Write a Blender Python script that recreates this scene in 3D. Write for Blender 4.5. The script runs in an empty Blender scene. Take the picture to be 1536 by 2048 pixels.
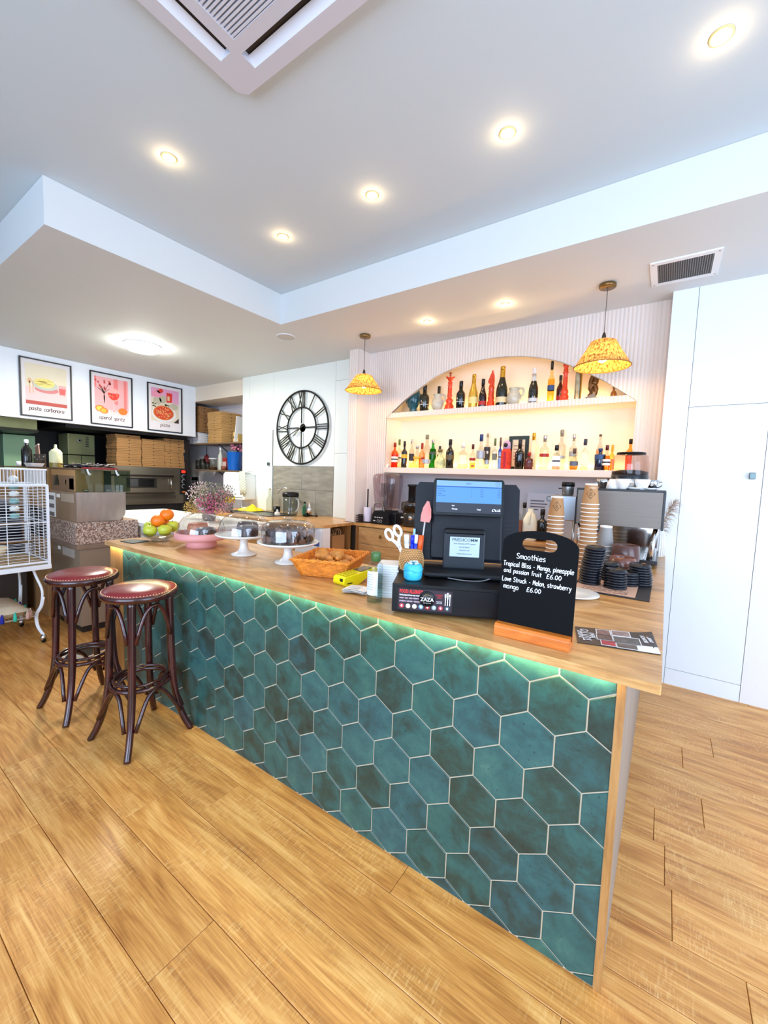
import bpy, math, random
from mathutils import Matrix, Vector
from mathutils.geometry import tessellate_polygon
random.seed(7)
PI = math.pi
SC = bpy.context.scene
COL = SC.collection

# ------------------------------------------------------------------ camera
EYE = 1.3325
FPX = 817.295
CR = ((0.82172398, 0.56890386, 0.0334381), (0.07336342, -0.04741433, -0.99617754), (-0.5651438, 0.8210361, -0.08069822))
cam_d = bpy.data.cameras.new('camera')
cam_d.sensor_fit = 'HORIZONTAL'
cam_d.sensor_width = 36.0
cam_d.lens = FPX / 1536 * 36.0
cam_d.clip_start = 0.02
cam = bpy.data.objects.new('camera', cam_d)
COL.objects.link(cam)
AXR, AXD, AXF = (Vector(v) for v in CR)
cam.matrix_world = Matrix(((AXR.x, -AXD.x, -AXF.x, 0), (AXR.y, -AXD.y, -AXF.y, 0), (AXR.z, -AXD.z, -AXF.z, EYE), (0, 0, 0, 1)))
SC.camera = cam

def ray(px, py):
    a, b = (px - 768) / FPX, (py - 1024) / FPX
    return AXR * a + AXD * b + AXF
def at_z(px, py, z):
    d = ray(px, py); t = (z - EYE) / d.z
    return d * t + Vector((0, 0, EYE))
def at_y(px, py, y):
    d = ray(px, py); return d * (y / d.y) + Vector((0, 0, EYE))
def at_x(px, py, x):
    d = ray(px, py); return d * (x / d.x) + Vector((0, 0, EYE))
def at_plane(px, py, p, n):
    d = ray(px, py); o = Vector((0, 0, EYE)); p = Vector(p); n = Vector(n)
    return o + d * ((p - o).dot(n) / d.dot(n))

def lin(c):
    if isinstance(c, str):
        c = tuple(int(c[i:i + 2], 16) for i in (0, 2, 4))
    return tuple((v / 255 / 12.92 if v <= 10 else ((v / 255 + .055) / 1.055) ** 2.4) for v in c)

# ------------------------------------------------------------------ world, light, exposure
SC.view_settings.view_transform = 'Standard'
SC.view_settings.look = 'None'
SC.view_settings.gamma = 1
SC.view_settings.use_curve_mapping = False
SC.view_settings.exposure = 0.2
SC.cycles.use_denoising = True
SC.cycles.max_bounces = 10
SC.cycles.transparent_max_bounces = 24
SC.cycles.sample_clamp_indirect = 6
SC.cycles.caustics_reflective = False
SC.cycles.caustics_refractive = False
world = bpy.data.worlds.new('world'); SC.world = world
world.use_nodes = True
world.node_tree.nodes['Background'].inputs[0].default_value = (*lin((205, 225, 255)), 1)
world.node_tree.nodes['Background'].inputs[1].default_value = 1.0

def area(name, loc, direction, sx, sy, power, color, spread=180, up='Y'):
    d = bpy.data.lights.new(name, 'AREA'); d.shape = 'RECTANGLE'; d.size = sx; d.size_y = sy
    d.energy = power; d.color = lin(color); d.spread = math.radians(spread)
    o = bpy.data.objects.new(name, d); COL.objects.link(o)
    o.location = loc; o.rotation_euler = Vector(direction).to_track_quat('-Z', up).to_euler()
    return o
def point(name, loc, power, color, radius=.03):
    d = bpy.data.lights.new(name, 'POINT'); d.energy = power; d.color = lin(color); d.shadow_soft_size = radius
    o = bpy.data.objects.new(name, d); COL.objects.link(o); o.location = loc
    return o
def spot(name, loc, power, color, angle=110, blend=.9, radius=.03, direction=(0, 0, -1)):
    d = bpy.data.lights.new(name, 'SPOT'); d.energy = power; d.color = lin(color); d.spot_size = math.radians(angle)
    d.spot_blend = blend; d.shadow_soft_size = radius
    o = bpy.data.objects.new(name, d); COL.objects.link(o); o.location = loc
    o.rotation_euler = Vector(direction).to_track_quat('-Z', 'Y').to_euler()
    return o

DAY = (204, 226, 255)
WARM = (255, 214, 160)
# daylight through the shop windows behind and beside the camera
area('shopfront_daylight', (-.1, -2.75, 1.45), (-.05, 1, .04), 3.8, 2.3, 185, DAY)
area('side_window_daylight', (2.55, .6, 1.4), (-1, .25, .05), 3.2, 2.2, 110, DAY, up='Z')

# ------------------------------------------------------------------ materials
MATS = {}
def nd(nt, t, **kw):
    n = nt.nodes.new(t)
    for k, v in kw.items():
        setattr(n, k, v)
    return n
def base_mat(name):
    m = bpy.data.materials.new(name); m.use_nodes = True
    return m, m.node_tree, m.node_tree.nodes['Principled BSDF']
def P(name, color, rough=.5, metal=0.0, var=0.0, vscale=8, bump=0.0, bscale=60, coat=0.0, emit=None, estr=0, spec=None, stretch=None, sheen=0, trans=0):
    if name in MATS:
        return MATS[name]
    m, nt, b = base_mat(name)
    c = (*lin(color), 1)
    b.inputs['Base Color'].default_value = c
    b.inputs['Roughness'].default_value = rough
    b.inputs['Metallic'].default_value = metal
    b.inputs['Coat Weight'].default_value = coat
    if spec is not None:
        b.inputs['Specular IOR Level'].default_value = spec
    if emit:
        b.inputs['Emission Color'].default_value = (*lin(emit), 1); b.inputs['Emission Strength'].default_value = estr
    if var or bump:
        tc = nd(nt, 'ShaderNodeTexCoord'); mp = nd(nt, 'ShaderNodeMapping')
        if stretch:
            mp.inputs['Scale'].default_value = stretch
        nt.links.new(tc.outputs['Object'], mp.inputs['Vector'])
    if var:
        n = nd(nt, 'ShaderNodeTexNoise'); n.inputs['Scale'].default_value = vscale; n.inputs['Detail'].default_value = 5
        nt.links.new(mp.outputs[0], n.inputs['Vector'])
        rp = nd(nt, 'ShaderNodeValToRGB')
        rp.color_ramp.elements[0].position = .3; rp.color_ramp.elements[1].position = .7
        lo = tuple(v * (1 - var) for v in c[:3]); hi = tuple(min(1, v * (1 + var)) for v in c[:3])
        rp.color_ramp.elements[0].color = (*lo, 1); rp.color_ramp.elements[1].color = (*hi, 1)
        nt.links.new(n.outputs['Fac'], rp.inputs[0]); nt.links.new(rp.outputs[0], b.inputs['Base Color'])
    if bump:
        n2 = nd(nt, 'ShaderNodeTexNoise'); n2.inputs['Scale'].default_value = bscale; n2.inputs['Detail'].default_value = 4
        nt.links.new(mp.outputs[0], n2.inputs['Vector'])
        bp = nd(nt, 'ShaderNodeBump'); bp.inputs['Strength'].default_value = bump; bp.inputs['Distance'].default_value = .004
        nt.links.new(n2.outputs['Fac'], bp.inputs['Height']); nt.links.new(bp.outputs[0], b.inputs['Normal'])
    MATS[name] = m
    return m
def thin_glass(name, tint=(250, 252, 252), rough=.03, strength=1.0):
    """a thin clear wall: transparent with a fresnel reflection"""
    if name in MATS:
        return MATS[name]
    m, nt, b = base_mat(name); nt.nodes.remove(b)
    out = nt.nodes['Material Output']
    tr = nd(nt, 'ShaderNodeBsdfTransparent'); tr.inputs[0].default_value = (*(v ** (.5 if min(tint) < 190 else 1) for v in lin(tint)), 1)
    gl = nd(nt, 'ShaderNodeBsdfGlossy'); gl.inputs['Roughness'].default_value = rough
    lw = nd(nt, 'ShaderNodeLayerWeight'); lw.inputs[0].default_value = .5
    fr = nd(nt, 'ShaderNodeMath', operation='POWER'); fr.inputs[1].default_value = 4
    nt.links.new(lw.outputs['Facing'], fr.inputs[0])
    mu = nd(nt, 'ShaderNodeMath', operation='MULTIPLY_ADD'); mu.inputs[1].default_value = min(.8, .45 * strength); mu.inputs[2].default_value = .035 * strength
    mx = nd(nt, 'ShaderNodeMixShader')
    nt.links.new(fr.outputs[0], mu.inputs[0]); nt.links.new(mu.outputs[0], mx.inputs[0])
    nt.links.new(tr.outputs[0], mx.inputs[1]); nt.links.new(gl.outputs[0], mx.inputs[2]); nt.links.new(mx.outputs[0], out.inputs[0])
    MATS[name] = m
    return m
def wood(name, dark, mid, light, along='X', scale=3.0, rough=.4, grain=14, bump=.15, coat=0.0, staves=None, rand=True, contrast=1.0, saw=False, figure=3.2):
    """timber: stretched noise for figure and fine grain, moved for every board by the object's own random number"""
    m, nt, b = base_mat(name)
    tc = nd(nt, 'ShaderNodeTexCoord'); oi = nd(nt, 'ShaderNodeObjectInfo')
    sc = nd(nt, 'ShaderNodeVectorMath', operation='SCALE'); sc.inputs['Scale'].default_value = 37.0
    cx = nd(nt, 'ShaderNodeCombineXYZ')
    for i in range(3):
        nt.links.new(oi.outputs['Random'], cx.inputs[i])
    nt.links.new(cx.outputs[0], sc.inputs[0])
    ad = nd(nt, 'ShaderNodeVectorMath', operation='ADD')
    nt.links.new(tc.outputs['Object'], ad.inputs[0])
    if rand:
        nt.links.new(sc.outputs[0], ad.inputs[1])
    src = ad.outputs[0]
    def stretched(k):
        mp = nd(nt, 'ShaderNodeMapping')
        mp.inputs['Scale'].default_value = {'X': (1, k, k), 'Y': (k, 1, k), 'Z': (k, k, 1)}[along]
        nt.links.new(src, mp.inputs['Vector']); return mp.outputs[0]
    n1 = nd(nt, 'ShaderNodeTexNoise'); n1.inputs['Scale'].default_value = scale; n1.inputs['Detail'].default_value = 6; n1.inputs['Distortion'].default_value = 1.2
    nt.links.new(stretched(figure), n1.inputs['Vector'])
    n2 = nd(nt, 'ShaderNodeTexNoise'); n2.inputs['Scale'].default_value = scale * 2; n2.inputs['Detail'].default_value = 8; n2.inputs['Roughness'].default_value = .7
    nt.links.new(stretched(grain), n2.inputs['Vector'])
    mx = nd(nt, 'ShaderNodeMix', data_type='FLOAT'); mx.inputs[0].default_value = .5
    nt.links.new(n1.outputs['Fac'], mx.inputs[2]); nt.links.new(n2.outputs['Fac'], mx.inputs[3])
    rp = nd(nt, 'ShaderNodeValToRGB'); e = rp.color_ramp.elements
    e[0].position = .5 - .16 / contrast; e[1].position = .5 + .16 / contrast
    e[0].color = (*lin(dark), 1); e[1].color = (*lin(light), 1)
    k = e.new(.5); k.color = (*lin(mid), 1)
    nt.links.new(mx.outputs[0], rp.inputs[0])
    col = rp.outputs[0]
    # every board a little lighter or darker than its neighbour
    hv = nd(nt, 'ShaderNodeHueSaturation')
    mr = nd(nt, 'ShaderNodeMapRange'); mr.inputs[3].default_value = .93; mr.inputs[4].default_value = 1.07
    if staves:
        br = nd(nt, 'ShaderNodeTexBrick'); br.inputs['Color1'].default_value = (0, 0, 0, 1); br.inputs['Color2'].default_value = (1, 1, 1, 1)
        br.inputs['Mortar'].default_value = (.4, .4, .4, 1); br.inputs['Mortar Size'].default_value = 0.0
        br.inputs['Scale'].default_value = 1.0; br.inputs['Brick Width'].default_value = staves[0]; br.inputs['Row Height'].default_value = staves[1]
        br.offset = .37
        nt.links.new(tc.outputs['Object'], br.inputs['Vector'])
        nt.links.new(br.outputs['Color'], mr.inputs[0])
    else:
        nt.links.new(oi.outputs['Random'], mr.inputs[0])
    nt.links.new(mr.outputs[0], hv.inputs['Value']); nt.links.new(col, hv.inputs['Color'])
    nt.links.new(hv.outputs[0], b.inputs['Base Color'])
    b.inputs['Roughness'].default_value = rough; b.inputs['Coat Weight'].default_value = coat; b.inputs['Coat Roughness'].default_value = .15
    if saw:
        # fine pale cross-cut saw marks and open pores
        n3 = nd(nt, 'ShaderNodeTexNoise'); n3.inputs['Scale'].default_value = 1.0; n3.inputs['Detail'].default_value = 3; n3.inputs['Distortion'].default_value = .4
        m3 = nd(nt, 'ShaderNodeMapping'); m3.inputs['Scale'].default_value = (210, 34, 34); m3.inputs['Rotation'].default_value = (0, 0, .12)
        nt.links.new(src, m3.inputs['Vector']); nt.links.new(m3.outputs[0], n3.inputs['Vector'])
        n4 = nd(nt, 'ShaderNodeTexNoise'); n4.inputs['Scale'].default_value = 5; n4.inputs['Detail'].default_value = 2
        nt.links.new(src, n4.inputs['Vector'])
        m4 = nd(nt, 'ShaderNodeMapRange'); m4.inputs[1].default_value = .42; m4.inputs[2].default_value = .62; m4.inputs[4].default_value = .5
        nt.links.new(n4.outputs['Fac'], m4.inputs[0])
        r3 = nd(nt, 'ShaderNodeMapRange'); r3.inputs[1].default_value = .5; r3.inputs[2].default_value = .72
        nt.links.new(n3.outputs['Fac'], r3.inputs[0])
        mu3 = nd(nt, 'ShaderNodeMath', operation='MULTIPLY'); nt.links.new(r3.outputs[0], mu3.inputs[0]); nt.links.new(m4.outputs[0], mu3.inputs[1])
        mx3 = nd(nt, 'ShaderNodeMix', data_type='RGBA'); mx3.inputs[7].default_value = (*lin((250, 208, 142)), 1)
        nt.links.new(mu3.outputs[0], mx3.inputs[0]); nt.links.new(hv.outputs[0], mx3.inputs[6]); nt.links.new(mx3.outputs[2], b.inputs['Base Color'])
    bp = nd(nt, 'ShaderNodeBump'); bp.inputs['Strength'].default_value = bump; bp.inputs['Distance'].default_value = .002
    nt.links.new(n2.outputs['Fac'], bp.inputs['Height']); nt.links.new(bp.outputs[0], b.inputs['Normal'])
    MATS[name] = m
    return m

floor_mat = wood('oak floor planks', (156, 94, 40), (212, 148, 76), (244, 192, 116), 'X', 2.6, .34, 34, .25, contrast=.95, saw=True, figure=7.5)
top_mat = wood('oak block worktop', (156, 104, 52), (206, 154, 92), (234, 190, 126), 'X', 4, .32, 22, .08, coat=.15, staves=(.34, .042), contrast=.9)
oak_mat = wood('light oak cabinet fronts', (168, 126, 76), (196, 154, 100), (214, 176, 124), 'X', 3, .45, 14, .1)
oakz_mat = wood('light oak upright', (140, 96, 50), (172, 124, 70), (194, 148, 92), 'Z', 3, .45, 14, .1)
bent_mat = wood('dark stained bentwood', (30, 8, 8), (52, 13, 13), (82, 25, 21), 'Z', 6, .25, 10, .05, coat=.5)
pine_mat = wood('honey coloured wood base', (186, 92, 24), (214, 116, 38), (230, 140, 60), 'X', 5, .35, 14, .08)

def tile_material():
    m, nt, b = base_mat('glazed teal hexagon tile')
    tc = nd(nt, 'ShaderNodeTexCoord'); oi = nd(nt, 'ShaderNodeObjectInfo')
    cx = nd(nt, 'ShaderNodeCombineXYZ')
    for i in range(3):
        nt.links.new(oi.outputs['Random'], cx.inputs[i])
    sc = nd(nt, 'ShaderNodeVectorMath', operation='SCALE'); sc.inputs['Scale'].default_value = 53.0
    nt.links.new(cx.outputs[0], sc.inputs[0])
    ad = nd(nt, 'ShaderNodeVectorMath', operation='ADD')
    nt.links.new(tc.outputs['Object'], ad.inputs[0]); nt.links.new(sc.outputs[0], ad.inputs[1])
    n1 = nd(nt, 'ShaderNodeTexNoise'); n1.inputs['Scale'].default_value = 11; n1.inputs['Detail'].default_value = 9; n1.inputs['Distortion'].default_value = .35; n1.inputs['Roughness'].default_value = .68
    nt.links.new(ad.outputs[0], n1.inputs['Vector'])
    rp = nd(nt, 'ShaderNodeValToRGB'); e = rp.color_ramp.elements
    e[0].position = .2; e[0].color = (*lin((38, 46, 40)), 1)
    e[1].position = .78; e[1].color = (*lin((80, 124, 112)), 1)
    for p, c in ((.38, (44, 70, 66)), (.52, (46, 90, 91)), (.68, (58, 104, 100))):
        k = e.new(p); k.color = (*lin(c), 1)
    sh = nd(nt, 'ShaderNodeMapRange'); sh.inputs[3].default_value = -.12; sh.inputs[4].default_value = .08
    nt.links.new(oi.outputs['Random'], sh.inputs[0])
    a2 = nd(nt, 'ShaderNodeMath', operation='ADD')
    nt.links.new(n1.outputs['Fac'], a2.inputs[0]); nt.links.new(sh.outputs[0], a2.inputs[1]); nt.links.new(a2.outputs[0], rp.inputs[0])
    # sparse dark specks in the glaze
    n2 = nd(nt, 'ShaderNodeTexNoise'); n2.inputs['Scale'].default_value = 95; n2.inputs['Detail'].default_value = 3
    nt.links.new(ad.outputs[0], n2.inputs['Vector'])
    r2 = nd(nt, 'ShaderNodeValToRGB'); r2.color_ramp.elements[0].position = .66; r2.color_ramp.elements[1].position = .74
    nt.links.new(n2.outputs['Fac'], r2.inputs[0])
    mf = nd(nt, 'ShaderNodeMath', operation='MULTIPLY'); mf.inputs[1].default_value = .6
    nt.links.new(r2.outputs[0], mf.inputs[0])
    mx = nd(nt, 'ShaderNodeMix', data_type='RGBA'); mx.inputs[7].default_value = (*lin((18, 34, 38)), 1)
    nt.links.new(mf.outputs[0], mx.inputs[0]); nt.links.new(rp.outputs[0], mx.inputs[6]); hs = nd(nt, 'ShaderNodeHueSaturation')
    wn = nd(nt, 'ShaderNodeTexWhiteNoise', noise_dimensions='1D'); nt.links.new(oi.outputs['Random'], wn.inputs['W'])
    hr1 = nd(nt, 'ShaderNodeMapRange'); hr1.inputs[3].default_value = .465; hr1.inputs[4].default_value = .51
    nt.links.new(wn.outputs['Value'], hr1.inputs[0]); nt.links.new(hr1.outputs[0], hs.inputs['Hue'])
    nt.links.new(mx.outputs[2], hs.inputs['Color']); nt.links.new(hs.outputs[0], b.inputs['Base Color'])
    b.inputs['Roughness'].default_value = .3
    bp = nd(nt, 'ShaderNodeBump'); bp.inputs['Strength'].default_value = .12; bp.inputs['Distance'].default_value = .003
    nt.links.new(n1.outputs['Fac'], bp.inputs['Height']); nt.links.new(bp.outputs[0], b.inputs['Normal'])
    return m
tile_mat = tile_material()

WHITE = P('white paint', (236, 238, 240), .5, var=.02, vscale=2)
CEIL = P('ceiling paint', (205, 217, 222), .75)
SOFF = P('soffit paint', (216, 221, 221), .7)
FLUTE = P('fluted panel paint', (226, 214, 204), .5)
CREAM = P('cream shelf paint', (238, 226, 206), .5)
GREYWALL = P('grey paint below the shelf', (200, 198, 200), .6)
BLACK = P('black metal', (14, 14, 16), .4, spec=.3)
BLKPL = P('black plastic', (11, 12, 15), .4, spec=.3)
DKGREY = P('charcoal plastic', (40, 44, 50), .45, spec=.3)
STEEL = P('brushed steel', (176, 170, 164), .32, .9, var=.06, vscale=5, stretch=(1, 1, 20))
CHROME = P('chrome', (220, 222, 226), .1, 1.0)
BRASS = P('brass', (160, 124, 66), .3, .9)
WPLAST = P('white plastic', (238, 240, 242), .35)
PAPER = P('white paper', (244, 243, 240), .7)
CARD = P('brown corrugated card', (176, 132, 82), .8, var=.1, vscale=4)
CARDD = P('dark printed card', (40, 28, 22), .8)
KRAFT = P('kraft paper', (186, 138, 88), .7)
GLASS = thin_glass('clear thin glass')
LAMPW = P('warm lamp glow', (255, 236, 200), .4, emit=(255, 226, 170), estr=26)
LEDW = P('warm led tape glow', (255, 240, 210), .4, emit=(255, 214, 140), estr=9)
LEDG = P('white led tape glow', (255, 255, 235), .4, emit=(238, 255, 196), estr=9)
# ------------------------------------------------------------------ mesh helpers
class MB:
    def __init__(self):
        self.v, self.f, self.s = [], [], []
    def add(self, vs, fs, smooth=False, M=None):
        o = len(self.v)
        for p in vs:
            p = Vector(p)
            self.v.append(tuple(M @ p) if M is not None else tuple(p))
        for q in fs:
            self.f.append(tuple(i + o for i in q)); self.s.append(smooth)
        return self
    def box(self, x0, x1, y0, y1, z0, z1, M=None):
        vs = [(x, y, z) for z in (z0, z1) for y in (y0, y1) for x in (x0, x1)]
        return self.add(vs, [(0, 2, 3, 1), (4, 5, 7, 6), (0, 1, 5, 4), (2, 6, 7, 3), (0, 4, 6, 2), (1, 3, 7, 5)], False, M)
    def cbox(self, c, s, M=None):
        return self.box(c[0] - s[0] / 2, c[0] + s[0] / 2, c[1] - s[1] / 2, c[1] + s[1] / 2, c[2] - s[2] / 2, c[2] + s[2] / 2, M)
    def lathe(self, prof, n=24, M=None, smooth=True, c=(0, 0)):
        vs, fs = [], []
        k = len(prof)
        for i in range(n):
            a = 2 * PI * i / n
            for r, z in prof:
                vs.append((c[0] + r * math.cos(a), c[1] + r * math.sin(a), z))
        for i in range(n):
            j = (i + 1) % n
            for q in range(k - 1):
                a, b, c2, d = i * k + q, j * k + q, j * k + q + 1, i * k + q + 1
                if prof[q][0] < 1e-6:
                    fs.append((a, c2, d))
                elif prof[q + 1][0] < 1e-6:
                    fs.append((a, b, d))
                else:
                    fs.append((a, b, c2, d))
        return self.add(vs, fs, smooth, M)
    def tube(self, pts, r, n=8, closed=False, M=None, smooth=True, cap=True):
        pts = [Vector(p) for p in pts]; m = len(pts)
        rs = r if isinstance(r, (list, tuple)) else [r] * m
        vs, fs = [], []
        prev = None
        for i, p in enumerate(pts):
            if closed:
                t = pts[(i + 1) % m] - pts[i - 1]
            else:
                t = pts[min(i + 1, m - 1)] - pts[max(i - 1, 0)]
            t.normalize()
            if prev is None:
                u = t.orthogonal().normalized()
            else:
                u = prev - t * prev.dot(t)
                u = u.normalized() if u.length > 1e-6 else t.orthogonal().normalized()
            prev = u
            w = t.cross(u)
            for j in range(n):
                a = 2 * PI * j / n
                vs.append(p + (u * math.cos(a) + w * math.sin(a)) * rs[i])
        segs = m if closed else m - 1
        for i in range(segs):
            i2 = (i + 1) % m
            for j in range(n):
                j2 = (j + 1) % n
                fs.append((i * n + j, i * n + j2, i2 * n + j2, i2 * n + j))
        if cap and not closed:
            fs.append(tuple(reversed(range(n)))); fs.append(tuple((m - 1) * n + j for j in range(n)))
        return self.add(vs, fs, smooth, M)
    def ball(self, c, r, nu=12, nv=8, M=None):
        rx, ry, rz = r if isinstance(r, (list, tuple)) else (r, r, r)
        prof = [(math.sin(PI * i / nv), -math.cos(PI * i / nv)) for i in range(nv + 1)]
        prof[0] = (0, -1); prof[-1] = (0, 1)
        T = Matrix.Translation(c) @ Matrix.Diagonal((rx, ry, rz, 1))
        return self.lathe(prof, nu, (M @ T) if M is not None else T)
    def prism(self, poly, z0, z1, M=None, holes=(), smooth=False):
        """a flat outline in x, y thickened from z0 to z1"""
        loops = [[Vector((x, y, 0)) for x, y in poly]] + [[Vector((x, y, 0)) for x, y in h] for h in holes]
        flat = [p for l in loops for p in l]
        tri = tessellate_polygon(loops)
        n = len(flat)
        vs = [(p.x, p.y, z0) for p in flat] + [(p.x, p.y, z1) for p in flat]
        fs = []
        for a, b, c in tri:
            nz = (flat[b] - flat[a]).cross(flat[c] - flat[a]).z
            if nz < 0:
                b, c = c, b
            fs.append((a, c, b)); fs.append((a + n, b + n, c + n))
        self.add(vs, fs, False, M)
        o = 0
        for li, l in enumerate(loops):
            k = len(l)
            ar = sum(l[i].x * l[(i + 1) % k].y - l[(i + 1) % k].x * l[i].y for i in range(k))
            flip = (ar < 0) == (li == 0)
            q = []
            vv = [(p.x, p.y, z0) for p in l] + [(p.x, p.y, z1) for p in l]
            for i in range(k):
                j = (i + 1) % k
                q.append((i, i + k, j + k, j) if flip else (i, j, j + k, i + k))
            self.add(vv, q, smooth, M)
        return self
    def ribbon(self, pts, hw, y=0.0, M=None):
        """a flat stroke in the x, z plane"""
        n = len(pts)
        vs, fs = [], []
        for i, (x, z) in enumerate(pts):
            a = pts[max(i - 1, 0)]; b = pts[min(i + 1, n - 1)]
            tx, tz = b[0] - a[0], b[1] - a[1]; L = math.hypot(tx, tz) or 1
            nx, nz = -tz / L * hw, tx / L * hw
            vs += [(x + nx, y, z + nz), (x - nx, y, z - nz)]
        for i in range(n - 1):
            fs.append((2 * i, 2 * i + 1, 2 * i + 3, 2 * i + 2))
        return self.add(vs, fs, False, M)
    def mesh(self, name, mat):
        me = bpy.data.meshes.new(name)
        me.from_pydata(self.v, [], self.f)
        me.polygons.foreach_set('use_smooth', self.s)
        if mat:
            me.materials.append(mat)
        me.update()
        return me
    def obj(self, name, mat, parent=None, loc=None, rot=None, bevel=0, seg=2):
        o = bpy.data.objects.new(name, self.mesh(name, mat)); COL.objects.link(o)
        if parent:
            o.parent = parent
        if loc is not None:
            o.location = loc
        if rot is not None:
            o.rotation_euler = rot
        if bevel:
            b = o.modifiers.new('bevel', 'BEVEL'); b.width = bevel; b.segments = seg; b.limit_method = 'ANGLE'; b.angle_limit = .6
            b.harden_normals = False
        return o

def tag(o, label=None, cat=None, group=None, kind=None):
    if label: o['label'] = label
    if cat: o['category'] = cat
    if group: o['group'] = group
    if kind: o['kind'] = kind
    return o
def thing(name, label, cat, loc=(0, 0, 0), rz=0, group=None):
    o = bpy.data.objects.new(name, None); COL.objects.link(o)
    o.location = loc; o.rotation_euler = (0, 0, rz); o.empty_display_size = .05
    return tag(o, label, cat, group)
def struct(o, label=None):
    o['kind'] = 'structure'
    if label: o['label'] = label
    return o
def stuff(o):
    o['kind'] = 'stuff'; return o
def copy_tree(o, parent=None):
    c = o.copy(); COL.objects.link(c)
    if parent: c.parent = parent
    for ch in list(o.children):
        copy_tree(ch, c)
    return c
def dup(src, label, loc, rz=0, group=None):
    c = copy_tree(src); c.location = loc; c.rotation_euler = (0, 0, rz); c['label'] = label
    if group: c['group'] = group
    return c
def face_xz(x=0, y=0, z=0, rz=0):
    """text plane standing up, facing -y"""
    return Matrix.Translation((x, y, z)) @ Matrix.Rotation(rz, 4, 'Z') @ Matrix.Rotation(PI / 2, 4, 'X')
def text(name, s, size, mat, parent, M, align='CENTER', sx=1.0, bold=0.0, shear=0):
    cu = bpy.data.curves.new(name, 'FONT'); cu.body = s; cu.size = size; cu.align_x = align; cu.align_y = 'CENTER'
    cu.extrude = .00015; cu.resolution_u = 2; cu.offset = bold; cu.shear = shear
    t = bpy.data.objects.new('lettering', cu); COL.objects.link(t)
    dg = bpy.context.evaluated_depsgraph_get()
    me = bpy.data.meshes.new_from_object(t.evaluated_get(dg))
    bpy.data.objects.remove(t); bpy.data.curves.remove(cu)
    me.transform(M @ Matrix.Diagonal((sx, 1, 1, 1)))
    me.materials.clear(); me.materials.append(mat)
    o = bpy.data.objects.new(name, me); COL.objects.link(o); o.parent = parent
    return o
def smoothline(p, k=5):
    out = []
    n = len(p)
    for i in range(n - 1):
        a, b, c, d = p[max(i - 1, 0)], p[i], p[i + 1], p[min(i + 2, n - 1)]
        for t in range(k):
            t /= k
            out.append(tuple(.5 * (2 * b[q] + (c[q] - a[q]) * t + (2 * a[q] - 5 * b[q] + 4 * c[q] - d[q]) * t * t + (3 * b[q] - a[q] - 3 * c[q] + d[q]) * t ** 3) for q in range(len(b))))
    out.append(tuple(p[-1]))
    return out
GL = {'a': '8,9 5,10 1,8 0,4 2,0 6,1 8,5|8,10 8,2 10,0', 'b': '0,17 0,0|0,6 3,10 7,9 8,5 6,1 2,0 0,3', 'c': '8,8 5,10 1,8 0,4 2,0 6,0 8,2',
      'd': '8,8 5,10 1,8 0,4 2,0 6,1 8,4|8,17 8,2 10,0', 'e': '0,5 8,6 7,9 4,10 1,8 0,4 2,0 6,0 8,2', 'f': '8,15 6,17 4,15 4,0|1,10 8,10',
      'g': '8,8 5,10 1,8 0,4 2,1 6,2 8,6|8,10 8,-4 5,-7 1,-5', 'h': '0,17 0,0|0,6 4,10 7,8 7,0', 'i': '1,10 1,1 3,0|1,13 1,15', 'k': '0,17 0,0|7,10 0,4|3,6 8,0',
      'l': '1,17 1,2 3,0', 'm': '0,10 0,0|0,6 3,10 5,8 5,0|5,6 8,10 10,8 10,0', 'n': '0,10 0,0|0,6 4,10 7,8 7,0', 'o': '4,10 1,8 0,4 2,0 6,0 8,4 7,8 4,10',
      'p': '0,10 0,-7|0,6 3,10 7,9 8,5 6,1 2,0 0,3', 'r': '0,10 0,0|0,6 3,9 6,10', 's': '7,9 4,10 1,8 2,6 6,4 7,2 4,0 0,1', 't': '3,15 3,2 6,0|0,10 7,10',
      'u': '0,10 0,3 3,0 7,3|7,10 7,2 9,0', 'v': '0,10 4,0 8,10', 'w': '0,10 3,0 5,8 7,0 10,10', 'y': '0,10 4,1|8,10 3,-5 0,-7', 'z': '0,10 7,10 0,0 8,0',
      'S': '9,14 6,16 1,14 2,10 7,7 9,3 5,0 0,2', 'T': '0,16 11,16|5,16 5,0', 'B': '0,16 0,0|0,16 6,15 7,11 5,9 0,8|0,8 7,7 9,3 6,0 0,0', 'M': '0,0 1,16 5,6 9,16 10,0',
      'L': '0,16 0,0 9,0', '6': '7,16 2,11 0,5 2,0 6,0 8,4 5,8 1,6', '0': '4,16 0,10 1,3 4,0 7,4 8,10 4,16', '\u00a3': '9,14 6,16 3,14 3,7 1,0 9,0|0,8 7,8',
      '.': '1,0 2,1', ',': '2,1 0,-4', '-': '0,6 6,6'}
def handwriting(mb, s, x, z, xh, hw, y=0, gap=.32, slant=.0, M=None, width=None):
    """pen strokes in the x, z plane, left end at x, baseline at z, x-height xh; squeezed to the given width"""
    lines, cx = [], 0.0
    for ch in s:
        if ch == ' ':
            cx += .95; continue
        st = [[tuple(float(q) / 10 for q in p.split(',')) for p in poly.split(' ')] for poly in GL[ch].split('|')]
        w = max(p[0] for poly in st for p in poly)
        for poly in st:
            lines.append([(cx + p[0] + slant * p[1], p[1]) for p in poly])
        cx += w + gap
    k = (width / cx / xh) if width else 1.0
    for l in lines:
        mb.ribbon([(x + a * xh * k, z + b * xh) for a, b in smoothline(l, 4)], hw, y, M)
    return x + cx * xh * k
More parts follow.
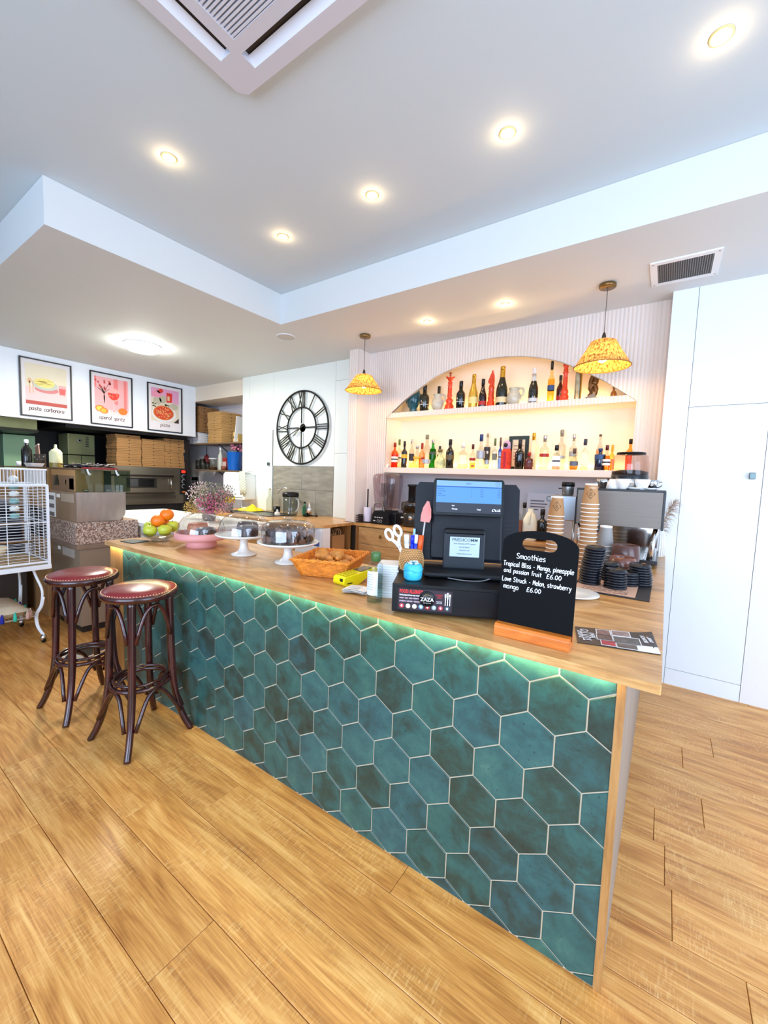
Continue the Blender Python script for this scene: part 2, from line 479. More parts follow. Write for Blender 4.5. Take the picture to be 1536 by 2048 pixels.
ORD = ['first', 'second', 'third', 'fourth', 'fifth', 'sixth', 'seventh', 'eighth', 'ninth', 'tenth', 'eleventh', 'twelfth', 'thirteenth', 'fourteenth', 'fifteenth', 'sixteenth', 'seventeenth', 'eighteenth', 'nineteenth', 'twentieth']
# ------------------------------------------------------------------ the room
ZS, ZC = 2.617, 2.865          # soffit and main ceiling heights
floor = MB().box(-9, 2.9, -3, 4.2, -.06, -.009).obj('floor', P('dark joint under the planks', (92, 60, 34), .8))
struct(floor)
PL = MB()
w, L, h, c = .1885, 1.2985, .009, .0015
vs = [(0, 0, -h), (L, 0, -h), (L, w, -h), (0, w, -h), (0, 0, -c), (L, 0, -c), (L, w, -c), (0, w, -c), (c, c, 0), (L - c, c, 0), (L - c, w - c, 0), (c, w - c, 0)]
PL.add(vs, [(0, 1, 5, 4), (1, 2, 6, 5), (2, 3, 7, 6), (3, 0, 4, 7), (4, 5, 9, 8), (5, 6, 10, 9), (6, 7, 11, 10), (7, 4, 8, 11), (8, 9, 10, 11)])
plank_me = PL.mesh('plank', floor_mat)
known = {9: .111, 8: .276, 11: .055, 12: .22, 6: -1.42, 5: -1.62, 4: -1.02, 3: -.55}
for k in range(0, 20):
    y = 1.228 - .19 * 8 + .19 * k
    x0 = known.get(k, random.uniform(0, 1.3)) - 1.3 * 6
    for j in range(-1, 10):
        x = x0 + 1.3 * j
        if x > 1.9 or x < -6.2: continue
        o = bpy.data.objects.new('plank', plank_me); COL.objects.link(o); o.parent = floor; o.location = (x, y, 0)
# main ceiling, dropped soffit round the bar
struct(MB().box(-9, 2.9, -3, 4.2, ZC, ZC + .1).obj('ceiling', CEIL))
sx0, sy0, sy1 = -2.815, .826, 2.442
struct(MB().prism([(-9, sy0), (sx0, sy0), (sx0, sy1), (2.9, sy1), (2.9, 4.2), (-9, 4.2)], ZS, ZC - .001).obj('ceiling_soffit', SOFF))
# shell walls that the camera does not see but the light does
wl = MB().box(2.7, 2.8, -3, -1.1, 0, ZC).box(2.7, 2.8, 2.3, 3.5, 0, ZC).box(2.7, 2.8, -1.1, 2.3, 0, .3).box(2.7, 2.8, -1.1, 2.3, 2.6, ZC)
struct(wl.obj('wall_right', WHITE))
wf = MB().box(-9, -4.3, -3, -2.9, 0, ZC).box(1.9, 2.8, -3, -2.9, 0, ZC).box(-4.3, 1.9, -3, -2.9, 0, .28).box(-4.3, 1.9, -3, -2.9, 2.65, ZC)
struct(wf.obj('wall_front', WHITE))
struct(MB().box(-9.1, -9, -3, 4.2, 0, ZC).obj('wall_left', P('kitchen wall grey', (120, 122, 118), .6)))
# --- white cupboard wall on the right with its flush door
YC = 3.343
cw = struct(MB().box(-.055, 2.7, YC + .02, YC + .12, 0, ZS).obj('wall_right_back', P('dark shadow gap', (70, 76, 84), .8)))
CUPW = P('white lacquered panel', (232, 240, 244), .4)
for nm, x0, x1, z0, z1 in (('stile_panel', -.06, .076, 0, ZS), ('upper_panel', .0785, 1.55, 1.8645, ZS), ('plinth_panel', .0785, .4705, 0, .1085), ('side_panel', .4735, 2.7, 0, 1.8615)):
    m = CUPW if nm != 'side_panel' else P('white plaster', (232, 232, 230), .7, bump=.25, bscale=40)
    MB().box(x0, x1, YC, YC + .021, z0, z1).obj(nm, m, cw)
MB().box(1.553, 2.7, YC, YC + .021, 1.8645, ZS).obj('upper_panel', CUPW, cw)
MB().box(-.06, -.048, YC + .02, 3.49, 0, ZS).obj('return_panel', FLUTE, cw)
dr = struct(MB().box(.0785, .4705, YC, YC + .021, .1115, 1.8615).obj('door_1', CUPW))
hd = MB().cbox((0, -.02, 0), (.03, .018, .04)).obj('handle', P('dark steel', (96, 110, 110), .3, .8), dr, (.42, YC, 1.425), bevel=.003)
MB().tube([(0, .0, 0), (0, -.012, 0)], .006).obj('spindle', CHROME, hd)
hd['label'] = 'small square steel knob'
# --- bar alcove: recess, fluted panel with the arch, shelves
YF, YR = 3.473, 3.765
XL, XR, XM = -2.399, -.226, -1.3125
AR = [(0, 2.394), (.12, 2.39), (.25, 2.375), (.36, 2.352), (.46, 2.324), (.55, 2.292), (.64, 2.246), (.73, 2.195), (.88, 2.104), (1.02, 2.0), (1.0865, 1.948)]
def arch(x):
    d = abs(x - XM)
    for (a, za), (b, zb) in zip(AR, AR[1:]):
        if d <= b:
            return za + (zb - za) * (d - a) / (b - a)
    return 1.948
wb = struct(MB().box(-2.63, -.05, YR, YR + .08, 0, ZS).obj('wall_back', P('warm white recess paint', (244, 232, 214), .6)))
for x0 in (XL - .03, XR):
    MB().box(x0, x0 + .03, YF + .008, YR, .879, ZS).obj('recess_jamb', P('warm white recess paint', (244, 232, 214)), wb)
MB().box(XL, XR, YR - .004, YR - .0005, .879, 1.398).obj('lower_recess_panel', GREYWALL, wb)
fp = MB()
def flute_y(x, amp=.0052, pitch=.026):
    return -amp * abs(math.cos(PI * x / pitch)) 
def flutes(mb, x0, x1, lo, hi, y, extra=()):
    n = int((x1 - x0) / .0052)
    xs = sorted(set([round(x0 + (x1 - x0) * i / n, 5) for i in range(n + 1)] + [e for e in extra if x0 <= e <= x1]))
    vs, fs = [], []
    for x in xs:
        for z in (lo(x), hi(x)):
            vs.append((x, y + flute_y(x), z))
    for i in range(len(xs) - 1):
        fs.append((2 * i, 2 * i + 2, 2 * i + 3, 2 * i + 1))
    mb.add(vs, fs, False)
top = lambda x: ZS
flutes(fp, -2.622, -.06, lambda x: arch(x) if XL < x < XR else 1.948, top, YF, (XL, XR, XM))
flutes(fp, -2.622, XL, lambda x: .879, lambda x: 1.948, YF)
flutes(fp, XR, -.06, lambda x: .879, lambda x: 1.948, YF)
fp.obj('fluted_panel', FLUTE, wb)
ed = MB()
xs = [XL + (XR - XL) * i / 90 for i in range(91)]
ed.add([(x, yy, arch(x) + dz) for x in xs for yy, dz in ((YF - .006, 0), (YF + .02, 0), (YF - .006, .004))], [(3 * i, 3 * i + 3, 3 * i + 4, 3 * i + 1) for i in range(90)] + [(3 * i + 2, 3 * i + 5, 3 * i + 3, 3 * i) for i in range(90)])
ed.obj('arch_edge_trim', P('arch edge trim', (170, 158, 150), .5), wb)
us = MB().box(XL, XR, YF + .004, YR, 1.953, 1.994).obj('upper_shelf', CREAM, wb)
uf = MB(); flutes(uf, XL, XR, lambda x: 1.948, lambda x: max(1.9481, min(1.996, arch(x))), YF, (XL, XR))
uf.obj('shelf_front', FLUTE, us)
ls = MB().box(-2.415, XR, YF - .006, YR, 1.398, 1.452).obj('lower_shelf', P('lower shelf paint', (240, 224, 208), .5), wb, bevel=.002)
MB().box(XL + .03, XR - .03, YR - .012, YR - .002, 1.4525, 1.458).obj('led_strip', LEDW, ls)
MB().box(XL + .25, XR - .25, YR - .012, YR - .002, 1.9945, 2.0).obj('led_strip', LEDW, us)
# pilaster left of the alcove
pl = struct(MB().box(-2.742, -2.622, 3.28, 3.8, .879, ZS).obj('wall_pilaster', P('pilaster paint', (234, 224, 216), .55)))
pf = MB(); flutes(pf, -2.742, -2.622, lambda x: .879, top, 3.279)
pf.obj('fluted_panel', FLUTE, pl)
# --- clock wall: white tall cupboards
YK = 3.508
kw = struct(MB().box(-4.78, -2.742, YK + .015, 4.1, 0, ZS).obj('wall_left_back', P('pale shadow gap', (150, 158, 156), .8)))
KW = P('white cupboard panel', (232, 238, 234), .45)
for nm, x0, x1, z0, z1 in (('stile_panel', -4.784, -4.641, 0, ZS), ('upper_panel', -4.638, -4.16, 1.9065, ZS), ('clock_panel', -4.157, -3.1265, 1.453, ZS), ('end_panel', -3.1235, -2.742, 2.406, ZS), ('end_panel', -3.1235, -2.742, 1.6015, 2.403), ('end_panel', -3.1235, -2.742, .8, 1.5985)):
    MB().box(x0, x1, YK, YK + .016, z0, z1).obj(nm, KW, kw)
d2 = struct(MB().box(-4.638, -4.175, YK, YK + .016, .1, 1.9035).obj('door_2', KW))
MB().box(-4.172, -4.16, YK + .002, YK + .015, 1.455, 1.9).obj('edge_strip', P('dark gap shade', (84, 88, 88), .5), d2)  # dark strip paints in the shade of the open gap beside the door
h2 = MB().cbox((0, -.012, 0), (.032, .02, .04)).obj('handle', P('dark steel', (96, 110, 110)), d2, (-4.235, YK, 1.474), bevel=.003)
st = P('veined grey stone tile', (150, 146, 134), .35, var=.2, vscale=7, stretch=(1, 1, 4.5))
sb = struct(MB().box(-4.152, -3.128, YK + .004, YK + .016, .86, 1.45).obj('trim_1', P('grey grout', (130, 126, 116), .8), None))
for x0, x1, z0, z1 in ((-4.15, -3.64, 1.171, 1.449), (-3.637, -3.13, 1.171, 1.449), (-4.15, -3.40, .86, 1.168), (-3.397, -3.13, .86, 1.168)):
    MB().box(x0, x1, YK - .004, YK + .005, z0, z1).obj('splashback_tile', st, sb, bevel=.001)
# --- niche left of the clock wall, poster bulkhead, kitchen behind
struct(MB().box(-9, -4.78, 4.0, 4.1, 0, ZS).obj('wall_niche', P('niche wall paint', (226, 222, 226), .7)))
struct(MB().box(-6.09, -4.784, 3.55, 4.0, 2.405, ZS).obj('trim_2', P('beam paint', (226, 216, 200), .7)))
XP = -5.99
struct(MB().box(XP - .1, XP, -2.9, 3.55, 1.877, ZS).obj('wall_bulkhead', P('bulkhead paint', (236, 242, 250), .6)))
struct(MB().box(-9, XP - .1, -2.9, 3.5, 2.36, 2.4).obj('ceiling_kitchen', P('dark kitchen ceiling', (34, 34, 36), .8)))  # kitchen ceiling in one even dark grey
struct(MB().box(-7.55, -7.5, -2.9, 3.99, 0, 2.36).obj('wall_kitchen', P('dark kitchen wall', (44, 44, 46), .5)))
# ------------------------------------------------------------------ the bar counter
YT, ZW = 1.1487, .879           # tile face, worktop top
ct = thing('bar_counter', 'long bar counter fronted with teal hexagon tiles in pale grout', 'counter', (-1.45, 1.16, 0))
B = ct.location
def loc(m): return Matrix.Translation(-B) @ m
IB = Matrix.Translation(-B)
MB().box(-2.752, -.066, YT + .0035, YT + .03, 0, .852, IB).obj('grout_panel', P('pale sand grout', (204, 188, 160), .8), ct)
hx, hr = .15, .15 / math.sqrt(3)
def clip(poly, f):
    out = []
    for i in range(len(poly)):
        a, b = poly[i], poly[(i + 1) % len(poly)]
        fa, fb = f(a), f(b)
        if fa >= 0: out.append(a)
        if (fa >= 0) != (fb >= 0):
            t = fa / (fa - fb); out.append((a[0] + (b[0] - a[0]) * t, a[1] + (b[1] - a[1]) * t))
    return out
def tile_mesh(poly):
    n = len(poly); cxp = sum(p[0] for p in poly) / n; czp = sum(p[1] for p in poly) / n
    ins = []
    for x, z in poly:
        dx, dz = cxp - x, czp - z; L_ = math.hypot(dx, dz) or 1
        ins.append((x + dx / L_ * .0018, z + dz / L_ * .0018))
    vs = [(x, .006, z) for x, z in poly] + [(x, .0012, z) for x, z in poly] + [(x, 0, z) for x, z in ins]
    fs = [tuple(range(2 * n, 3 * n))]
    for i in range(n):
        j = (i + 1) % n
        fs += [(i, j, n + j, n + i), (n + i, n + j, 2 * n + j, 2 * n + i)]
    return MB().add(vs, fs).mesh('tile', tile_mat)
g = .0022
full = [(math.sin(PI / 3 * k) * (hr - g * 1.15), math.cos(PI / 3 * k) * (hr - g * 1.15)) for k in range(6)]
full_me = tile_mesh(full)
for row in range(-1, 8):
    zc = .736 - .13 * (row - 1)
    off = -.127 - .075 if row % 2 else -.127
    for k in range(-2, 20):
        xc = off - .15 * k
        if xc < -2.752 - .08 or xc > -.066 + .08: continue
        poly = [(xc + x, zc + z) for x, z in full]
        if min(p[0] for p in poly) >= -2.752 and max(p[0] for p in poly) <= -.066 and min(p[1] for p in poly) >= .004 and max(p[1] for p in poly) <= .852:
            me, px_, pz_ = full_me, xc, zc
        else:
            for f in (lambda p: p[0] + 2.751, lambda p: -.067 - p[0], lambda p: p[1] - .004, lambda p: .852 - p[1]):
                if poly: poly = clip(poly, f)
            q = []
            for p in poly:
                if not q or math.hypot(p[0] - q[-1][0], p[1] - q[-1][1]) > .003: q.append(p)
            if len(q) < 3: continue
            ar = abs(sum(q[i][0] * q[(i + 1) % len(q)][1] - q[(i + 1) % len(q)][0] * q[i][1] for i in range(len(q)))) / 2
            if ar < .0003: continue
            px_, pz_ = xc, zc
            me = tile_mesh([(x - xc, z - zc) for x, z in q])
        o = bpy.data.objects.new('tile', me); COL.objects.link(o); o.parent = ct
        o.location = (px_ - B.x, YT - B.y, pz_)
MB().box(-.0655, -.047, YT - .002, YT + .03, 0, .855, IB).obj('edge_strip', oakz_mat, ct)
MB().box(-2.92, -2.753, YT - .002, YT + .03, 0, .855, IB).obj('front_board', oakz_mat, ct)
MB().box(-.075, -.0485, YT + .031, 3.34, 0, .855, IB).obj('side_panel', P('grey timber panel', (150, 136, 122), .6, var=.08, vscale=6, stretch=(1, 1, .2)), ct)
MB().box(-2.915, -2.895, YT + .03, 1.68, 0, .855, IB).obj('end_panel', oakz_mat, ct)
MB().box(-2.9, -.66, 1.66, 1.68, 0, .855, IB).obj('back_panel', oak_mat, ct)
MB().box(-2.74, -.07, 1.135, 1.146, .8522, .8548, IB).obj('led_strip', LEDG, ct)
wt = thing('worktop', 'oak block worktop along the bar turning back to the white cupboards', 'worktop', (-1.45, 1.4, .855))
MB().prism([(-2.93, 1.119), (.023, 1.119), (.023, 3.325), (-.66, 3.325), (-.66, 1.715), (-2.93, 1.715)], .855, ZW, Matrix.Translation((1.45, -1.4, -.855))).obj('top', top_mat, wt, bevel=.002, seg=1)
# LED light below the overhang, grazing the tiles
area('counter_led_light', (-1.49, 1.134, .8515), (0, .3, -1), 2.84, .014, 6.0, (255, 238, 172), up='Y')
# recess lighting
area('lower_shelf_led_light', (-1.31, YR - .03, 1.462), (0, -.35, 1), 2.05, .02, 4.6, (255, 214, 150))
area('upper_shelf_led_light', (-1.31, YR - .03, 2.004), (0, -.35, 1), 1.7, .02, 5.5, (255, 212, 140))
area('under_slab_led_light', (-1.31, YF + .05, 1.945), (0, .5, -1), 2.05, .02, .9, (255, 222, 170))

# ------------------------------------------------------------------ bar stools
def make_stool():
    t = thing('bar_stool', 'bentwood bar stool with round red leather seat, nearer the camera', 'stool')
    MB().lathe([(0, .715), (.150, .715), (.166, .722), (.170, .735), (.168, .748), (.160, .752), (0, .752)], 40).obj('seat_frame', bent_mat, t)
    MB().lathe([(.159, .749), (.157, .757), (.13, .768), (.08, .776), (0, .779)], 40).obj('cushion', P('oxblood leather', (128, 34, 38), .28, var=.08, vscale=10, bump=.05, bscale=120, coat=.2), t)
    sb_ = MB()
    for i in range(74):
        a = 2 * PI * i / 74
        sb_.ball((.1595 * math.cos(a), .1595 * math.sin(a), .7535), .0032, 6, 4)
    stuff(sb_.obj('studs', P('pale brass studs', (226, 190, 150), .3, .7), t))
    MB().tube([(.161 * math.cos(2 * PI * i / 40), .161 * math.sin(2 * PI * i / 40), .7505) for i in range(40)], .003, 6, True).obj('piping', P('worn leather piping', (150, 80, 66), .5), t)
    leg = smoothline([(.130, 0, .722), (.133, 0, .6), (.138, 0, .42), (.146, 0, .27), (.167, 0, .15), (.197, 0, .06), (.228, 0, .0)], 4)
    for k in range(4):
        MB().tube(leg, [.019 - .004 * i / len(leg) for i in range(len(leg))], 10).obj('leg', bent_mat, t, rot=(0, 0, k * PI / 2 + PI / 4))
    MB().tube([(.128 * math.cos(2 * PI * i / 40), .128 * math.sin(2 * PI * i / 40), .285) for i in range(40)], .0105, 8, True).obj('foot_ring', bent_mat, t)
    MB().tube([(.118 * math.cos(2 * PI * i / 40), .118 * math.sin(2 * PI * i / 40), .307) for i in range(40)], .008, 8, True).obj('inner_ring', bent_mat, t)
    def brace(r0, z0, r1, z1, rad):
        pts = []
        a0 = .13; a1 = PI / 2 - .13
        for i in range(17):
            u = i / 16
            a = a0 + (a1 - a0) * (.5 - .5 * math.cos(PI * u) if False else u)
            k = 1 - abs(2 * u - 1) ** 2.6
            r = r0 + (r1 - r0) * k
            # chord between the two legs, bowed up
            pts.append((r * math.cos(a) , r * math.sin(a), z0 + (z1 - z0) * k))
        return pts
    for k in range(4):
        MB().tube(brace(.142, .52, .122, .69, .01), .0095, 8).obj('seat_brace', bent_mat, t, rot=(0, 0, k * PI / 2 + PI / 4))
        MB().tube(brace(.185, .115, .125, .27, .01), .0095, 8).obj('foot_brace', bent_mat, t, rot=(0, 0, k * PI / 2 + PI / 4))
    return t
stool = make_stool(); stool['group'] = 'red bentwood bar stools'
stool.location = (-2.105, .954, 0); stool.rotation_euler = (0, 0, .09)
s2 = dup(stool, 'bentwood bar stool with round red leather seat, behind and left of the nearer one', (-2.63, .895, 0), .06)

# ------------------------------------------------------------------ pendants, downlights, ceiling fittings
SHADE, nt, b = base_mat('woven straw shade')
tc = nd(nt, 'ShaderNodeTexCoord'); wv = nd(nt, 'ShaderNodeTexNoise'); mp = nd(nt, 'ShaderNodeMapping')
mp.inputs['Scale'].default_value = (95, 95, 4); wv.inputs['Scale'].default_value = 1; wv.inputs['Detail'].default_value = 5
nt.links.new(tc.outputs['Object'], mp.inputs[0]); nt.links.new(mp.outputs[0], wv.inputs[0])
rp = nd(nt, 'ShaderNodeValToRGB'); rp.color_ramp.elements[0].position = .36; rp.color_ramp.elements[1].position = .62
rp.color_ramp.elements[0].color = (*lin((110, 70, 30)), 1); rp.color_ramp.elements[1].color = (*lin((222, 180, 104)), 1)
nt.links.new(wv.outputs['Fac'], rp.inputs[0]); nt.links.new(rp.outputs[0], b.inputs['Base Color']); b.inputs['Roughness'].default_value = .8
tl = nd(nt, 'ShaderNodeBsdfTranslucent'); mx = nd(nt, 'ShaderNodeMixShader'); mx.inputs[0].default_value = .24
nt.links.new(rp.outputs[0], tl.inputs[0]); nt.links.new(b.outputs[0], mx.inputs[1]); nt.links.new(tl.outputs[0], mx.inputs[2])
nt.links.new(mx.outputs[0], nt.nodes['Material Output'].inputs[0])
def pendant(label, x, y, zb, zt, r):
    t = thing('pendant_lamp', label, 'lamp', (x, y, ZS), 0, 'woven pendant lamps over the bar')
    MB().lathe([(0, 0), (.046, 0), (.05, -.006), (.05, -.02), (.046, -.024), (0, -.024)], 28).obj('ceiling_rose', P('antique brass', (132, 104, 60), .35, .8), t)
    MB().tube([(0, 0, -.024), (0, 0, zt - ZS + .02)], .0025, 6).obj('cord', P('grey brown flex', (110, 96, 86), .6), t)
    MB().lathe([(0, .05), (.006, .05), (.012, .03), (.014, .0), (.0, 0)], 14, Matrix.Translation((0, 0, zt - ZS - .005))).obj('cord_grip', P('bronze fitting', (50, 38, 30), .4), t)
    prof = [(.012, zt - ZS), (.05, zt - ZS - .002), (.075, zt - ZS - .012), (r * .66, (zt + zb) / 2 - ZS + .01), (r, zb - ZS + .004)]
    sh = MB().lathe(prof, 44).obj('shade', SHADE, t)
    MB().tube([(r * math.cos(2 * PI * i / 48), r * math.sin(2 * PI * i / 48), zb - ZS + .003) for i in range(48)], .0035, 6, True).obj('shade_rim', P('straw rim', (150, 104, 44), .8), sh)
    bl = MB().ball((0, 0, 0), (.032, .032, .042), 16, 10).obj('bulb', P('glowing bulb', (255, 236, 190), .4, emit=(255, 232, 170), estr=14), t, (0, 0, zb + .07 - ZS))
    MB().lathe([(.013, .04), (.016, .042), (.016, .085), (.010, .09)], 12).obj('lamp_holder', P('bronze fitting', (50, 38, 30)), t, (0, 0, zb + .07 - ZS))
    point('pendant_light', (x, y, zb + .015), 5.5, (255, 196, 110), .035)
    point('pendant_light', (x + .045, y - .045, zb + .07), 1.6, (255, 196, 110), .03)
pendant('woven straw pendant lamp hanging beside the fluted pilaster', -2.336, 3.0, 2.122, 2.268, .166)
pendant('woven straw pendant lamp hanging in front of the right end of the arch', -.406, 3.02, 2.10, 2.272, .166)
DL_W = P('downlight bezel', (236, 204, 140), .35)
def downlight(label, x, y, z, power, grp, r=.036):
    t = thing('ceiling_downlight', label, 'light', (x, y, z), 0, grp)
    MB().lathe([(r, 0), (r * 1.0, -.003), (r * .86, -.006), (r * .74, -.002), (r * .72, .0)], 24).obj('bezel', DL_W, t)
    MB().lathe([(0, -.0045), (r * .5, -.004), (r * .73, -.001)], 20).obj('lens', LAMPW, t)
    if power:
        spot('downlight_beam', (x, y, z - .012), power, WARM, 120, .9, .03)
        point('downlight_glow', (x, y, z - .035), power * .05, WARM, .02)
for lb, x, y in (('warm recessed downlight in the ceiling, nearest the right edge', .039, 1.862), ('warm recessed downlight, second from the right in the row of four', -.691, 1.862), ('warm recessed downlight, third from the right in the row of four', -1.431, 1.865), ('warm recessed downlight near the inner corner of the soffit', -2.149, 1.872), ('warm recessed downlight standing alone left of the air conditioner', -2.123, 1.126)):
    downlight(lb, x, y, ZC, 9, 'warm downlights in the raised ceiling')
downlight('small downlight in the soffit, left one above the bar shelves', -1.698, 2.99, ZS, 12, 'small downlights over the bar', .032)
downlight('small downlight in the soffit, right one above the bar shelves', -1.058, 2.984, ZS, 12, 'small downlights over the bar', .032)
for i in range(4):  # out of view, added so the glass domes have lights to reflect
    for j in range(4):
        downlight('unseen warm downlight nearer the shop window, added for the glass domes to reflect', .039 - .73 * i, .39 - .73 * j, ZC, 0, 'unseen added downlights nearer the window')
t = thing('ceiling_lamp', 'round white flush ceiling lamp glowing over the kitchen end', 'lamp', (-4.527, 2.112, ZS))
MB().lathe([(.17, 0), (.174, -.006), (.168, -.012), (.15, -.013)], 40).obj('rim', WPLAST, t)
MB().lathe([(.166, -.010), (.16, -.035), (.135, -.058), (.08, -.07), (0, -.074)], 40).obj('diffuser', P('lit lamp diffuser', (255, 255, 250), .4, emit=(255, 255, 244), estr=60), t)
area('kitchen_lamp_light', (-4.527, 2.112, ZS - .085), (0, 0, -1), .3, .3, 36, (255, 250, 236))
t = thing('ceiling_speaker', 'round flat white ceiling speaker near the soffit corner', 'speaker', (-3.007, 2.67, ZS))
MB().lathe([(.085, 0), (.088, -.004), (.078, -.007)], 36).obj('rim', WPLAST, t)
MB().lathe([(.079, -.004), (.05, -.006), (0, -.006)], 36).obj('grille', P('pale speaker grille', (206, 204, 196), .7, bump=.5, bscale=900), t)
# air conditioning cassette
t = thing('air_conditioner', 'square white ceiling cassette air conditioner with slotted grille', 'air conditioner', (-1.09, .685, ZC))
ACW = P('cassette plastic', (206, 204, 210), .4)
x0, x1, y0, y1 = -.42, .42, -.42, .42
fr = MB()
slots = [(-.365, -.305, -.28, .28), (.305, .365, -.28, .28), (-.28, .28, .305, .365), (-.28, .28, -.365, -.305), (-.26, .26, -.26, .26)]
fr.prism([(x0 + .03, y0), (x1 - .03, y0), (x1, y0 + .03), (x1, y1 - .03), (x1 - .03, y1), (x0 + .03, y1), (x0, y1 - .03), (x0, y0 + .03)], -.032, -.002, holes=[[(a, c), (b_, c), (b_, d), (a, d)] for a, b_, c, d in slots])
fr.obj('panel', ACW, t, bevel=.006)
MB().box(-.40, .40, -.40, .40, -.006, -.001).obj('backing', P('dark duct', (58, 50, 44), .7), t)
for a, b_, c, d in slots[:4]:
    v = MB()
    if b_ - a < d - c:
        s_ = -1 if a < 0 else 1
        v.add([(a if s_ < 0 else b_, c, -.031), (a if s_ < 0 else b_, d, -.031), ((a + b_) / 2, d, -.012), ((a + b_) / 2, c, -.012)], [(0, 1, 2, 3)])
    else:
        s_ = -1 if c < 0 else 1
        v.add([(a, c if s_ < 0 else d, -.031), (b_, c if s_ < 0 else d, -.031), (b_, (c + d) / 2, -.012), (a, (c + d) / 2, -.012)], [(0, 1, 2, 3)])
    o = v.obj('flap', P('flap plastic', (226, 232, 240), .3), t)
    s = o.modifiers.new('thickness', 'SOLIDIFY'); s.thickness = .004
for i in range(40):
    y = -.254 + .013 * i
    MB().box(-.26, .26, y - .0035, y + .0035, -.03, -.012).obj('grille_slat', P('slat plastic', (214, 214, 220), .4), t)
t = thing('ceiling_grille', 'rectangular vent grille in a white frame in the soffit', 'vent', (-.011, 3.027, ZS))
gx, gy = .165, .163
MB().prism([(-gx, -gy), (gx, -gy), (gx, gy), (-gx, gy)], -.008, 0, holes=[[(-gx + .035, -gy + .035), (gx - .035, -gy + .035), (gx - .035, gy - .035), (-gx + .035, gy - .035)]]).obj('frame', P('vent frame paint', (236, 238, 238), .4), t, bevel=.002)
MB().box(-gx + .03, gx - .03, -gy + .03, gy - .03, -.002, -.0005).obj('mesh_back', P('dark vent', (60, 58, 56), .8), t)
sl = MB()
for i in range(24):
    x = -gx + .04 + i * (2 * gx - .08) / 23
    sl.box(x - .002, x + .002, -gy + .035, gy - .035, -.006, -.002)
for i in range(20):
    y = -gy + .04 + i * (2 * gy - .08) / 19
    sl.box(-gx + .035, gx - .035, y - .001, y + .001, -.005, -.002)
stuff(sl.obj('vent_mesh', P('grey vent mesh', (128, 124, 120), .5, .4), t))
for sx_, sy_ in ((-1, -1), (-1, 1), (1, -1), (1, 1)):
    MB().lathe([(0, -.011), (.004, -.010), (.005, -.008)], 8).obj('screw', STEEL, t, (sx_ * (gx - .015), sy_ * (gy - .02), 0))
# ------------------------------------------------------------------ posters
XQ = XP + .0005
def poster(label, y0, y1, z0, z1, bg, paint, caption, cap_w):
    t = thing('framed_poster', label, 'poster', (XQ, (y0 + y1) / 2, z0), PI / 2, 'framed food posters on the bulkhead')
    W, H = y1 - y0, z1 - z0
    hw = W / 2
    f = .014
    # local x runs to the right on the wall, local -y comes out of the wall
    MB().box(-hw, hw, -.018, 0, 0, f).box(-hw, hw, -.018, 0, H - f, H).box(-hw, -hw + f, -.018, 0, f, H - f).box(hw - f, hw, -.018, 0, f, H - f).obj('frame', P('black poster frame', (22, 22, 26), .4), t)
    MB().box(-hw + f, hw - f, -.006, -.001, f, H - f).obj('print', P('poster paper', (226, 222, 226), .6), t)
    a, b_, c, d = -hw + .05, hw - .05, .14, H - .055
    MB().box(a, b_, -.0075, -.006, c, d).obj('picture', P('poster ' + caption, bg, .6, var=.03, vscale=6), t)
    paint(t, a, b_, c, d)
    m = MB(); handwriting(m, caption, -cap_w / 2, .075, .028, .0028, -.0085, slant=.15, gap=.18, width=cap_w)
    m.obj('handwritten_caption', P('sepia ink', (92, 60, 58), .7), t)
    return t
def disc(m, x, z, rx, rz, y, n=22, a0=0, a1=2 * PI):
    pts = [(x + rx * math.cos(a0 + (a1 - a0) * i / n), z + rz * math.sin(a0 + (a1 - a0) * i / n)) for i in range(n + (0 if a1 - a0 > 6.28 else 1))]
    k = len(pts)
    m.add([(px, y, pz) for px, pz in pts], [tuple(range(k))]); return m
def flat(t, nm, col, fn, y):
    m = MB(); fn(m, y); return m.obj(nm, P('poster ink %s %02x%02x%02x' % ((nm,) + tuple(col)), col, .6), t)
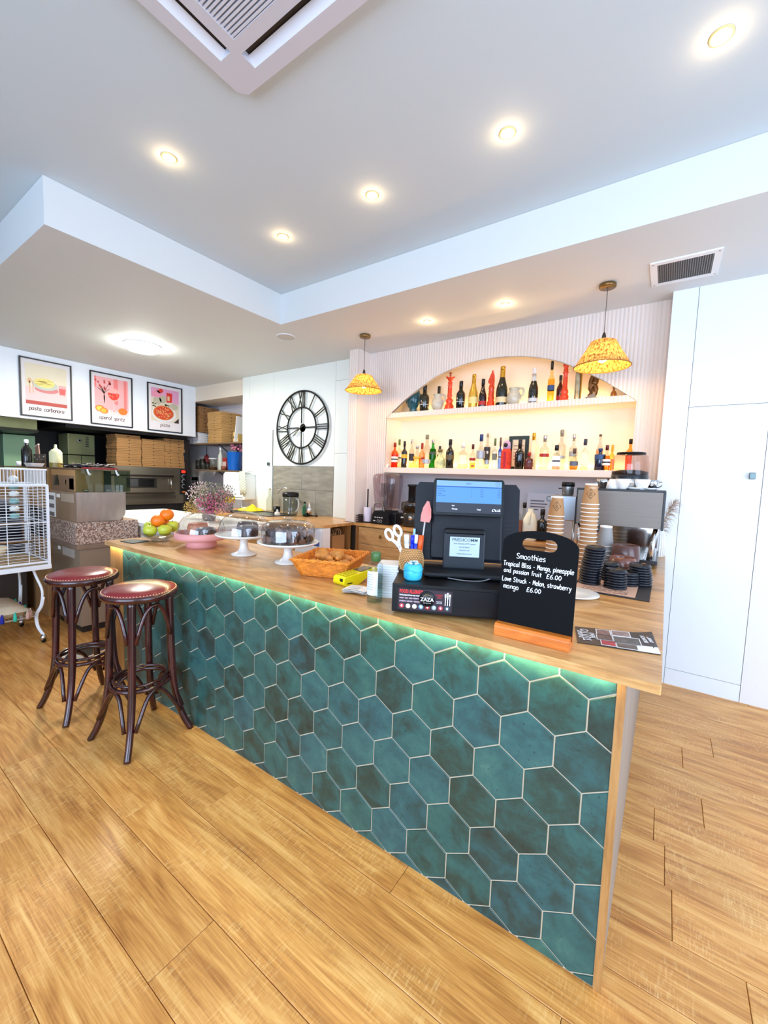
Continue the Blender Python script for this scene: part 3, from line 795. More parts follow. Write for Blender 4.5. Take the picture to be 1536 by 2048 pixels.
def carb(t, a, b_, c, d):
    W, H = b_ - a, d - c
    flat(t, 'table', (240, 196, 196), lambda m, y: m.add([(a, y, c), (b_, y, c), (b_, y, c + .52 * H), (a, y, c + .42 * H)], [(0, 1, 2, 3)]), -.008)
    flat(t, 'table_edge', (178, 74, 66), lambda m, y: m.add([(a, y, c), (b_, y, c), (b_, y, c + .09 * H), (a, y, c + .09 * H)], [(0, 1, 2, 3)]), -.0082)
    flat(t, 'shadow_shape', (206, 128, 128), lambda m, y: disc(m, a + .5 * W, c + .4 * H, .29 * W, .09 * H, y), -.0083)
    flat(t, 'plate_shape', (190, 196, 186), lambda m, y: disc(m, a + .46 * W, c + .51 * H, .31 * W, .13 * H, y), -.0084)
    flat(t, 'pasta_shape', (236, 220, 132), lambda m, y: disc(m, a + .45 * W, c + .56 * H, .25 * W, .115 * H, y), -.0086)
    def strands(m, y):
        for i in range(26):
            x = a + W * random.uniform(.26, .62); z = c + H * random.uniform(.49, .64)
            m.ribbon(smoothline([(x - .03, z), (x, z + random.uniform(-.012, .015)), (x + .03, z + random.uniform(-.01, .01))], 3), .0016, y)
    flat(t, 'pasta_strands', (202, 176, 84), strands, -.0088)
    flat(t, 'glass_shape', (244, 170, 170), lambda m, y: m.add([(a + .79 * W, y, c + .56 * H), (a + .98 * W, y, c + .56 * H), (a + .96 * W, y, c + .3 * H), (a + .81 * W, y, c + .3 * H)], [(0, 3, 2, 1)]), -.0084)
    flat(t, 'drink_shape', (226, 96, 92), lambda m, y: m.add([(a + .80 * W, y, c + .48 * H), (a + .97 * W, y, c + .48 * H), (a + .955 * W, y, c + .33 * H), (a + .815 * W, y, c + .33 * H)], [(0, 3, 2, 1)]), -.0086)
    flat(t, 'cutlery_shape', (214, 172, 130), lambda m, y: (m.ribbon([(a + .10 * W, c + .26 * H), (a + .10 * W, c + .56 * H)], .004, y), m.ribbon([(a + .18 * W, c + .28 * H), (a + .17 * W, c + .58 * H)], .004, y), disc(m, a + .10 * W, c + .57 * H, .018, .028, y)), -.0086)
def spritz(t, a, b_, c, d):
    W, H = b_ - a, d - c
    for q0, q1, q2 in ((.55, .68, .3), (.86, .95, .2), (0, .05, .7)):
        flat(t, 'curtain_fold', (236, 130, 128), lambda m, y: m.add([(a + q0 * W, y, c + q2 * H), (a + q1 * W, y, c + q2 * H), (a + q1 * W, y, d), (a + q0 * W, y, d)], [(0, 1, 2, 3)]), -.0082)
    flat(t, 'table', (226, 206, 206), lambda m, y: m.add([(a, y, c), (b_, y, c), (b_, y, c + .13 * H), (a, y, c + .13 * H)], [(0, 1, 2, 3)]), -.0082)
    def stems(m, y):
        for i in range(14):
            x = a + W * (.28 + random.uniform(-.2, .22)); z = c + H * random.uniform(.66, .9)
            m.ribbon(smoothline([(a + .28 * W, c + .3 * H), (a + .27 * W, c + .55 * H), (x, z)], 4), .0022, y)
    flat(t, 'stems', (84, 70, 64), stems, -.0084)
    flat(t, 'blooms', (206, 72, 66), lambda m, y: [disc(m, a + W * random.uniform(.02, .52), c + H * random.uniform(.68, .9), .012, .012, y, 9) for i in range(12)], -.0086)
    flat(t, 'glass_bowl', (246, 176, 170), lambda m, y: disc(m, a + .55 * W, c + .56 * H, .19 * W, .18 * H, y), -.0088)
    flat(t, 'drink', (232, 62, 48), lambda m, y: disc(m, a + .55 * W, c + .6 * H, .17 * W, .19 * H, y, 20, PI, 2 * PI), -.009)
    flat(t, 'ice', (246, 120, 96), lambda m, y: [disc(m, a + W * random.uniform(.43, .66), c + H * random.uniform(.5, .6), .014, .011, y, 6) for i in range(6)], -.0092)
    flat(t, 'glass_stem', (240, 190, 190), lambda m, y: (m.ribbon([(a + .55 * W, c + .1 * H), (a + .55 * W, c + .4 * H)], .006, y), disc(m, a + .55 * W, c + .1 * H, .13 * W, .02 * H, y)), -.0086)
    for k, (x, z, r, in_) in enumerate(((.14, .14, .13, (250, 196, 80)), (.26, .09, .12, (246, 176, 60)), (.82, .13, .14, (232, 120, 40)))):
        flat(t, 'orange_half', (226, 118, 40), lambda m, y: disc(m, a + x * W, c + z * H, r * W, r * W * .8, y), -.0088 - .0004 * k)
        flat(t, 'orange_flesh', in_, lambda m, y: disc(m, a + x * W - .004, c + z * H, r * W * .7, r * W * .58, y), -.009 - .0004 * k)
def pizz(t, a, b_, c, d):
    W, H = b_ - a, d - c
    flat(t, 'cloth', (216, 206, 186), lambda m, y: m.add([(a, y, c), (b_, y, c), (b_, y, c + .58 * H), (a, y, c + .72 * H)], [(0, 1, 2, 3)]), -.008)
    flat(t, 'side_dish', (186, 180, 158), lambda m, y: (disc(m, a + .22 * W, c + .62 * H, .15 * W, .12 * H, y), disc(m, a + .42 * W, c + .68 * H, .13 * W, .12 * H, y), disc(m, a + .82 * W, c + .5 * H, .14 * W, .1 * H, y)), -.0082)
    flat(t, 'leaves', (78, 92, 60), lambda m, y: [disc(m, a + W * random.choice((.07, .1, .15, .52, .58, .62)), c + H * random.uniform(.42, .54), .016, .008, y, 7) for i in range(14)], -.0084)
    flat(t, 'pink_cloth', (232, 150, 172), lambda m, y: (disc(m, a + .2 * W, c + .82 * H, .17 * W, .11 * H, y), disc(m, a + .3 * W, c + .92 * H, .1 * W, .07 * H, y)), -.0084)
    flat(t, 'red_can', (222, 48, 40), lambda m, y: (m.add([(a + .55 * W, y, c + .6 * H), (a + .74 * W, y, c + .62 * H), (a + .76 * W, y, c + .9 * H), (a + .55 * W, y, c + .9 * H)], [(0, 1, 2, 3)]), disc(m, a + .35 * W, c + .93 * H, .08 * W, .06 * H, y)), -.0088)
    flat(t, 'can_band', (226, 190, 150), lambda m, y: m.add([(a + .58 * W, y, c + .66 * H), (a + .66 * W, y, c + .66 * H), (a + .66 * W, y, c + .8 * H), (a + .58 * W, y, c + .8 * H)], [(0, 1, 2, 3)]), -.009)
    flat(t, 'dark_corner', (52, 40, 36), lambda m, y: m.add([(b_ - .2 * W, y, c), (b_, y, c), (b_, y, c + .16 * H)], [(0, 1, 2)]), -.0084)
    flat(t, 'plate_shape', (226, 224, 226), lambda m, y: disc(m, a + .46 * W, c + .24 * H, .44 * W, .25 * H, y, 30), -.0088)
    flat(t, 'crust', (206, 120, 58), lambda m, y: disc(m, a + .44 * W, c + .27 * H, .37 * W, .22 * H, y, 30), -.009)
    flat(t, 'sauce', (206, 66, 36), lambda m, y: disc(m, a + .44 * W, c + .27 * H, .33 * W, .19 * H, y, 30), -.0092)
    flat(t, 'cheese', (240, 190, 120), lambda m, y: [disc(m, a + W * (.44 + .29 * r * math.cos(q)), c + H * (.27 + .165 * r * math.sin(q)), .008, .006, y, 6) for r, q in [(random.random() ** .5, random.random() * 6.28) for i in range(60)]], -.0095)
poster('black framed poster of a pasta dish, leftmost of the three posters', 1.487, 1.972, 1.905, 2.555, (224, 214, 190), carb, 'pasta carbonara', .33)
poster('black framed poster of a red cocktail with oranges, middle of the three', 2.161, 2.652, 1.90, 2.556, (238, 172, 174), spritz, 'aperol spritz', .30)
poster('black framed poster of a pizza with drinks, nearest the cardboard boxes', 2.843, 3.335, 1.90, 2.555, (222, 160, 196), pizz, 'pizza', .14)

# ------------------------------------------------------------------ wall clock
t = thing('wall_clock', 'large open black metal wall clock with roman numerals above the splashback', 'clock', (-3.635, YK, 1.908))
ring = lambda r, rr: MB().tube([(r * math.cos(2 * PI * i / 72), -.022, r * math.sin(2 * PI * i / 72)) for i in range(72)], rr, 8, True)
ring(.43, .0105).obj('outer_ring', BLACK, t)
ring(.238, .0095).obj('inner_ring', BLACK, t)
for k in range(4):
    a = k * PI / 2
    MB().tube([(.05 * math.sin(a), -.022, .05 * math.cos(a)), (.235 * math.sin(a), -.022, .235 * math.cos(a))], .007, 6).obj('spoke', BLACK, t)
    MB().tube([(.42 * math.sin(a), -.018, .42 * math.cos(a)), (.42 * math.sin(a), 0, .42 * math.cos(a))], .004, 6).obj('wall_peg', BLACK, t)
MB().lathe([(0, -.03), (.045, -.03), (.05, -.02), (.05, 0), (0, 0)], 24, Matrix.Rotation(-PI / 2, 4, 'X') @ Matrix.Rotation(PI, 4, 'X') @ Matrix.Translation((0, 0, 0))).obj('hub', BLACK, t)
NUM = ['XII', 'I', 'II', 'III', 'IIII', 'V', 'VI', 'VII', 'VIII', 'IX', 'X', 'XI']
OLIVE = P('patinated black metal', (58, 56, 44), .45, .5)
for k, s in enumerate(NUM):
    a = k * PI / 6
    wds = {'I': .026, 'V': .062, 'X': .066}
    u = -sum(wds[c] for c in s) / 2
    m = MB()
    def rp_(tu, r):
        return (math.sin(a) * r + math.cos(a) * tu, -.022, math.cos(a) * r - math.sin(a) * tu)
    for c in s:
        w_ = wds[c]
        if c == 'I': segs = [((u + w_ / 2, .426), (u + w_ / 2, .24))]
        elif c == 'V': segs = [((u + .008, .424), (u + w_ / 2, .24)), ((u + w_ - .008, .424), (u + w_ / 2, .24))]
        else: segs = [((u + .006, .424), (u + w_ - .006, .24)), ((u + w_ - .006, .424), (u + .006, .24))]
        for p, q in segs:
            m.tube([rp_(*p), rp_(*q)], .0058, 6)
        u += w_
    m.obj('numeral', OLIVE, t)
def hand(nm, ang, L_, tail, wd):
    s_, c_ = math.sin(ang), math.cos(ang)
    m = MB(); m.tube([(-s_ * tail, -.034, -c_ * tail), (s_ * L_ * .8, -.034, c_ * L_ * .8), (s_ * L_, -.034, c_ * L_)], [wd, wd * .8, .001], 6)
    m.obj(nm, OLIVE, t)
hand('minute_hand', math.radians(247), .33, .07, .006)
hand('hour_hand', math.radians(234), .17, .05, .006)
# ------------------------------------------------------------------ bottles and ornaments on the bar shelves
def glassy(nm, col, rough=.06):
    return P(nm, col, rough, coat=.6)
DKG = glassy('near black glass', (12, 14, 12))
DKOL = glassy('dark olive glass', (26, 30, 18))
NAVY = glassy('navy glass', (22, 26, 52))
GRN = thin_glass('green bottle glass', (40, 170, 60), .05)
CLR = thin_glass('clear bottle glass', (236, 238, 232), .04)
FROST = P('frosted pale glass', (238, 230, 190), .35, var=.03)
def liquid(nm, col):
    return thin_glass(nm, col, .2, .15)
BODY = {
    'wine': [(0, 0), (.9, 0), (1, .02), (1, .56), (.92, .64), (.55, .73), (.36, .80), (.34, .97), (.4, .97), (.4, 1), (0, 1)],
    'fizz': [(0, 0), (.94, 0), (1, .02), (1, .36), (.93, .48), (.66, .62), (.42, .76), (.34, .9), (.38, .94), (.36, 1), (0, 1)],
    'spirit': [(0, 0), (.94, 0), (1, .02), (1, .60), (.93, .66), (.5, .72), (.34, .76), (.32, .92), (.36, 1), (0, 1)],
    'round': [(0, 0), (.8, 0), (.95, .04), (1, .2), (.98, .42), (.8, .56), (.45, .66), (.34, .74), (.32, .95), (.36, 1), (0, 1)],
    'tall': [(0, 0), (.95, 0), (1, .02), (1, .55), (.9, .62), (.5, .70), (.42, .74), (.40, 1), (0, 1)],
    'square': [(0, 0), (.96, 0), (1, .02), (1, .60), (.9, .68), (.4, .72), (.36, .76), (.36, 1), (0, 1)],
    'decanter': [(0, 0), (.96, 0), (1, .03), (1, .56), (.86, .66), (.4, .72), (.3, .76), (.36, .84), (.36, 1), (0, 1)],
}
def bottle(label, x, y, z, h, r, kind, glass, cap, capf=.16, lab=None, fill=None, fillh=.5, grp=None, nm='bottle', foil=None, lab2=None):
    t = thing(nm, label, 'bottle', (x, y, z), random.uniform(0, 6), grp)
    n = 4 if kind in ('square', 'decanter') else 22
    k = 1.3 if n == 4 else 1
    hb = h * (1 - capf * .35)
    prof = [(a * r * k, b_ * hb) for a, b_ in BODY[kind]]
    o = MB().lathe(prof, n, Matrix.Rotation(PI / 4, 4, 'Z') if n == 4 else None, smooth=(n != 4)).obj('glass_body', glass, t, bevel=.006 if n == 4 else 0)
    if n == 4: t.rotation_euler = (0, 0, .25 + random.uniform(-.1, .1))
    neck = [b_ for a, b_ in BODY[kind] if a <= .42 and a > 0]
    nr = .42 * r * k if n == 22 else .40 * r
    if n == 4: nr = .5 * r
    MB().lathe([(nr * .95, h * (1 - capf)), (nr * 1.02, h * (1 - capf)), (nr * 1.02, h * .985), (nr * .85, h), (0, h)], 16).obj('cap', cap, t)
    if foil:
        MB().lathe([(r * .62, h * .60), (r * .44, h * .72), (nr * 1.0, h * .85), (nr * 1.0, h * (1 - capf) + .001)], 22).obj('foil', foil, t)
    if lab:
        z0, z1 = lab[1] * h, lab[2] * h
        if n == 4:
            MB().lathe([(r * 1.3 + .0012, z0), (r * 1.3 + .0012, z1)], 4, Matrix.Rotation(PI / 4, 4, 'Z'), smooth=False).obj('paper_label', lab[0], t)
        else:
            MB().lathe([(r * 1.012 + .0006, z0), (r * 1.012 + .0006, z1)], 22).obj('paper_label', lab[0], t)
        if lab2:
            zz = (z0 + z1) / 2
            MB().lathe([(r * 1.3 + .002 if n == 4 else r * 1.012 + .0012, zz - .006), (r * 1.3 + .002 if n == 4 else r * 1.012 + .0012, zz + .006)], n, Matrix.Rotation(PI / 4, 4, 'Z') if n == 4 else None, smooth=n != 4).obj('label_band', lab2, t)
    if fill:
        pr = [(a * r * k * .95, max(b_ * hb, .004)) for a, b_ in BODY[kind] if b_ <= fillh]
        MB().lathe(pr + [(pr[-1][0], fillh * hb), (0, fillh * hb)], n, Matrix.Rotation(PI / 4, 4, 'Z') if n == 4 else None, smooth=n != 4).obj('drink', fill, t)
    return t
def cpx(cx, cy): return 760 + cx / 2.743, 700 + cy / 2.743
def shelf_spot(x0, x1, ytop, ybase, z, depth):
    """centre, height and radius of a thing standing on a shelf at this depth"""
    px, pyb = cpx((x0 + x1) / 2, ybase); _, pyt = cpx(0, ytop)
    c = at_y(px, pyb, depth); tp = at_y(px, pyt, depth)
    a = at_y(cpx(x0, 0)[0], pyb, depth); b_ = at_y(cpx(x1, 0)[0], pyb, depth)
    cs = math.cos(math.atan2(abs(c.x), c.y))
    return c.x, tp.z - z, abs(b_.x - a.x) / 2 * cs
LABW = P('white bottle label', (240, 236, 226), .6)
LABY = P('yellow bottle label', (222, 178, 40), .5)
LABR = P('red bottle label', (176, 36, 32), .5)
LABD = P('dark bottle label', (44, 42, 58), .5)
LABG = P('silver grey bottle label', (170, 172, 178), .4, .3)
LABB = P('blue bottle label', (42, 74, 120), .5)
GOLD = P('gold foil', (206, 158, 52), .3, .7)
REDC = P('red cap', (150, 28, 24), .4)
SILC = P('silver cap', (190, 190, 192), .3, .8)
BLUC = P('blue cap', (34, 58, 110), .4)
GRNC = P('olive green cap', (92, 108, 60), .4)
BRNC = P('brown cap', (96, 66, 52), .5)
BLKC = P('black cap', (18, 18, 20), .4)
AMB = liquid('amber drink', (222, 140, 40)); ORG = liquid('orange drink', (236, 96, 30)); PALE = liquid('pale yellow drink', (248, 232, 160)); PNK = liquid('pink orange drink', (250, 170, 130))
G1 = 'bottles on the lower bar shelf'; G2 = 'bottles on the arched upper shelf'
LOW = [
 ('orange red liqueur bottle with white label, leftmost on the lower shelf', 60, 97, 508, 640, 3.56, 'spirit', thin_glass('orange tinted glass', (250, 120, 60)), REDC, .17, (LABW, .22, .44), ORG, .55),
 ('clear bottle with green cap behind the orange red liqueur', 88, 118, 490, 636, 3.66, 'spirit', CLR, GRNC, .2, (LABW, .2, .5), None, 0),
 ('dark bottle with round yellow label, second from left on lower shelf', 115, 147, 500, 642, 3.55, 'spirit', DKG, BLKC, .2, (LABY, .36, .5), None, 0),
 ('clear bottle with plum label and silver cap behind the short pale bottle', 157, 185, 490, 632, 3.66, 'spirit', CLR, SILC, .15, (LABD, .26, .5), PALE, .2),
 ('short clear bottle of pale yellow drink in front of plum label bottle', 180, 222, 525, 643, 3.55, 'round', CLR, SILC, .14, (LABY, .42, .5), PALE, .5),
 ('orange pink bottle with a bright red cap', 212, 244, 510, 632, 3.65, 'spirit', thin_glass('peach tinted glass', (255, 180, 130)), REDC, .24, (LABR, .36, .42), PNK, .5),
 ('tall clear bottle with grey stopper left of the green bottle', 230, 276, 465, 643, 3.55, 'tall', CLR, P('grey stopper', (134, 128, 110), .5), .13, (LABG, .14, .26), None, 0),
 ('green glass bottle with silver cap on the lower shelf', 267, 306, 493, 641, 3.6, 'wine', GRN, SILC, .12, (LABW, .50, .55), liquid('green drink', (20, 150, 40)), .7),
 ('bottle with a black cap behind the squat patterned bottle', 309, 340, 527, 640, 3.67, 'spirit', DKOL, BLKC, .26, None, None, 0),
 ('squat cream and green patterned bottle with round stopper', 297, 357, 545, 648, 3.53, 'round', P('cream and moss glaze', (226, 222, 158), .4, var=.45, vscale=30), P('olive ball stopper', (120, 100, 60), .5), .16, None, None, 0),
 ('stout black bottle with faint gold label, left of the crystal decanter', 358, 403, 490, 648, 3.55, 'wine', DKG, BLKC, .2, (P('dull gold label', (96, 76, 40), .5), .3, .46), None, 0),
 ('small clear bottle with dark red cap and red label beside the decanter', 488, 522, 517, 646, 3.6, 'spirit', CLR, P('dark red cap', (92, 26, 26), .4), .2, (LABR, .34, .44), PALE, .3),
 ('clear bottle with tall blue cap, first of the two high ones', 525, 572, 463, 649, 3.54, 'round', CLR, BLUC, .2, (LABG, .3, .52), None, 0),
 ('tall bottle with purple black label behind the blue capped one', 566, 600, 458, 634, 3.67, 'tall', CLR, P('pale wood cap', (170, 150, 120), .5), .1, (LABD, .26, .62), None, 0),
 ('small clear bottle at the foot of the purple black label bottle', 572, 596, 555, 650, 3.56, 'spirit', CLR, LABW, .14, (LABG, .26, .5), None, 0),
 ('clear bottle with olive cap and green grey label', 608, 641, 485, 650, 3.56, 'square', CLR, GRNC, .24, (P('green grey label', (108, 112, 96), .5), .3, .5), None, 0),
 ('blue glass bottle with a brown cap and white band', 640, 668, 480, 650, 3.58, 'square', P('cobalt glass', (26, 48, 160), .1, coat=.6), BRNC, .28, (LABW, .34, .42), None, 0),
 ('black bottle with a slim neck in front of the dark picture frame', 735, 788, 490, 653, 3.53, 'wine', DKG, BLKC, .3, None, None, 0),
 ('short dark red bottle right of the slim necked black one', 790, 838, 562, 653, 3.54, 'spirit', glassy('dark ruby glass', (88, 14, 16)), P('scarlet cap', (170, 30, 28), .5), .22, (P('dull crimson label', (96, 34, 34), .5), .14, .4), None, 0),
 ('tall frosted pale yellow bottle with gold cap', 812, 857, 455, 648, 3.65, 'wine', FROST, GOLD, .2, None, None, 0),
 ('clear bottle with silver cap and small red label', 870, 922, 467, 653, 3.57, 'spirit', CLR, SILC, .19, (LABR, .38, .46), None, 0),
 ('tallest clear bottle with a silver and brown cap', 962, 1012, 438, 648, 3.66, 'spirit', CLR, P('pewter cap', (146, 138, 124), .4, .4), .16, (LABG, .3, .36), None, 0),
 ('broad bottle with white label, black cap and amber drink', 932, 994, 522, 654, 3.53, 'square', CLR, BLKC, .22, (LABW, .14, .56), AMB, .14),
 ('clear bottle with tall silver cap behind the small round label one', 1032, 1078, 462, 640, 3.66, 'spirit', CLR, SILC, .18, (LABG, .4, .52), None, 0),
 ('small amber bottle with a round blue grey label', 1037, 1084, 540, 654, 3.53, 'round', CLR, BRNC, .24, (P('slate badge label', (96, 104, 120), .5), .2, .4), AMB, .2),
 ('clear square bottle with dark blue cap and cream label', 1090, 1144, 488, 654, 3.55, 'square', CLR, P('ink blue cap', (44, 52, 72), .5), .2, (P('cream label', (240, 228, 196), .6), .18, .5), PALE, .15),
 ('clear slim bottle with a dark stopper behind the navy one', 1178, 1216, 463, 650, 3.67, 'wine', CLR, BRNC, .06, None, PNK, .6),
 ('navy bottle wrapped in a blue cloth collar', 1172, 1232, 540, 656, 3.55, 'wine', NAVY, BLUC, .12, (LABB, .5, .72), None, 0),
 ('amber whisky bottle with round label, left of the coffee hopper', 1216, 1260, 522, 656, 3.53, 'round', CLR, P('maroon cap', (96, 26, 24), .4), .2, (LABW, .2, .44), AMB, .62),
 ('bottle with yellow cap behind the amber whisky bottle', 1252, 1284, 520, 640, 3.66, 'spirit', thin_glass('golden tinted glass', (250, 210, 90)), LABY, .26, None, AMB, .5),
 ('amber bottle with a steel pourer spout behind the hopper lid', 1340, 1388, 488, 656, 3.6, 'spirit', thin_glass('amber tinted glass', (240, 170, 70)), BLKC, .16, None, AMB, .55),
]
for lb, x0, x1, yt_, yb_, dep, kind, gl, cap, cf, lab, fl, fh in LOW:
    x, h_, r = shelf_spot(x0, x1, yt_, yb_, 1.4525, dep)
    if kind == 'square': r *= .74
    bottle(lb, x, dep, 1.4525, h_, r, kind, gl, cap, cf, lab, fl, fh, G1, lab2=LABD if lab and lab[0] in (LABW,) else None)
# crystal decanter
x, h_, r = shelf_spot(415, 490, 510, 650, 1.4525, 3.58)
t = bottle('broad clear crystal decanter with square stopper on the lower shelf', x, 3.58, 1.4525, h_, r * .72, 'decanter', CLR, P('cut crystal stopper', (240, 232, 220), .1, coat=.5), .18, None, PALE, .2, G1, nm='decanter')
# yellow card in front of red label bottle
t = thing('price_card', 'small yellow printed card leaning against a bottle on the lower shelf', 'card', (at_y(*cpx(507, 640), 3.5).x, 3.5, 1.4525), .3)
MB().box(-.022, .022, -.001, .001, 0, .05, Matrix.Rotation(-.2, 4, 'X')).obj('card', P('yellow card', (240, 206, 40), .6), t)
MB().box(-.014, .014, -.0016, -.001, .016, .03, Matrix.Rotation(-.2, 4, 'X')).obj('print', LABR, t)
t = thing('folded_card', 'tiny folded white card at the left end of the lower shelf', 'card', (at_y(*cpx(36, 640), 3.5).x, 3.52, 1.4525), -.3)
MB().add([(-.022, -.016, 0), (.022, -.016, 0), (.022, 0, .036), (-.022, 0, .036), (.022, .016, 0), (-.022, .016, 0)], [(0, 1, 2, 3), (3, 2, 4, 5)]).obj('card', PAPER, t)
# bottle in a knitted cover
x, h_, r = shelf_spot(660, 718, 498, 652, 1.4525, 3.54)
t = thing('covered_bottle', 'bottle in an orange red knitted cover with a lilac hood', 'bottle', (x, 3.54, 1.4525), 0, G1)
KN = P('orange red knit', (226, 64, 40), .9, var=.25, vscale=30, bump=.6, bscale=220)
MB().lathe([(0, 0), (r * .9, 0), (r, .02), (r, h_ * .5), (r * .92, h_ * .62), (r * .6, h_ * .74), (0, h_ * .75)], 24).obj('knitted_cover', KN, t)
MB().lathe([(0, h_ * .70), (r * .7, h_ * .71), (r * .74, h_ * .82), (r * .66, h_ * .94), (r * .3, h_), (0, h_)], 20).obj('hood', P('lilac knit', (196, 160, 196), .9, bump=.5, bscale=200), t)
MB().lathe([(0, 0), (r * .4, .001), (r * .42, .006), (0, .012)], 14, Matrix.Translation((0, -r * .62, h_ * .84)) @ Matrix.Rotation(PI / 2, 4, 'X')).obj('dark_patch', BLKC, t)
MB().box(-r * .22, r * .22, -r * 1.02, -r * .95, h_ * .05, h_ * .6).obj('stripe', P('crimson stripe', (176, 40, 66), .9), t)
# picture frame behind the bottles
a = at_y(*cpx(700, 645), 3.70); b_ = at_y(*cpx(818, 470), 3.70)
t = thing('picture_frame', 'dark green picture frame with a printed card standing behind the bottles', 'picture frame', ((a.x + b_.x) / 2, 3.71, 1.4525))
hw, hh = (b_.x - a.x) / 2, b_.z - 1.4525
MB().prism([(-hw, 0), (hw, 0), (hw, hh), (-hw, hh)], -.01, .01, Matrix.Rotation(PI / 2, 4, 'X'), holes=[[(-hw + .03, .03), (hw - .03, .03), (hw - .03, hh - .03), (-hw + .03, hh - .03)]]).obj('frame', P('dark green frame', (34, 48, 42), .4), t)
MB().box(-hw + .03, hw - .03, -.004, .002, .03, hh - .03).obj('print', P('cream print', (232, 216, 186), .7), t)
for i in range(5):
    MB().box(-hw * .5, hw * .5, -.0045, -.004, hh * (.3 + .1 * i), hh * (.325 + .1 * i)).obj('print_line', P('brown print line', (150, 126, 110), .7), t)

# ---- upper shelf
UZ = 1.9945
UP = [
 ('black bottle with a pale ring label beside the teal head vase', 217, 268, 190, 330, 3.54, 'wine', DKOL, BLKC, .3, (LABG, .24, .27), None),
 ('bottle with a black foil neck standing behind the left grey jug', 300, 340, 200, 322, 3.68, 'wine', DKOL, BLKC, .34, None, None),
 ('black bottle with a pale ring label right of the orange king', 415, 465, 172, 318, 3.54, 'wine', DKG, BLKC, .28, (LABG, .24, .27), None),
 ('gold fizz bottle with gold foil top', 483, 535, 135, 312, 3.54, 'fizz', P('gold bottle lacquer', (226, 180, 74), .25, .5), GOLD, .1, (P('pale gold label', (238, 214, 140), .4), .14, .32), GOLD),
 ('dark bottle with a red band label left of the orange knight', 538, 583, 160, 306, 3.54, 'fizz', glassy('dark plum glass', (34, 12, 16)), BLKC, .24, (LABR, .08, .22), None),
 ('large champagne bottle with gold neck and red collar', 632, 697, 92, 299, 3.54, 'fizz', DKOL, GOLD, .1, (P('cream gold label', (232, 206, 160), .5), .08, .22), GOLD),
 ('dark green fizz bottle with white foil neck', 810, 865, 102, 287, 3.55, 'fizz', DKOL, P('white foil', (236, 232, 230), .4), .16, (P('pale torn label', (206, 210, 214), .5), .06, .16), P('silver white foil', (220, 216, 212), .4)),
 ('tall yellow liqueur bottle with dark cap and blue label', 914, 952, 62, 278, 3.56, 'tall', thin_glass('yellow tinted glass', (255, 226, 150)), BLKC, .2, (LABB, .3, .42), None),
 ('dark red bottle half hidden behind the right orange chess rook', 964, 1004, 140, 274, 3.68, 'wine', glassy('deep red glass', (70, 12, 14)), BLKC, .2, (LABR, .1, .3), None),
 ('little amber bottle at the right tip of the arch', 1263, 1298, 198, 252, 3.56, 'round', P('amber glaze', (150, 90, 40), .2, coat=.5), BRNC, .2, None, None),
]
for lb, x0, x1, yt_, yb_, dep, kind, gl, cap, cf, lab, foil in UP:
    x, h_, r = shelf_spot(x0, x1, yt_, yb_, UZ, dep)
    bottle(lb, x, dep, UZ, h_, r, kind, gl, cap, cf, lab, (liquid('limoncello', (255, 206, 80)) if 'liqueur' in lb else None), .6, G2, foil=foil)
RING = P('pale ring print', (206, 206, 200), .4)
CHESS = P('orange lacquer', (228, 66, 22), .35, coat=.3)
# king
x, h_, r = shelf_spot(350, 408, 122, 320, UZ, 3.55)
t = thing('chess_king', 'tall orange chess king with a crown and ball finial', 'chess piece', (x, 3.55, UZ), 0, 'orange chess ornaments')
pr = [(0, 0), (1, 0), (1, .05), (.86, .07), (.9, .11), (.6, .17), (.56, .2), (.7, .23), (.68, .27), (.42, .31), (.38, .34), (.5, .36), (.46, .39), (.40, .44), (.42, .56), (.36, .63), (.52, .66), (.30, .68), (.5, .72), (.3, .745), (.34, .76), (.6, .84), (.64, .85), (0, .85)]
MB().lathe([(a * r, b_ * h_) for a, b_ in pr], 26).obj('body', CHESS, t)
cr_ = MB()
for i in range(6):
    q = i * PI / 3
    cr_.tube([(r * .5 * math.cos(q), r * .5 * math.sin(q), h_ * .84), (r * .95 * math.cos(q), r * .95 * math.sin(q), h_ * .875)], [.008, .003], 6)
cr_.obj('crown_points', CHESS, t)
MB().lathe([(0, h_ * .84), (.009, h_ * .845), (.006, h_ * .9), (.012, h_ * .92), (.006, h_ * .935), (.01, h_ * .95), (.015, h_ * .97), (.01, h_ * .99), (0, h_)], 14).obj('finial', P('dull orange finial', (160, 70, 40), .4), t)
# knight
x, h_, r = shelf_spot(582, 632, 112, 304, UZ, 3.55)
t = thing('chess_knight', 'orange chess knight with a horse head', 'chess piece', (x, 3.55, UZ), 0, 'orange chess ornaments')
pr = [(0, 0), (1, 0), (1, .05), (.84, .08), (.88, .13), (.64, .19), (.74, .24), (.72, .27), (.56, .3), (.66, .34), (.62, .37), (.58, .48), (.7, .51), (.6, .54), (.56, .6), (0, .6)]
MB().lathe([(a * r, b_ * h_) for a, b_ in pr], 26).obj('body', CHESS, t)
hp = [(.5, .58), (.58, .72), (.5, .86), (.28, .94), (.22, 1.0), (.12, .945), (.02, 1.0), (-.04, .93), (-.3, .86), (-.72, .72), (-.74, .66), (-.5, .64), (-.3, .72), (-.18, .7), (-.4, .58)]
MB().prism([(a * r, b_ * h_) for a, b_ in hp], -r * .3, r * .3, Matrix.Rotation(PI / 2, 4, 'X')).obj('horse_head', CHESS, t, bevel=.005)
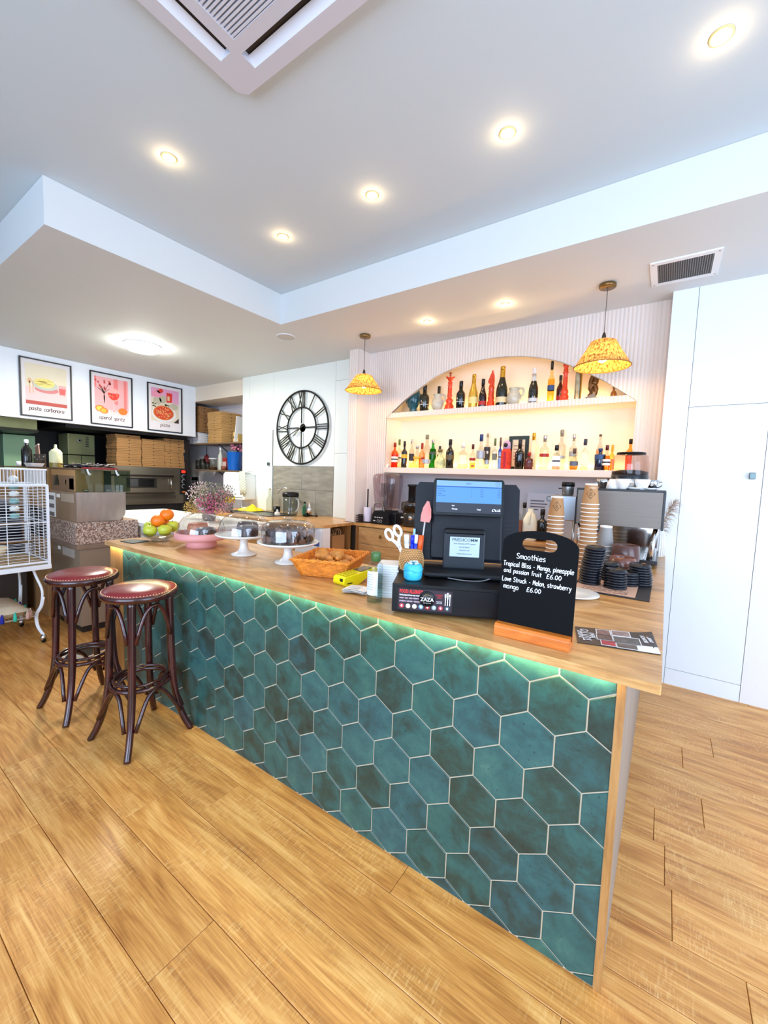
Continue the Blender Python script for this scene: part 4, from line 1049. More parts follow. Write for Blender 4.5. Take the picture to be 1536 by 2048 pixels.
# rook / queen, crown hidden by the arch
x, h_, r = shelf_spot(978, 1032, 62, 272, UZ, 3.53)
t = thing('chess_queen', 'tall orange chess queen under the right slope of the arch', 'chess piece', (x, 3.56, UZ), 0, 'orange chess ornaments')
pr = [(0, 0), (1, 0), (1, .06), (.84, .08), (.92, .12), (.9, .15), (.66, .2), (.78, .24), (.76, .28), (.56, .33), (.5, .42), (.48, .6), (.42, .7), (.66, .74), (.4, .77), (.56, .8), (.4, .83), (.44, .86), (.74, .93), (.6, .94), (.2, .95), (.22, .975), (0, 1)]
MB().lathe([(a * r, b_ * h_) for a, b_ in pr], 26).obj('body', CHESS, t)
# jugs
def jug(label, x0, x1, yt_, yb_, dep, flip=1):
    x, h_, r = shelf_spot(x0, x1, yt_, yb_, UZ, dep)
    t = thing('stoneware_jug', label, 'jug', (x, dep, UZ), 0, 'grey stoneware jugs on the upper shelf')
    J = P('speckled grey stoneware', (196, 190, 172), .35, var=.1, vscale=24, coat=.3)
    MB().lathe([(0, .0), (r * .55, 0), (r * .86, h_ * .16), (r * .98, h_ * .38), (r * .9, h_ * .6), (r * .66, h_ * .78), (r * .6, h_ * .86), (r * .74, h_), (r * .7, h_), (r * .55, h_ * .86), (0, h_ * .6)], 30).obj('body', J, t)
    MB().tube(smoothline([(flip * r * .62, 0, h_ * .9), (flip * r * 1.0, 0, h_ * .96), (flip * r * 1.25, 0, h_ * .84), (flip * r * 1.2, 0, h_ * .62), (flip * r * .9, 0, h_ * .45)], 4), .008, 8).obj('handle', J, t)
jug('round grey stoneware jug left of the orange king', 280, 350, 245, 326, 3.53)
jug('round grey stoneware jug right of the large champagne bottle', 690, 775, 210, 297, 3.54)
# teal head vase
x, h_, r = shelf_spot(135, 222, 225, 334, UZ, 3.56)
t = thing('head_vase', 'teal glazed head shaped vase at the left tip of the arch', 'vase', (x, 3.58, UZ), .3)
TG = P('dark teal glaze', (20, 84, 96), .3, var=.35, vscale=26, bump=.5, bscale=40, coat=.4)
MB().lathe([(0, 0), (r * .5, 0), (r * .54, h_ * .12), (r * .5, h_ * .2), (r * .78, h_ * .32), (r * .94, h_ * .55), (r * .96, h_ * .75), (r * .74, h_ * .93), (r * .4, h_), (0, h_ * .98)], 26).obj('head', TG, t)
MB().add([(-.012, -r * .8, h_ * .42), (.012, -r * .8, h_ * .42), (0, -r * 1.12, h_ * .46), (0, -r * .86, h_ * .66)], [(0, 2, 1), (0, 3, 2), (1, 2, 3), (0, 1, 3)]).obj('nose', TG, t)
m = MB()
for s_ in (-1, 1):
    m.ball((s_ * r * .34, -r * .84, h_ * .62), (.011, .006, .007), 8, 6)
m.obj('eyes', TG, t)
MB().ball((0, -r * .78, h_ * .34), (.016, .009, .006), 8, 6).obj('mouth', TG, t)
m = MB()
for i in range(40):
    q = random.uniform(0, 2 * PI); zz = random.uniform(.7, .98); rr = r * (1.0 if zz < .8 else 1.0 - (zz - .8) * 2.6)
    m.ball((rr * math.cos(q), rr * math.sin(q) * .95 + .006, h_ * zz), .014, 6, 4)
stuff(m.obj('curled_hair', TG, t))
for s_ in (-1, 1):
    MB().ball((s_ * r * .95, 0, h_ * .55), (.008, .012, .02), 8, 6).obj('ear', TG, t)
# silver and gold slab vase
x, h_, r = shelf_spot(1055, 1106, 92, 265, UZ, 3.56)
t = thing('metal_vase', 'flat silver vase with gold side, right of the orange queen', 'vase', (x, 3.57, UZ), .2)
BM = P('rubbed silver', (170, 160, 130), .25, .8, var=.3, vscale=20)
MB().box(-r * .7, r * .45, -.02, .02, 0, h_).obj('body', BM, t, bevel=.01)
MB().box(r * .46, r * .8, -.016, .016, 0, h_ * .98).obj('gold_edge', P('old gold', (190, 136, 50), .3, .7), t, bevel=.006)
# bronze figure
x, h_, r = shelf_spot(1115, 1196, 135, 262, UZ, 3.56)
t = thing('bronze_ornament', 'bronze curled figure ornament on a base under the right slope', 'ornament', (x, 3.57, UZ), 0)
BR = P('dark bronze', (120, 84, 48), .3, .7, var=.4, vscale=20)
MB().prism([(-r, 0), (r * .8, 0), (r * .7, .03), (r * .5, .05), (-r * .7, .022)], -.03, .03, Matrix.Rotation(PI / 2, 4, 'X')).obj('base', P('pewter base', (120, 112, 100), .4, .6), t, bevel=.004)
m = MB()
m.tube(smoothline([(-r * .3, 0, .03), (r * .1, 0, h_ * .3), (-r * .2, 0, h_ * .5), (r * .3, 0, h_ * .6), (r * .6, 0, h_ * .45), (r * .5, 0, h_ * .3)], 5), [.017] * 26, 10)
m.tube(smoothline([(-r * .1, 0, h_ * .45), (-r * .1, 0, h_ * .75), (r * .2, 0, h_ * .95), (r * .55, 0, h_ * .85), (r * .5, 0, h_ * .66), (r * .2, 0, h_ * .7)], 5), [.018] * 26, 10)
m.ball((r * .3, 0, h_ * .3), (.03, .022, .035), 12, 8)
m.obj('figure', BR, t)
# ------------------------------------------------------------------ things on the bar counter, left to right
def on_top(px, py): return at_z(px, py, ZW)
cs = [on_top(240, 1083), on_top(269, 1080), on_top(299, 1083), on_top(265, 1088)]
c0 = sum(cs, Vector()) / 4
t = thing('slate_board', 'dark slate board lying flat at the left end of the counter', 'board', (c0.x, c0.y, ZW))
MB().prism([(p.x - c0.x, p.y - c0.y) for p in reversed(cs)], 0, .006).obj('slate', P('dark slate', (74, 80, 74), .6, var=.2, vscale=20), t, bevel=.001)
# fruit bowl
BWX, BWY = -2.705, 1.355
t = thing('fruit_bowl', 'clear glass bowl heaped with apples and oranges', 'bowl', (BWX, BWY, ZW))
MB().lathe([(0, .006), (.05, .004), (.052, 0), (.05, .01), (.09, .03), (.125, .062), (.128, .064), (.122, .062), (.088, .036), (.05, .016), (0, .014)], 36).obj('glass_body', thin_glass('bowl glass', (238, 240, 240), .04, 1.4), t)
AP = P('green yellow apple skin', (196, 204, 60), .35, var=.14, vscale=14, coat=.3)
OR = P('orange peel', (246, 124, 12), .4, bump=.25, bscale=160, coat=.15)
def fruit(kind, label, x, y, z, r):
    if kind == 'apple':
        t = thing('apple', label, 'apple', (x, y, z), random.uniform(0, 6), 'apples in the glass bowl')
        MB().lathe([(0, -r * .72), (r * .3, -r * .86), (r * .72, -r * .62), (r, .02 * r), (r * .9, r * .5), (r * .5, r * .82), (r * .2, r * .82), (0, r * .62)], 22).obj('flesh', AP, t)
        MB().tube([(0, 0, r * .62), (.002, 0, r * .85), (.006, .002, r * 1.05)], .0018, 5).obj('stem', P('apple stem', (80, 60, 34), .7), t)
    else:
        t = thing('orange', label, 'orange', (x, y, z), random.uniform(0, 6), 'oranges in the glass bowl')
        MB().ball((0, 0, 0), (r, r, r * .94), 22, 14).obj('peel', OR, t)
        MB().lathe([(0, r * .925), (.004, r * .945), (.005, r * .93)], 7).obj('stem_scar', P('orange stem scar', (96, 104, 44), .7), t)
bx, by = BWX, BWY
fruit('apple', 'green apple at the left rim of the glass bowl', bx - .076, by - .024, ZW + .085, .042)
fruit('apple', 'green apple at the front of the bowl under the front orange', bx + .008, by - .066, ZW + .072, .042)
fruit('apple', 'green apple at the right rim of the glass bowl', bx + .073, by - .005, ZW + .078, .042)
fruit('apple', 'green apple at the back right of the bowl', bx + .042, by + .064, ZW + .094, .041)
fruit('orange', 'orange behind the left apple in the bowl', bx - .044, by + .05, ZW + .1, .040)
fruit('orange', 'orange in front, resting on the front apple', bx + .0, by - .012, ZW + .133, .043)
fruit('orange', 'orange on top of the fruit heap', bx + .008, by + .042, ZW + .17, .042)
# cake stands
DOME = thin_glass('dome glass', (246, 248, 250), .02, 4.5)
def knob(r=.022):
    return [(0, .0), (.012, .0), (.01, .008), (r, .018), (r * .9, .028), (0, .03)]
# pink stand
pk = P('matt pink ceramic', (226, 158, 154), .5)
t = thing('cake_stand', 'pink cake stand with glass dome and two cakes', 'cake stand', (-2.336, 1.42, ZW), 0, 'domed cake stands on the counter')
MB().lathe([(0, 0), (.085, 0), (.09, .004), (.086, .03), (.08, .05), (.145, .05), (.152, .056), (.152, .092), (.146, .092), (.143, .066), (0, .064)], 48).obj('pedestal_plate', pk, t)
dm = MB().lathe([(.138, .066), (.138, .10), (.128, .145), (.10, .182), (.06, .203), (.0, .212)], 44).obj('glass_dome', DOME, t)
MB().lathe([(a, b_ + .211) for a, b_ in knob(.026)], 20).obj('dome_knob', DOME, dm)
def cake(label, parent_xy, x, y, z, r, h, col, top, nm='cake', wedge=None):
    t = thing(nm, label, 'cake', (parent_xy[0] + x, parent_xy[1] + y, z))
    MB().lathe([(0, 0), (r * .94, 0), (r, .006), (r * .98, h * .7), (r * .84, h * .95), (0, h)], 26).obj('sponge', col, t)
    MB().lathe([(r * .985, h * .62), (r * .86, h * .965), (r * .5, h * 1.03), (0, h * 1.05)], 26).obj('topping', top, t)
    return t
CH = P('chocolate sponge', (64, 34, 26), .55, var=.2, vscale=40, bump=.4, bscale=120)
CHT = P('chocolate glaze', (52, 24, 18), .25, coat=.4)
CR = P('golden crumb', (206, 120, 56), .6, var=.2, vscale=50, bump=.5, bscale=140)
cake('golden brown crumb cake under the pink stand dome', (-2.336, 1.42), -.055, .01, ZW + .066, .062, .075, CR, P('caramel crumb top', (190, 92, 30), .5, var=.3, vscale=60, bump=.5, bscale=150))
cake('dark chocolate loaf cake under the pink stand dome', (-2.336, 1.42), .068, -.012, ZW + .066, .06, .06, CH, CHT)
# white stand one
wc = P('white glazed ceramic', (240, 238, 232), .25, coat=.3)
def white_stand(label, x, y, dome, R=.152, H=.118):
    t = thing('cake_stand', label, 'cake stand', (x, y, ZW), 0, 'domed cake stands on the counter')
    MB().lathe([(0, 0), (.066, 0), (.07, .004), (.066, .01), (.045, .016), (.028, .03), (.021, .055), (.024, H - .026), (.06, H - .016), (R * .9, H - .012), (R, H - .004), (R + .002, H + .002), (R - .004, H + .003), (R - .02, H - .003), (0, H - .003)], 48).obj('pedestal_plate', wc, t)
    d = MB().lathe([(a, b_ + H) for a, b_ in dome], 46).obj('glass_dome', DOME, t)
    MB().lathe([(a, b_ + H + dome[-1][1]) for a, b_ in (knob(.024) if 'round' in label else [(0, 0), (.012, 0), (.012, .006), (.03, .01), (.03, .014), (0, .016)])], 20).obj('dome_knob', DOME, d)
    return t
white_stand('white cake stand with a high round glass dome, middle of the three', -1.94, 1.435, [(.136, .001), (.136, .03), (.126, .07), (.10, .10), (.06, .12), (0, .128)])
cake('dark chocolate cake at the right under the middle dome', (-1.94, 1.435), .062, -.02, ZW + .1165, .055, .058, CH, CHT)
cake('brown chocolate cake at the back under the middle dome', (-1.94, 1.435), -.035, .05, ZW + .1165, .06, .065, P('milk chocolate sponge', (96, 58, 48), .6, var=.15, vscale=30), CHT)
m = thing('paper_doily', 'white paper doily spread under the middle dome', 'doily', (-1.94, 1.435, ZW + .1155))
MB().lathe([(0, .0), (.12, .0), (.125, .0006)] , 40).obj('doily', PAPER, m)
white_stand('white cake stand with a straight sided glass dome of truffle balls', -1.60, 1.455, [(.134, .001), (.136, .06), (.128, .088), (.10, .104), (.05, .11), (0, .112)], .155, .112)
tr_me = [MB().ball((0, 0, 0), (.02, .021, .0185), 10, 7).mesh('truffle', m_) for m_ in (P('dark truffle', (58, 34, 28), .5, var=.3, vscale=60, bump=.5, bscale=150), P('brown truffle', (92, 56, 42), .5, var=.3, vscale=60, bump=.5, bscale=150), P('pale dusted truffle', (132, 98, 84), .6, var=.2, vscale=60))]
spots = []
for ring_, n_, z_ in ((.112, 16, .0), (.072, 10, 0), (.032, 4, 0), (.095, 12, .033), (.052, 7, .034), (.02, 2, .034)):
    for i in range(n_):
        a = 2 * PI * i / n_ + ring_ * 20
        spots.append((ring_ * math.cos(a), ring_ * math.sin(a), z_))
for i, (x, y, z) in enumerate(spots):
    if z > .01 and random.random() < .25: continue
    o = bpy.data.objects.new('truffle', random.choice(tr_me)); COL.objects.link(o)
    o.location = (-1.60 + x, 1.455 + y, ZW + .112 - .003 + .0185 + z); o.rotation_euler = (random.random() * 3, random.random() * 3, 0)
    tag(o, 'small chocolate truffle ball heaped under the straight sided dome', 'truffle', 'truffle balls under the dome')
# croissant basket
b0, b1, b2 = on_top(603, 1151), on_top(676, 1158), on_top(725, 1139)
ux = (b1 - b0); ang = math.atan2(ux.y, ux.x); bw, bd = .20, .235
t = thing('bread_basket', 'orange woven basket of croissants', 'basket', tuple(b0 + Vector((math.cos(ang), math.sin(ang), 0)) * bw / 2 + Vector((-math.sin(ang), math.cos(ang), 0)) * bd / 2), ang)
WK = P('orange wicker', (236, 140, 40), .55, var=.25, vscale=40, bump=.9, bscale=180)
def rectloop(hw_, hd_, z, n=9):
    c_ = [(-hw_, -hd_), (hw_, -hd_), (hw_, hd_), (-hw_, hd_)]
    out = []
    for i in range(4):
        a, b_ = c_[i], c_[(i + 1) % 4]
        for k in range(n):
            out.append((a[0] + (b_[0] - a[0]) * k / n, a[1] + (b_[1] - a[1]) * k / n, z))
    return out
MB().box(-bw / 2, bw / 2, -bd / 2, bd / 2, .001, .005).obj('bottom', WK, t)
ws = MB()
for i in range(11):
    f = i / 10
    lp = rectloop(bw / 2 + .032 * f, bd / 2 + .032 * f, .006 + .068 * f)
    lp = [(x * (1 + .012 * ((k + i) % 2)), y * (1 + .012 * ((k + i) % 2)), z) for k, (x, y, z) in enumerate(lp)]
    ws.tube(lp, .0045, 6, True)
stuff(ws.obj('woven_strands', WK, t))
st_ = MB()
for x, y, z in rectloop(1, 1, 0, 8):
    st_.tube([(x * bw / 2, y * bd / 2, .003), (x * (bw / 2 + .034), y * (bd / 2 + .034), .076)], .003, 5)
stuff(st_.obj('uprights', WK, t))
rm = MB()
for s_ in (0, PI):
    lp = rectloop(bw / 2 + .037, bd / 2 + .037, .078, 22)
    rm.tube([(x * (1 + .02 * math.cos(k * 1.3 + s_)), y * (1 + .02 * math.cos(k * 1.3 + s_)), z + .0045 * math.sin(k * 1.3 + s_)) for k, (x, y, z) in enumerate(lp)], .0052, 6, True)
rm.obj('braided_rim', WK, t)
bc, ba = Vector(t.location), ang
PAS = P('flaky pastry', (214, 142, 62), .45, var=.42, vscale=45, bump=.5, bscale=120, coat=.1)
CS = 1.25
def croissant_mesh():
    m = MB()
    pts, rr = [], []
    for i in range(17):
        u = -1 + 2 * i / 16
        a = u * 1.15
        pts.append((.036 * math.sin(a), -.036 * math.cos(a) + .03, .004 * (1 - u * u)))
        rr.append((.004 + .016 * (1 - abs(u) ** 1.5)) * (1 + .24 * ((i % 2) - .5)))
    m.tube(pts, rr, 10)
    return m.mesh('croissant', PAS)
cm_ = croissant_mesh()
for i, (x, y, z, a) in enumerate(((-.06, -.06, .03, .3), (.02, -.07, .03, 2.2), (.07, -.03, .032, 1.1), (-.05, .01, .032, 3.5), (.03, .02, .03, 5.2), (-.04, .075, .032, 1.8), (.05, .08, .03, .4), (-.03, -.03, .06, 4.1), (.035, -.015, .062, 2.6), (0, .05, .06, .9), (-.065, .045, .058, 2.9))):
    o = bpy.data.objects.new('croissant', cm_); COL.objects.link(o)
    o.location = (bc.x + x * math.cos(ba) - y * math.sin(ba), bc.y + x * math.sin(ba) + y * math.cos(ba), ZW + z)
    o.rotation_euler = (random.uniform(-.3, .3), random.uniform(-.3, .3), a); o.scale = (CS, CS, CS); o.location.z += .012
    tag(o, 'small golden croissant lying in the orange woven basket', 'croissant', 'croissants in the basket')
# yellow card terminal
p0, p1 = on_top(684, 1170), on_top(738, 1158)
ang = math.atan2(p1.y - p0.y, p1.x - p0.x)
t = thing('card_terminal', 'bright yellow card payment terminal tilted on the counter', 'card reader', tuple((p0 + p1) / 2), ang)
YL = P('bright yellow plastic', (240, 224, 20), .35)
prof = [(-.09, .0), (-.10, .012), (-.098, .034), (-.088, .040), (-.01, .046), (.09, .058), (.098, .05), (.096, .034), (.04, .026), (.015, .014), (-.005, .004), (-.02, 0)]
MB().prism(prof, -.036, .036, Matrix.Rotation(PI / 2, 4, 'X')).obj('case', YL, t, bevel=.006, seg=3)
MB().box(-.034, .034, -.026, .026, 0, .0015, Matrix.Translation((.04, 0, .0535)) @ Matrix.Rotation(-.12, 4, 'Y')).obj('screen', P('dim terminal screen', (60, 66, 60), .2), t)
for i in range(4):
    for j in range(3):
        MB().cbox((-.075 + i * .018, -.018 + j * .018, .0445 + .0013 * i), (.012, .012, .004)).obj('key', P('terminal key', (222, 206, 40), .4), t)
MB().box(-.0995, -.097, -.024, -.006, .02, .032).obj('printed_mark', BLKC, t)
MB().box(-.085, -.055, -.0368, -.0362, .01, .014).obj('slot_mark', BLKC, t)
# receipts
c0 = (on_top(692, 1193) + on_top(725, 1196) + on_top(732, 1176) + on_top(702, 1172)) / 4
t = thing('receipt_pile', 'small pile of white till receipts in front of the terminal', 'receipts', tuple(c0), .2)
for i in range(5):
    a = random.uniform(-.25, .25)
    MB().add([(-.05, -.035, 0), (.05, -.035, 0), (.05, .035, .0), (-.05, .035, .0), (0, -.035, .004), (0, .035, .003)], [(0, 4, 5, 3), (4, 1, 2, 5)]).obj('receipt', PAPER, t, (random.uniform(-.006, .006), random.uniform(-.006, .006), .0015 + .003 * i), (0, 0, a))
m = MB()
for i in range(5):
    m.box(-.03, .02, -.024 + .01 * i, -.021 + .01 * i, .0185, .0187)
stuff(m.obj('receipt_print', P('faint grey print', (190, 182, 186), .8), t))
# sanitiser bottle
t = thing('sanitiser_bottle', 'clear hand sanitiser bottle with green flip cap and white label', 'bottle', tuple(on_top(749, 1203)))
r = .029
MB().lathe([(0, 0), (r * .94, 0), (r, .006), (r, .125), (r * .9, .142), (r * .55, .152), (r * .5, .155)], 28).obj('bottle_body', thin_glass('clear plastic bottle', (238, 244, 246), .06, 1.2), t)
MB().lathe([(0, .003), (r * .95, .003), (r * .95, .10), (0, .10)], 26).obj('clear_gel', liquid('clear gel', (226, 236, 232)), t)
MB().lathe([(r * .5, .152), (r * .62, .154), (r * .62, .176), (r * .56, .186), (0, .188)], 24).obj('cap', P('moss green cap', (72, 108, 56), .4), t)
lb = MB()
n = 20
a0, a1 = -PI / 2 - 1.25, -PI / 2 + .95
lb.add([(r * 1.012 * math.cos(a0 + (a1 - a0) * i / n), r * 1.012 * math.sin(a0 + (a1 - a0) * i / n), z) for i in range(n + 1) for z in (.03, .118)], [(2 * i, 2 * i + 2, 2 * i + 3, 2 * i + 1) for i in range(n)], True)
lb.obj('paper_label', P('pale blue white label', (232, 238, 246), .5), t)
for i in range(7):
    m = MB(); zz = .105 - .009 * i
    m.add([(r * 1.022 * math.cos(q), r * 1.022 * math.sin(q), z) for q in [a0 + .7 + .1 * k for k in range(10)] for z in (zz, zz + .0028)], [(2 * k, 2 * k + 2, 2 * k + 3, 2 * k + 1) for k in range(9)])
    m.obj('label_print', P('faint blue print', (176, 190, 206), .6), t)
# stack of napkins
c0 = on_top(786, 1188)
t = thing('napkin_stack', 'tall stack of white paper napkins behind the sanitiser bottle', 'napkins', (-.872, 1.315, ZW), math.atan2(.155, .319))
for i in range(14):
    MB().box(-.041, .041, -.05, .05, 0, .0088).obj('napkin', PAPER, t, (random.uniform(-.002, .002), random.uniform(-.002, .002), .0092 * i), (0, 0, random.uniform(-.02, .02)), bevel=.002, seg=1)

# ------------------------------------------------------------------ till point
DA = math.atan2(.155, .319)
D0 = Vector((-.733, 1.128, ZW))
u_, v_ = Vector((math.cos(DA), math.sin(DA), 0)), Vector((-math.sin(DA), math.cos(DA), 0))
def till(u, v, z=0): return D0 + u_ * u + v_ * v + Vector((0, 0, z))
t = thing('cash_drawer', 'black cash drawer with an allergy notice on its front', 'cash drawer', tuple(D0), DA)
dw, dd = .395, .40
MB().box(0, dw, .004, dd, .010, .106).obj('housing', P('satin black steel', (12, 12, 15), .4, spec=.3), t, bevel=.002)
MB().box(.006, dw - .006, -.001, .006, .016, .097).obj('drawer_front', P('black drawer front', (10, 10, 13), .35, spec=.3), t, bevel=.001)
for x, y in ((.04, .05), (dw - .04, .05), (.04, dd - .04), (dw - .04, dd - .04)):
    MB().lathe([(0, 0), (.012, 0), (.013, .010), (0, .010)], 12).obj('foot', P('rubber foot', (24, 24, 24), .8), t, (x, y, 0))
nt_ = MB().box(.022, .20, -.0022, -.001, .022, .092).obj('allergy_notice', P('dark printed notice', (40, 22, 34), .5), t)
WT = P('white print', (244, 244, 244), .6); RT = P('red print', (226, 44, 40), .6)
text('notice_heading', 'FOOD ALLERGY?', .0165, RT, nt_, face_xz(.026, -.0025, .083), 'LEFT', .62, .0006)
for i, s in enumerate(('Food prepared here may contain or be', 'WHEAT \u2022 MILK \u2022 EGGS \u2022 PEANUTS', 'SOYBEANS \u2022 SHELLFISH \u2022 TREE NUTS')):
    text('notice_line', s, .0072 if i == 0 else .006, WT if i == 0 else P('pink grey print', (214, 190, 200), .6), nt_, face_xz(.026, -.0025, .071 - .0105 * i), 'LEFT', .72, .0002)
for i, c_ in enumerate(((214, 70, 84), (250, 236, 206), (250, 240, 220), (150, 190, 226), (196, 60, 60), (170, 190, 196), (200, 70, 84), (90, 110, 120))):
    MB().lathe([(0, 0), (.0078, 0), (.0078, .0006), (0, .0006)], 18, Matrix.Translation((.034 + .0215 * i, -.0022, .034)) @ Matrix.Rotation(PI / 2, 4, 'X')).obj('allergen_icon', P('allergen icon %d' % i, c_, .5), nt_)
    MB().ball((.034 + .0215 * i, -.0029, .034), (.003, .0004, .0042), 8, 5).obj('icon_mark', WT, nt_)
bz = MB().lathe([(0, 0), (.0265, 0), (.0265, .0012), (0, .0012)], 34, Matrix.Translation((.118, -.0028, .063)) @ Matrix.Rotation(PI / 2, 4, 'X')).obj('round_sticker', P('black round sticker', (16, 18, 22), .4), t)
text('sticker_name', 'ZAZA', .0175, WT, bz, face_xz(.118, -.0042, .060), 'CENTER', .95, .0003)
text('sticker_line', 'cafe restaurant', .0042, WT, bz, face_xz(.118, -.0042, .049), 'CENTER', 1)
MB().tube([(.118 + .012 * math.cos(a), -.0042, .070 + .007 * math.sin(a)) for a in [PI * i / 10 for i in range(11)]], .0005, 4).obj('sticker_arc', P('gold print', (206, 166, 70), .5), bz)
text('notice_side', 'ALLERGY\nINFO', .0075, RT, nt_, face_xz(.158, -.0025, .073), 'CENTER', .7)
text('notice_side', 'PLEASE ASK\nOUR STAFF', .0052, WT, nt_, face_xz(.158, -.0025, .053), 'CENTER', .7)
for i in range(3):
    x = .178 + .0072 * i
    m = MB(); m.ribbon([(x, .044), (x, .076)], .0012, -.0025)
    if i == 2: disc(m, x, .078, .003, .0055, -.0025, 12)
    elif i == 0: [m.ribbon([(x + q, .072), (x + q, .084)], .0006, -.0025) for q in (-.002, 0, .002)]
    else: m.ribbon([(x, .066), (x, .088)], .0022, -.0025)
    m.obj('cutlery_print', WT, nt_)
# pen pot
pc = till(.045, .20)
t = thing('pen_pot', 'woven straw pot holding pens and scissors on the cash drawer', 'pot', (pc.x, pc.y, ZW + .106))
PW = P('woven straw', (176, 122, 70), .7, var=.2, vscale=60, bump=.6, bscale=300)
MB().lathe([(0, 0), (.03, 0), (.038, .01), (.044, .035), (.043, .06), (.036, .085), (.034, .092), (.031, .092), (.033, .085), (.04, .06), (.041, .035), (.034, .012), (0, .01)], 30).obj('pot_body', PW, t)
m = MB()
for i in range(12):
    z = .012 + .0066 * i
    rr = [.039, .0415, .043, .044, .0445, .0444, .0438, .0425, .041, .039, .037, .0357][i] + .001
    for k in range(26):
        a = 2 * PI * (k + .5 * (i % 2)) / 26
        m.ball((rr * math.cos(a), rr * math.sin(a), z), (.0038, .0038, .0022), 5, 4)
stuff(m.obj('weave', P('pale straw weave', (222, 176, 116), .7), t))
PZ = ZW + .106
def stick(nm, label, cat, dx, dy, lean, h, r, parts):
    t = thing(nm, label, cat, (pc.x + dx, pc.y + dy, PZ + .012)); t.rotation_euler = (lean[1], lean[0], 0)
    for pn, z0, z1, rr, mt in parts:
        MB().lathe([(0, z0), (rr, z0), (rr, z1), (0, z1)], 10).obj(pn, mt, t)
    return t
def pen(label, dx, dy, lean, h, col, cap, r=.005):
    return stick('pen', label, 'pen', dx, dy, lean, h, r, [('barrel', 0, h * .75, r, P('pen ' + str(col), col, .3)), ('cap', h * .75, h, r * 1.1, P('pen ' + str(cap), cap, .3))])
pen('blue pen in the straw pot, right of the white marker', .004, -.008, (.02, 0), .128, (40, 60, 200), (30, 50, 210), .007)
pen('second blue pen in the straw pot with a white end', .014, -.004, (.06, .02), .132, (50, 70, 220), (236, 238, 244), .006)
pen('white marker pen in front of the scissors', -.010, -.012, (-.03, .05), .130, (240, 242, 246), (236, 240, 242), .009)
pen('yellow highlighter at the left of the straw pot', -.020, .0, (-.08, 0), .112, (226, 226, 40), (226, 226, 40), .006)
pen('light blue pen standing behind the white marker', -.002, .012, (.0, -.04), .15, (150, 200, 222), (150, 200, 222), .0042)
t = stick('peeler', 'orange handled peeler standing in the straw pot', 'peeler', .022, .006, (.1, 0), .14, .008, [('blade', 0, .06, .004, STEEL), ('handle', .06, .13, .009, P('orange plastic handle', (236, 92, 20), .4))])
# scissors
t = thing('scissors', 'white handled scissors upright in the straw pot', 'scissors', (pc.x - .014, pc.y - .002, PZ + .02), DA); t.rotation_euler = (0, -.45, DA)
for s_ in (-1, 1):
    MB().prism([(s_ * .002 - .005, 0), (s_ * .002 + .005, 0), (s_ * .002 + .005, .09), (s_ * .002 - .005, .09)], -.001 + s_ * .0012, .001 + s_ * .0012, Matrix.Rotation(PI / 2, 4, 'X')).obj('blade', STEEL, t)
    lp = [(s_ * .0175 + .0125 * math.cos(2 * PI * i / 24), 0, .137 + .021 * math.sin(2 * PI * i / 24)) for i in range(24)]
    hd = MB().tube(lp, .0055, 8, True, Matrix.Translation((0, s_ * .003, 0)))
    hd.tube([(s_ * .002, s_ * .002, .075), (s_ * .006, s_ * .003, .10), (s_ * .017, s_ * .003, .117)], [.005, .007, .006], 8)
    hd.obj('handle', WPLAST, t)
# pink spatula
t = thing('spatula', 'pink silicone spatula with an orange handle standing tall in the straw pot', 'spatula', (pc.x + .022, pc.y + .018, PZ + .02)); t.rotation_euler = (.0, .10, DA)
SP = P('pink silicone', (236, 128, 116), .4)
MB().tube([(0, 0, 0), (0, 0, .19)], .003, 8).obj('shaft', P('clear acrylic shaft', (206, 196, 192), .2), t)
MB().tube([(0, 0, .02), (0, 0, .07), (0, 0, .12)], [.006, .007, .005], 10).obj('handle', P('coral handle', (232, 104, 72), .4), t)
MB().prism([(-.017, .172), (.017, .172), (.021, .19), (.017, .222), (.006, .25), (-.002, .252), (-.014, .225), (-.018, .195)], -.004, .004, Matrix.Rotation(PI / 2, 4, 'X')).obj('blade', SP, t, bevel=.003)
# turquoise tape tub
c0 = till(.062, .075)
t = thing('tape_tub', 'turquoise cloth tub of clips on the cash drawer corner', 'tub', (c0.x, c0.y, PZ))
TQ = P('turquoise wrap', (62, 186, 216), .4, var=.12, vscale=30, bump=.4, bscale=60)
MB().lathe([(0, 0), (.026, 0), (.031, .006), (.033, .025), (.031, .05), (.027, .056), (.022, .057), (.02, .05), (0, .048)], 22).obj('tub_body', TQ, t)
MB().tube([(.032 * math.cos(a), .032 * math.sin(a), .036 + .004 * math.sin(3 * a)) for a in [2 * PI * i / 30 for i in range(30)]], .003, 6, True).obj('fold', TQ, t)
m = MB()
for i in range(12):
    a = random.uniform(0, 6.28); m.ball((.016 * math.cos(a), .016 * math.sin(a), .056 + random.uniform(0, .006)), (.006, .005, .004), 6, 4)
stuff(m.obj('clips', P('pale clips', (206, 222, 226), .3), t))
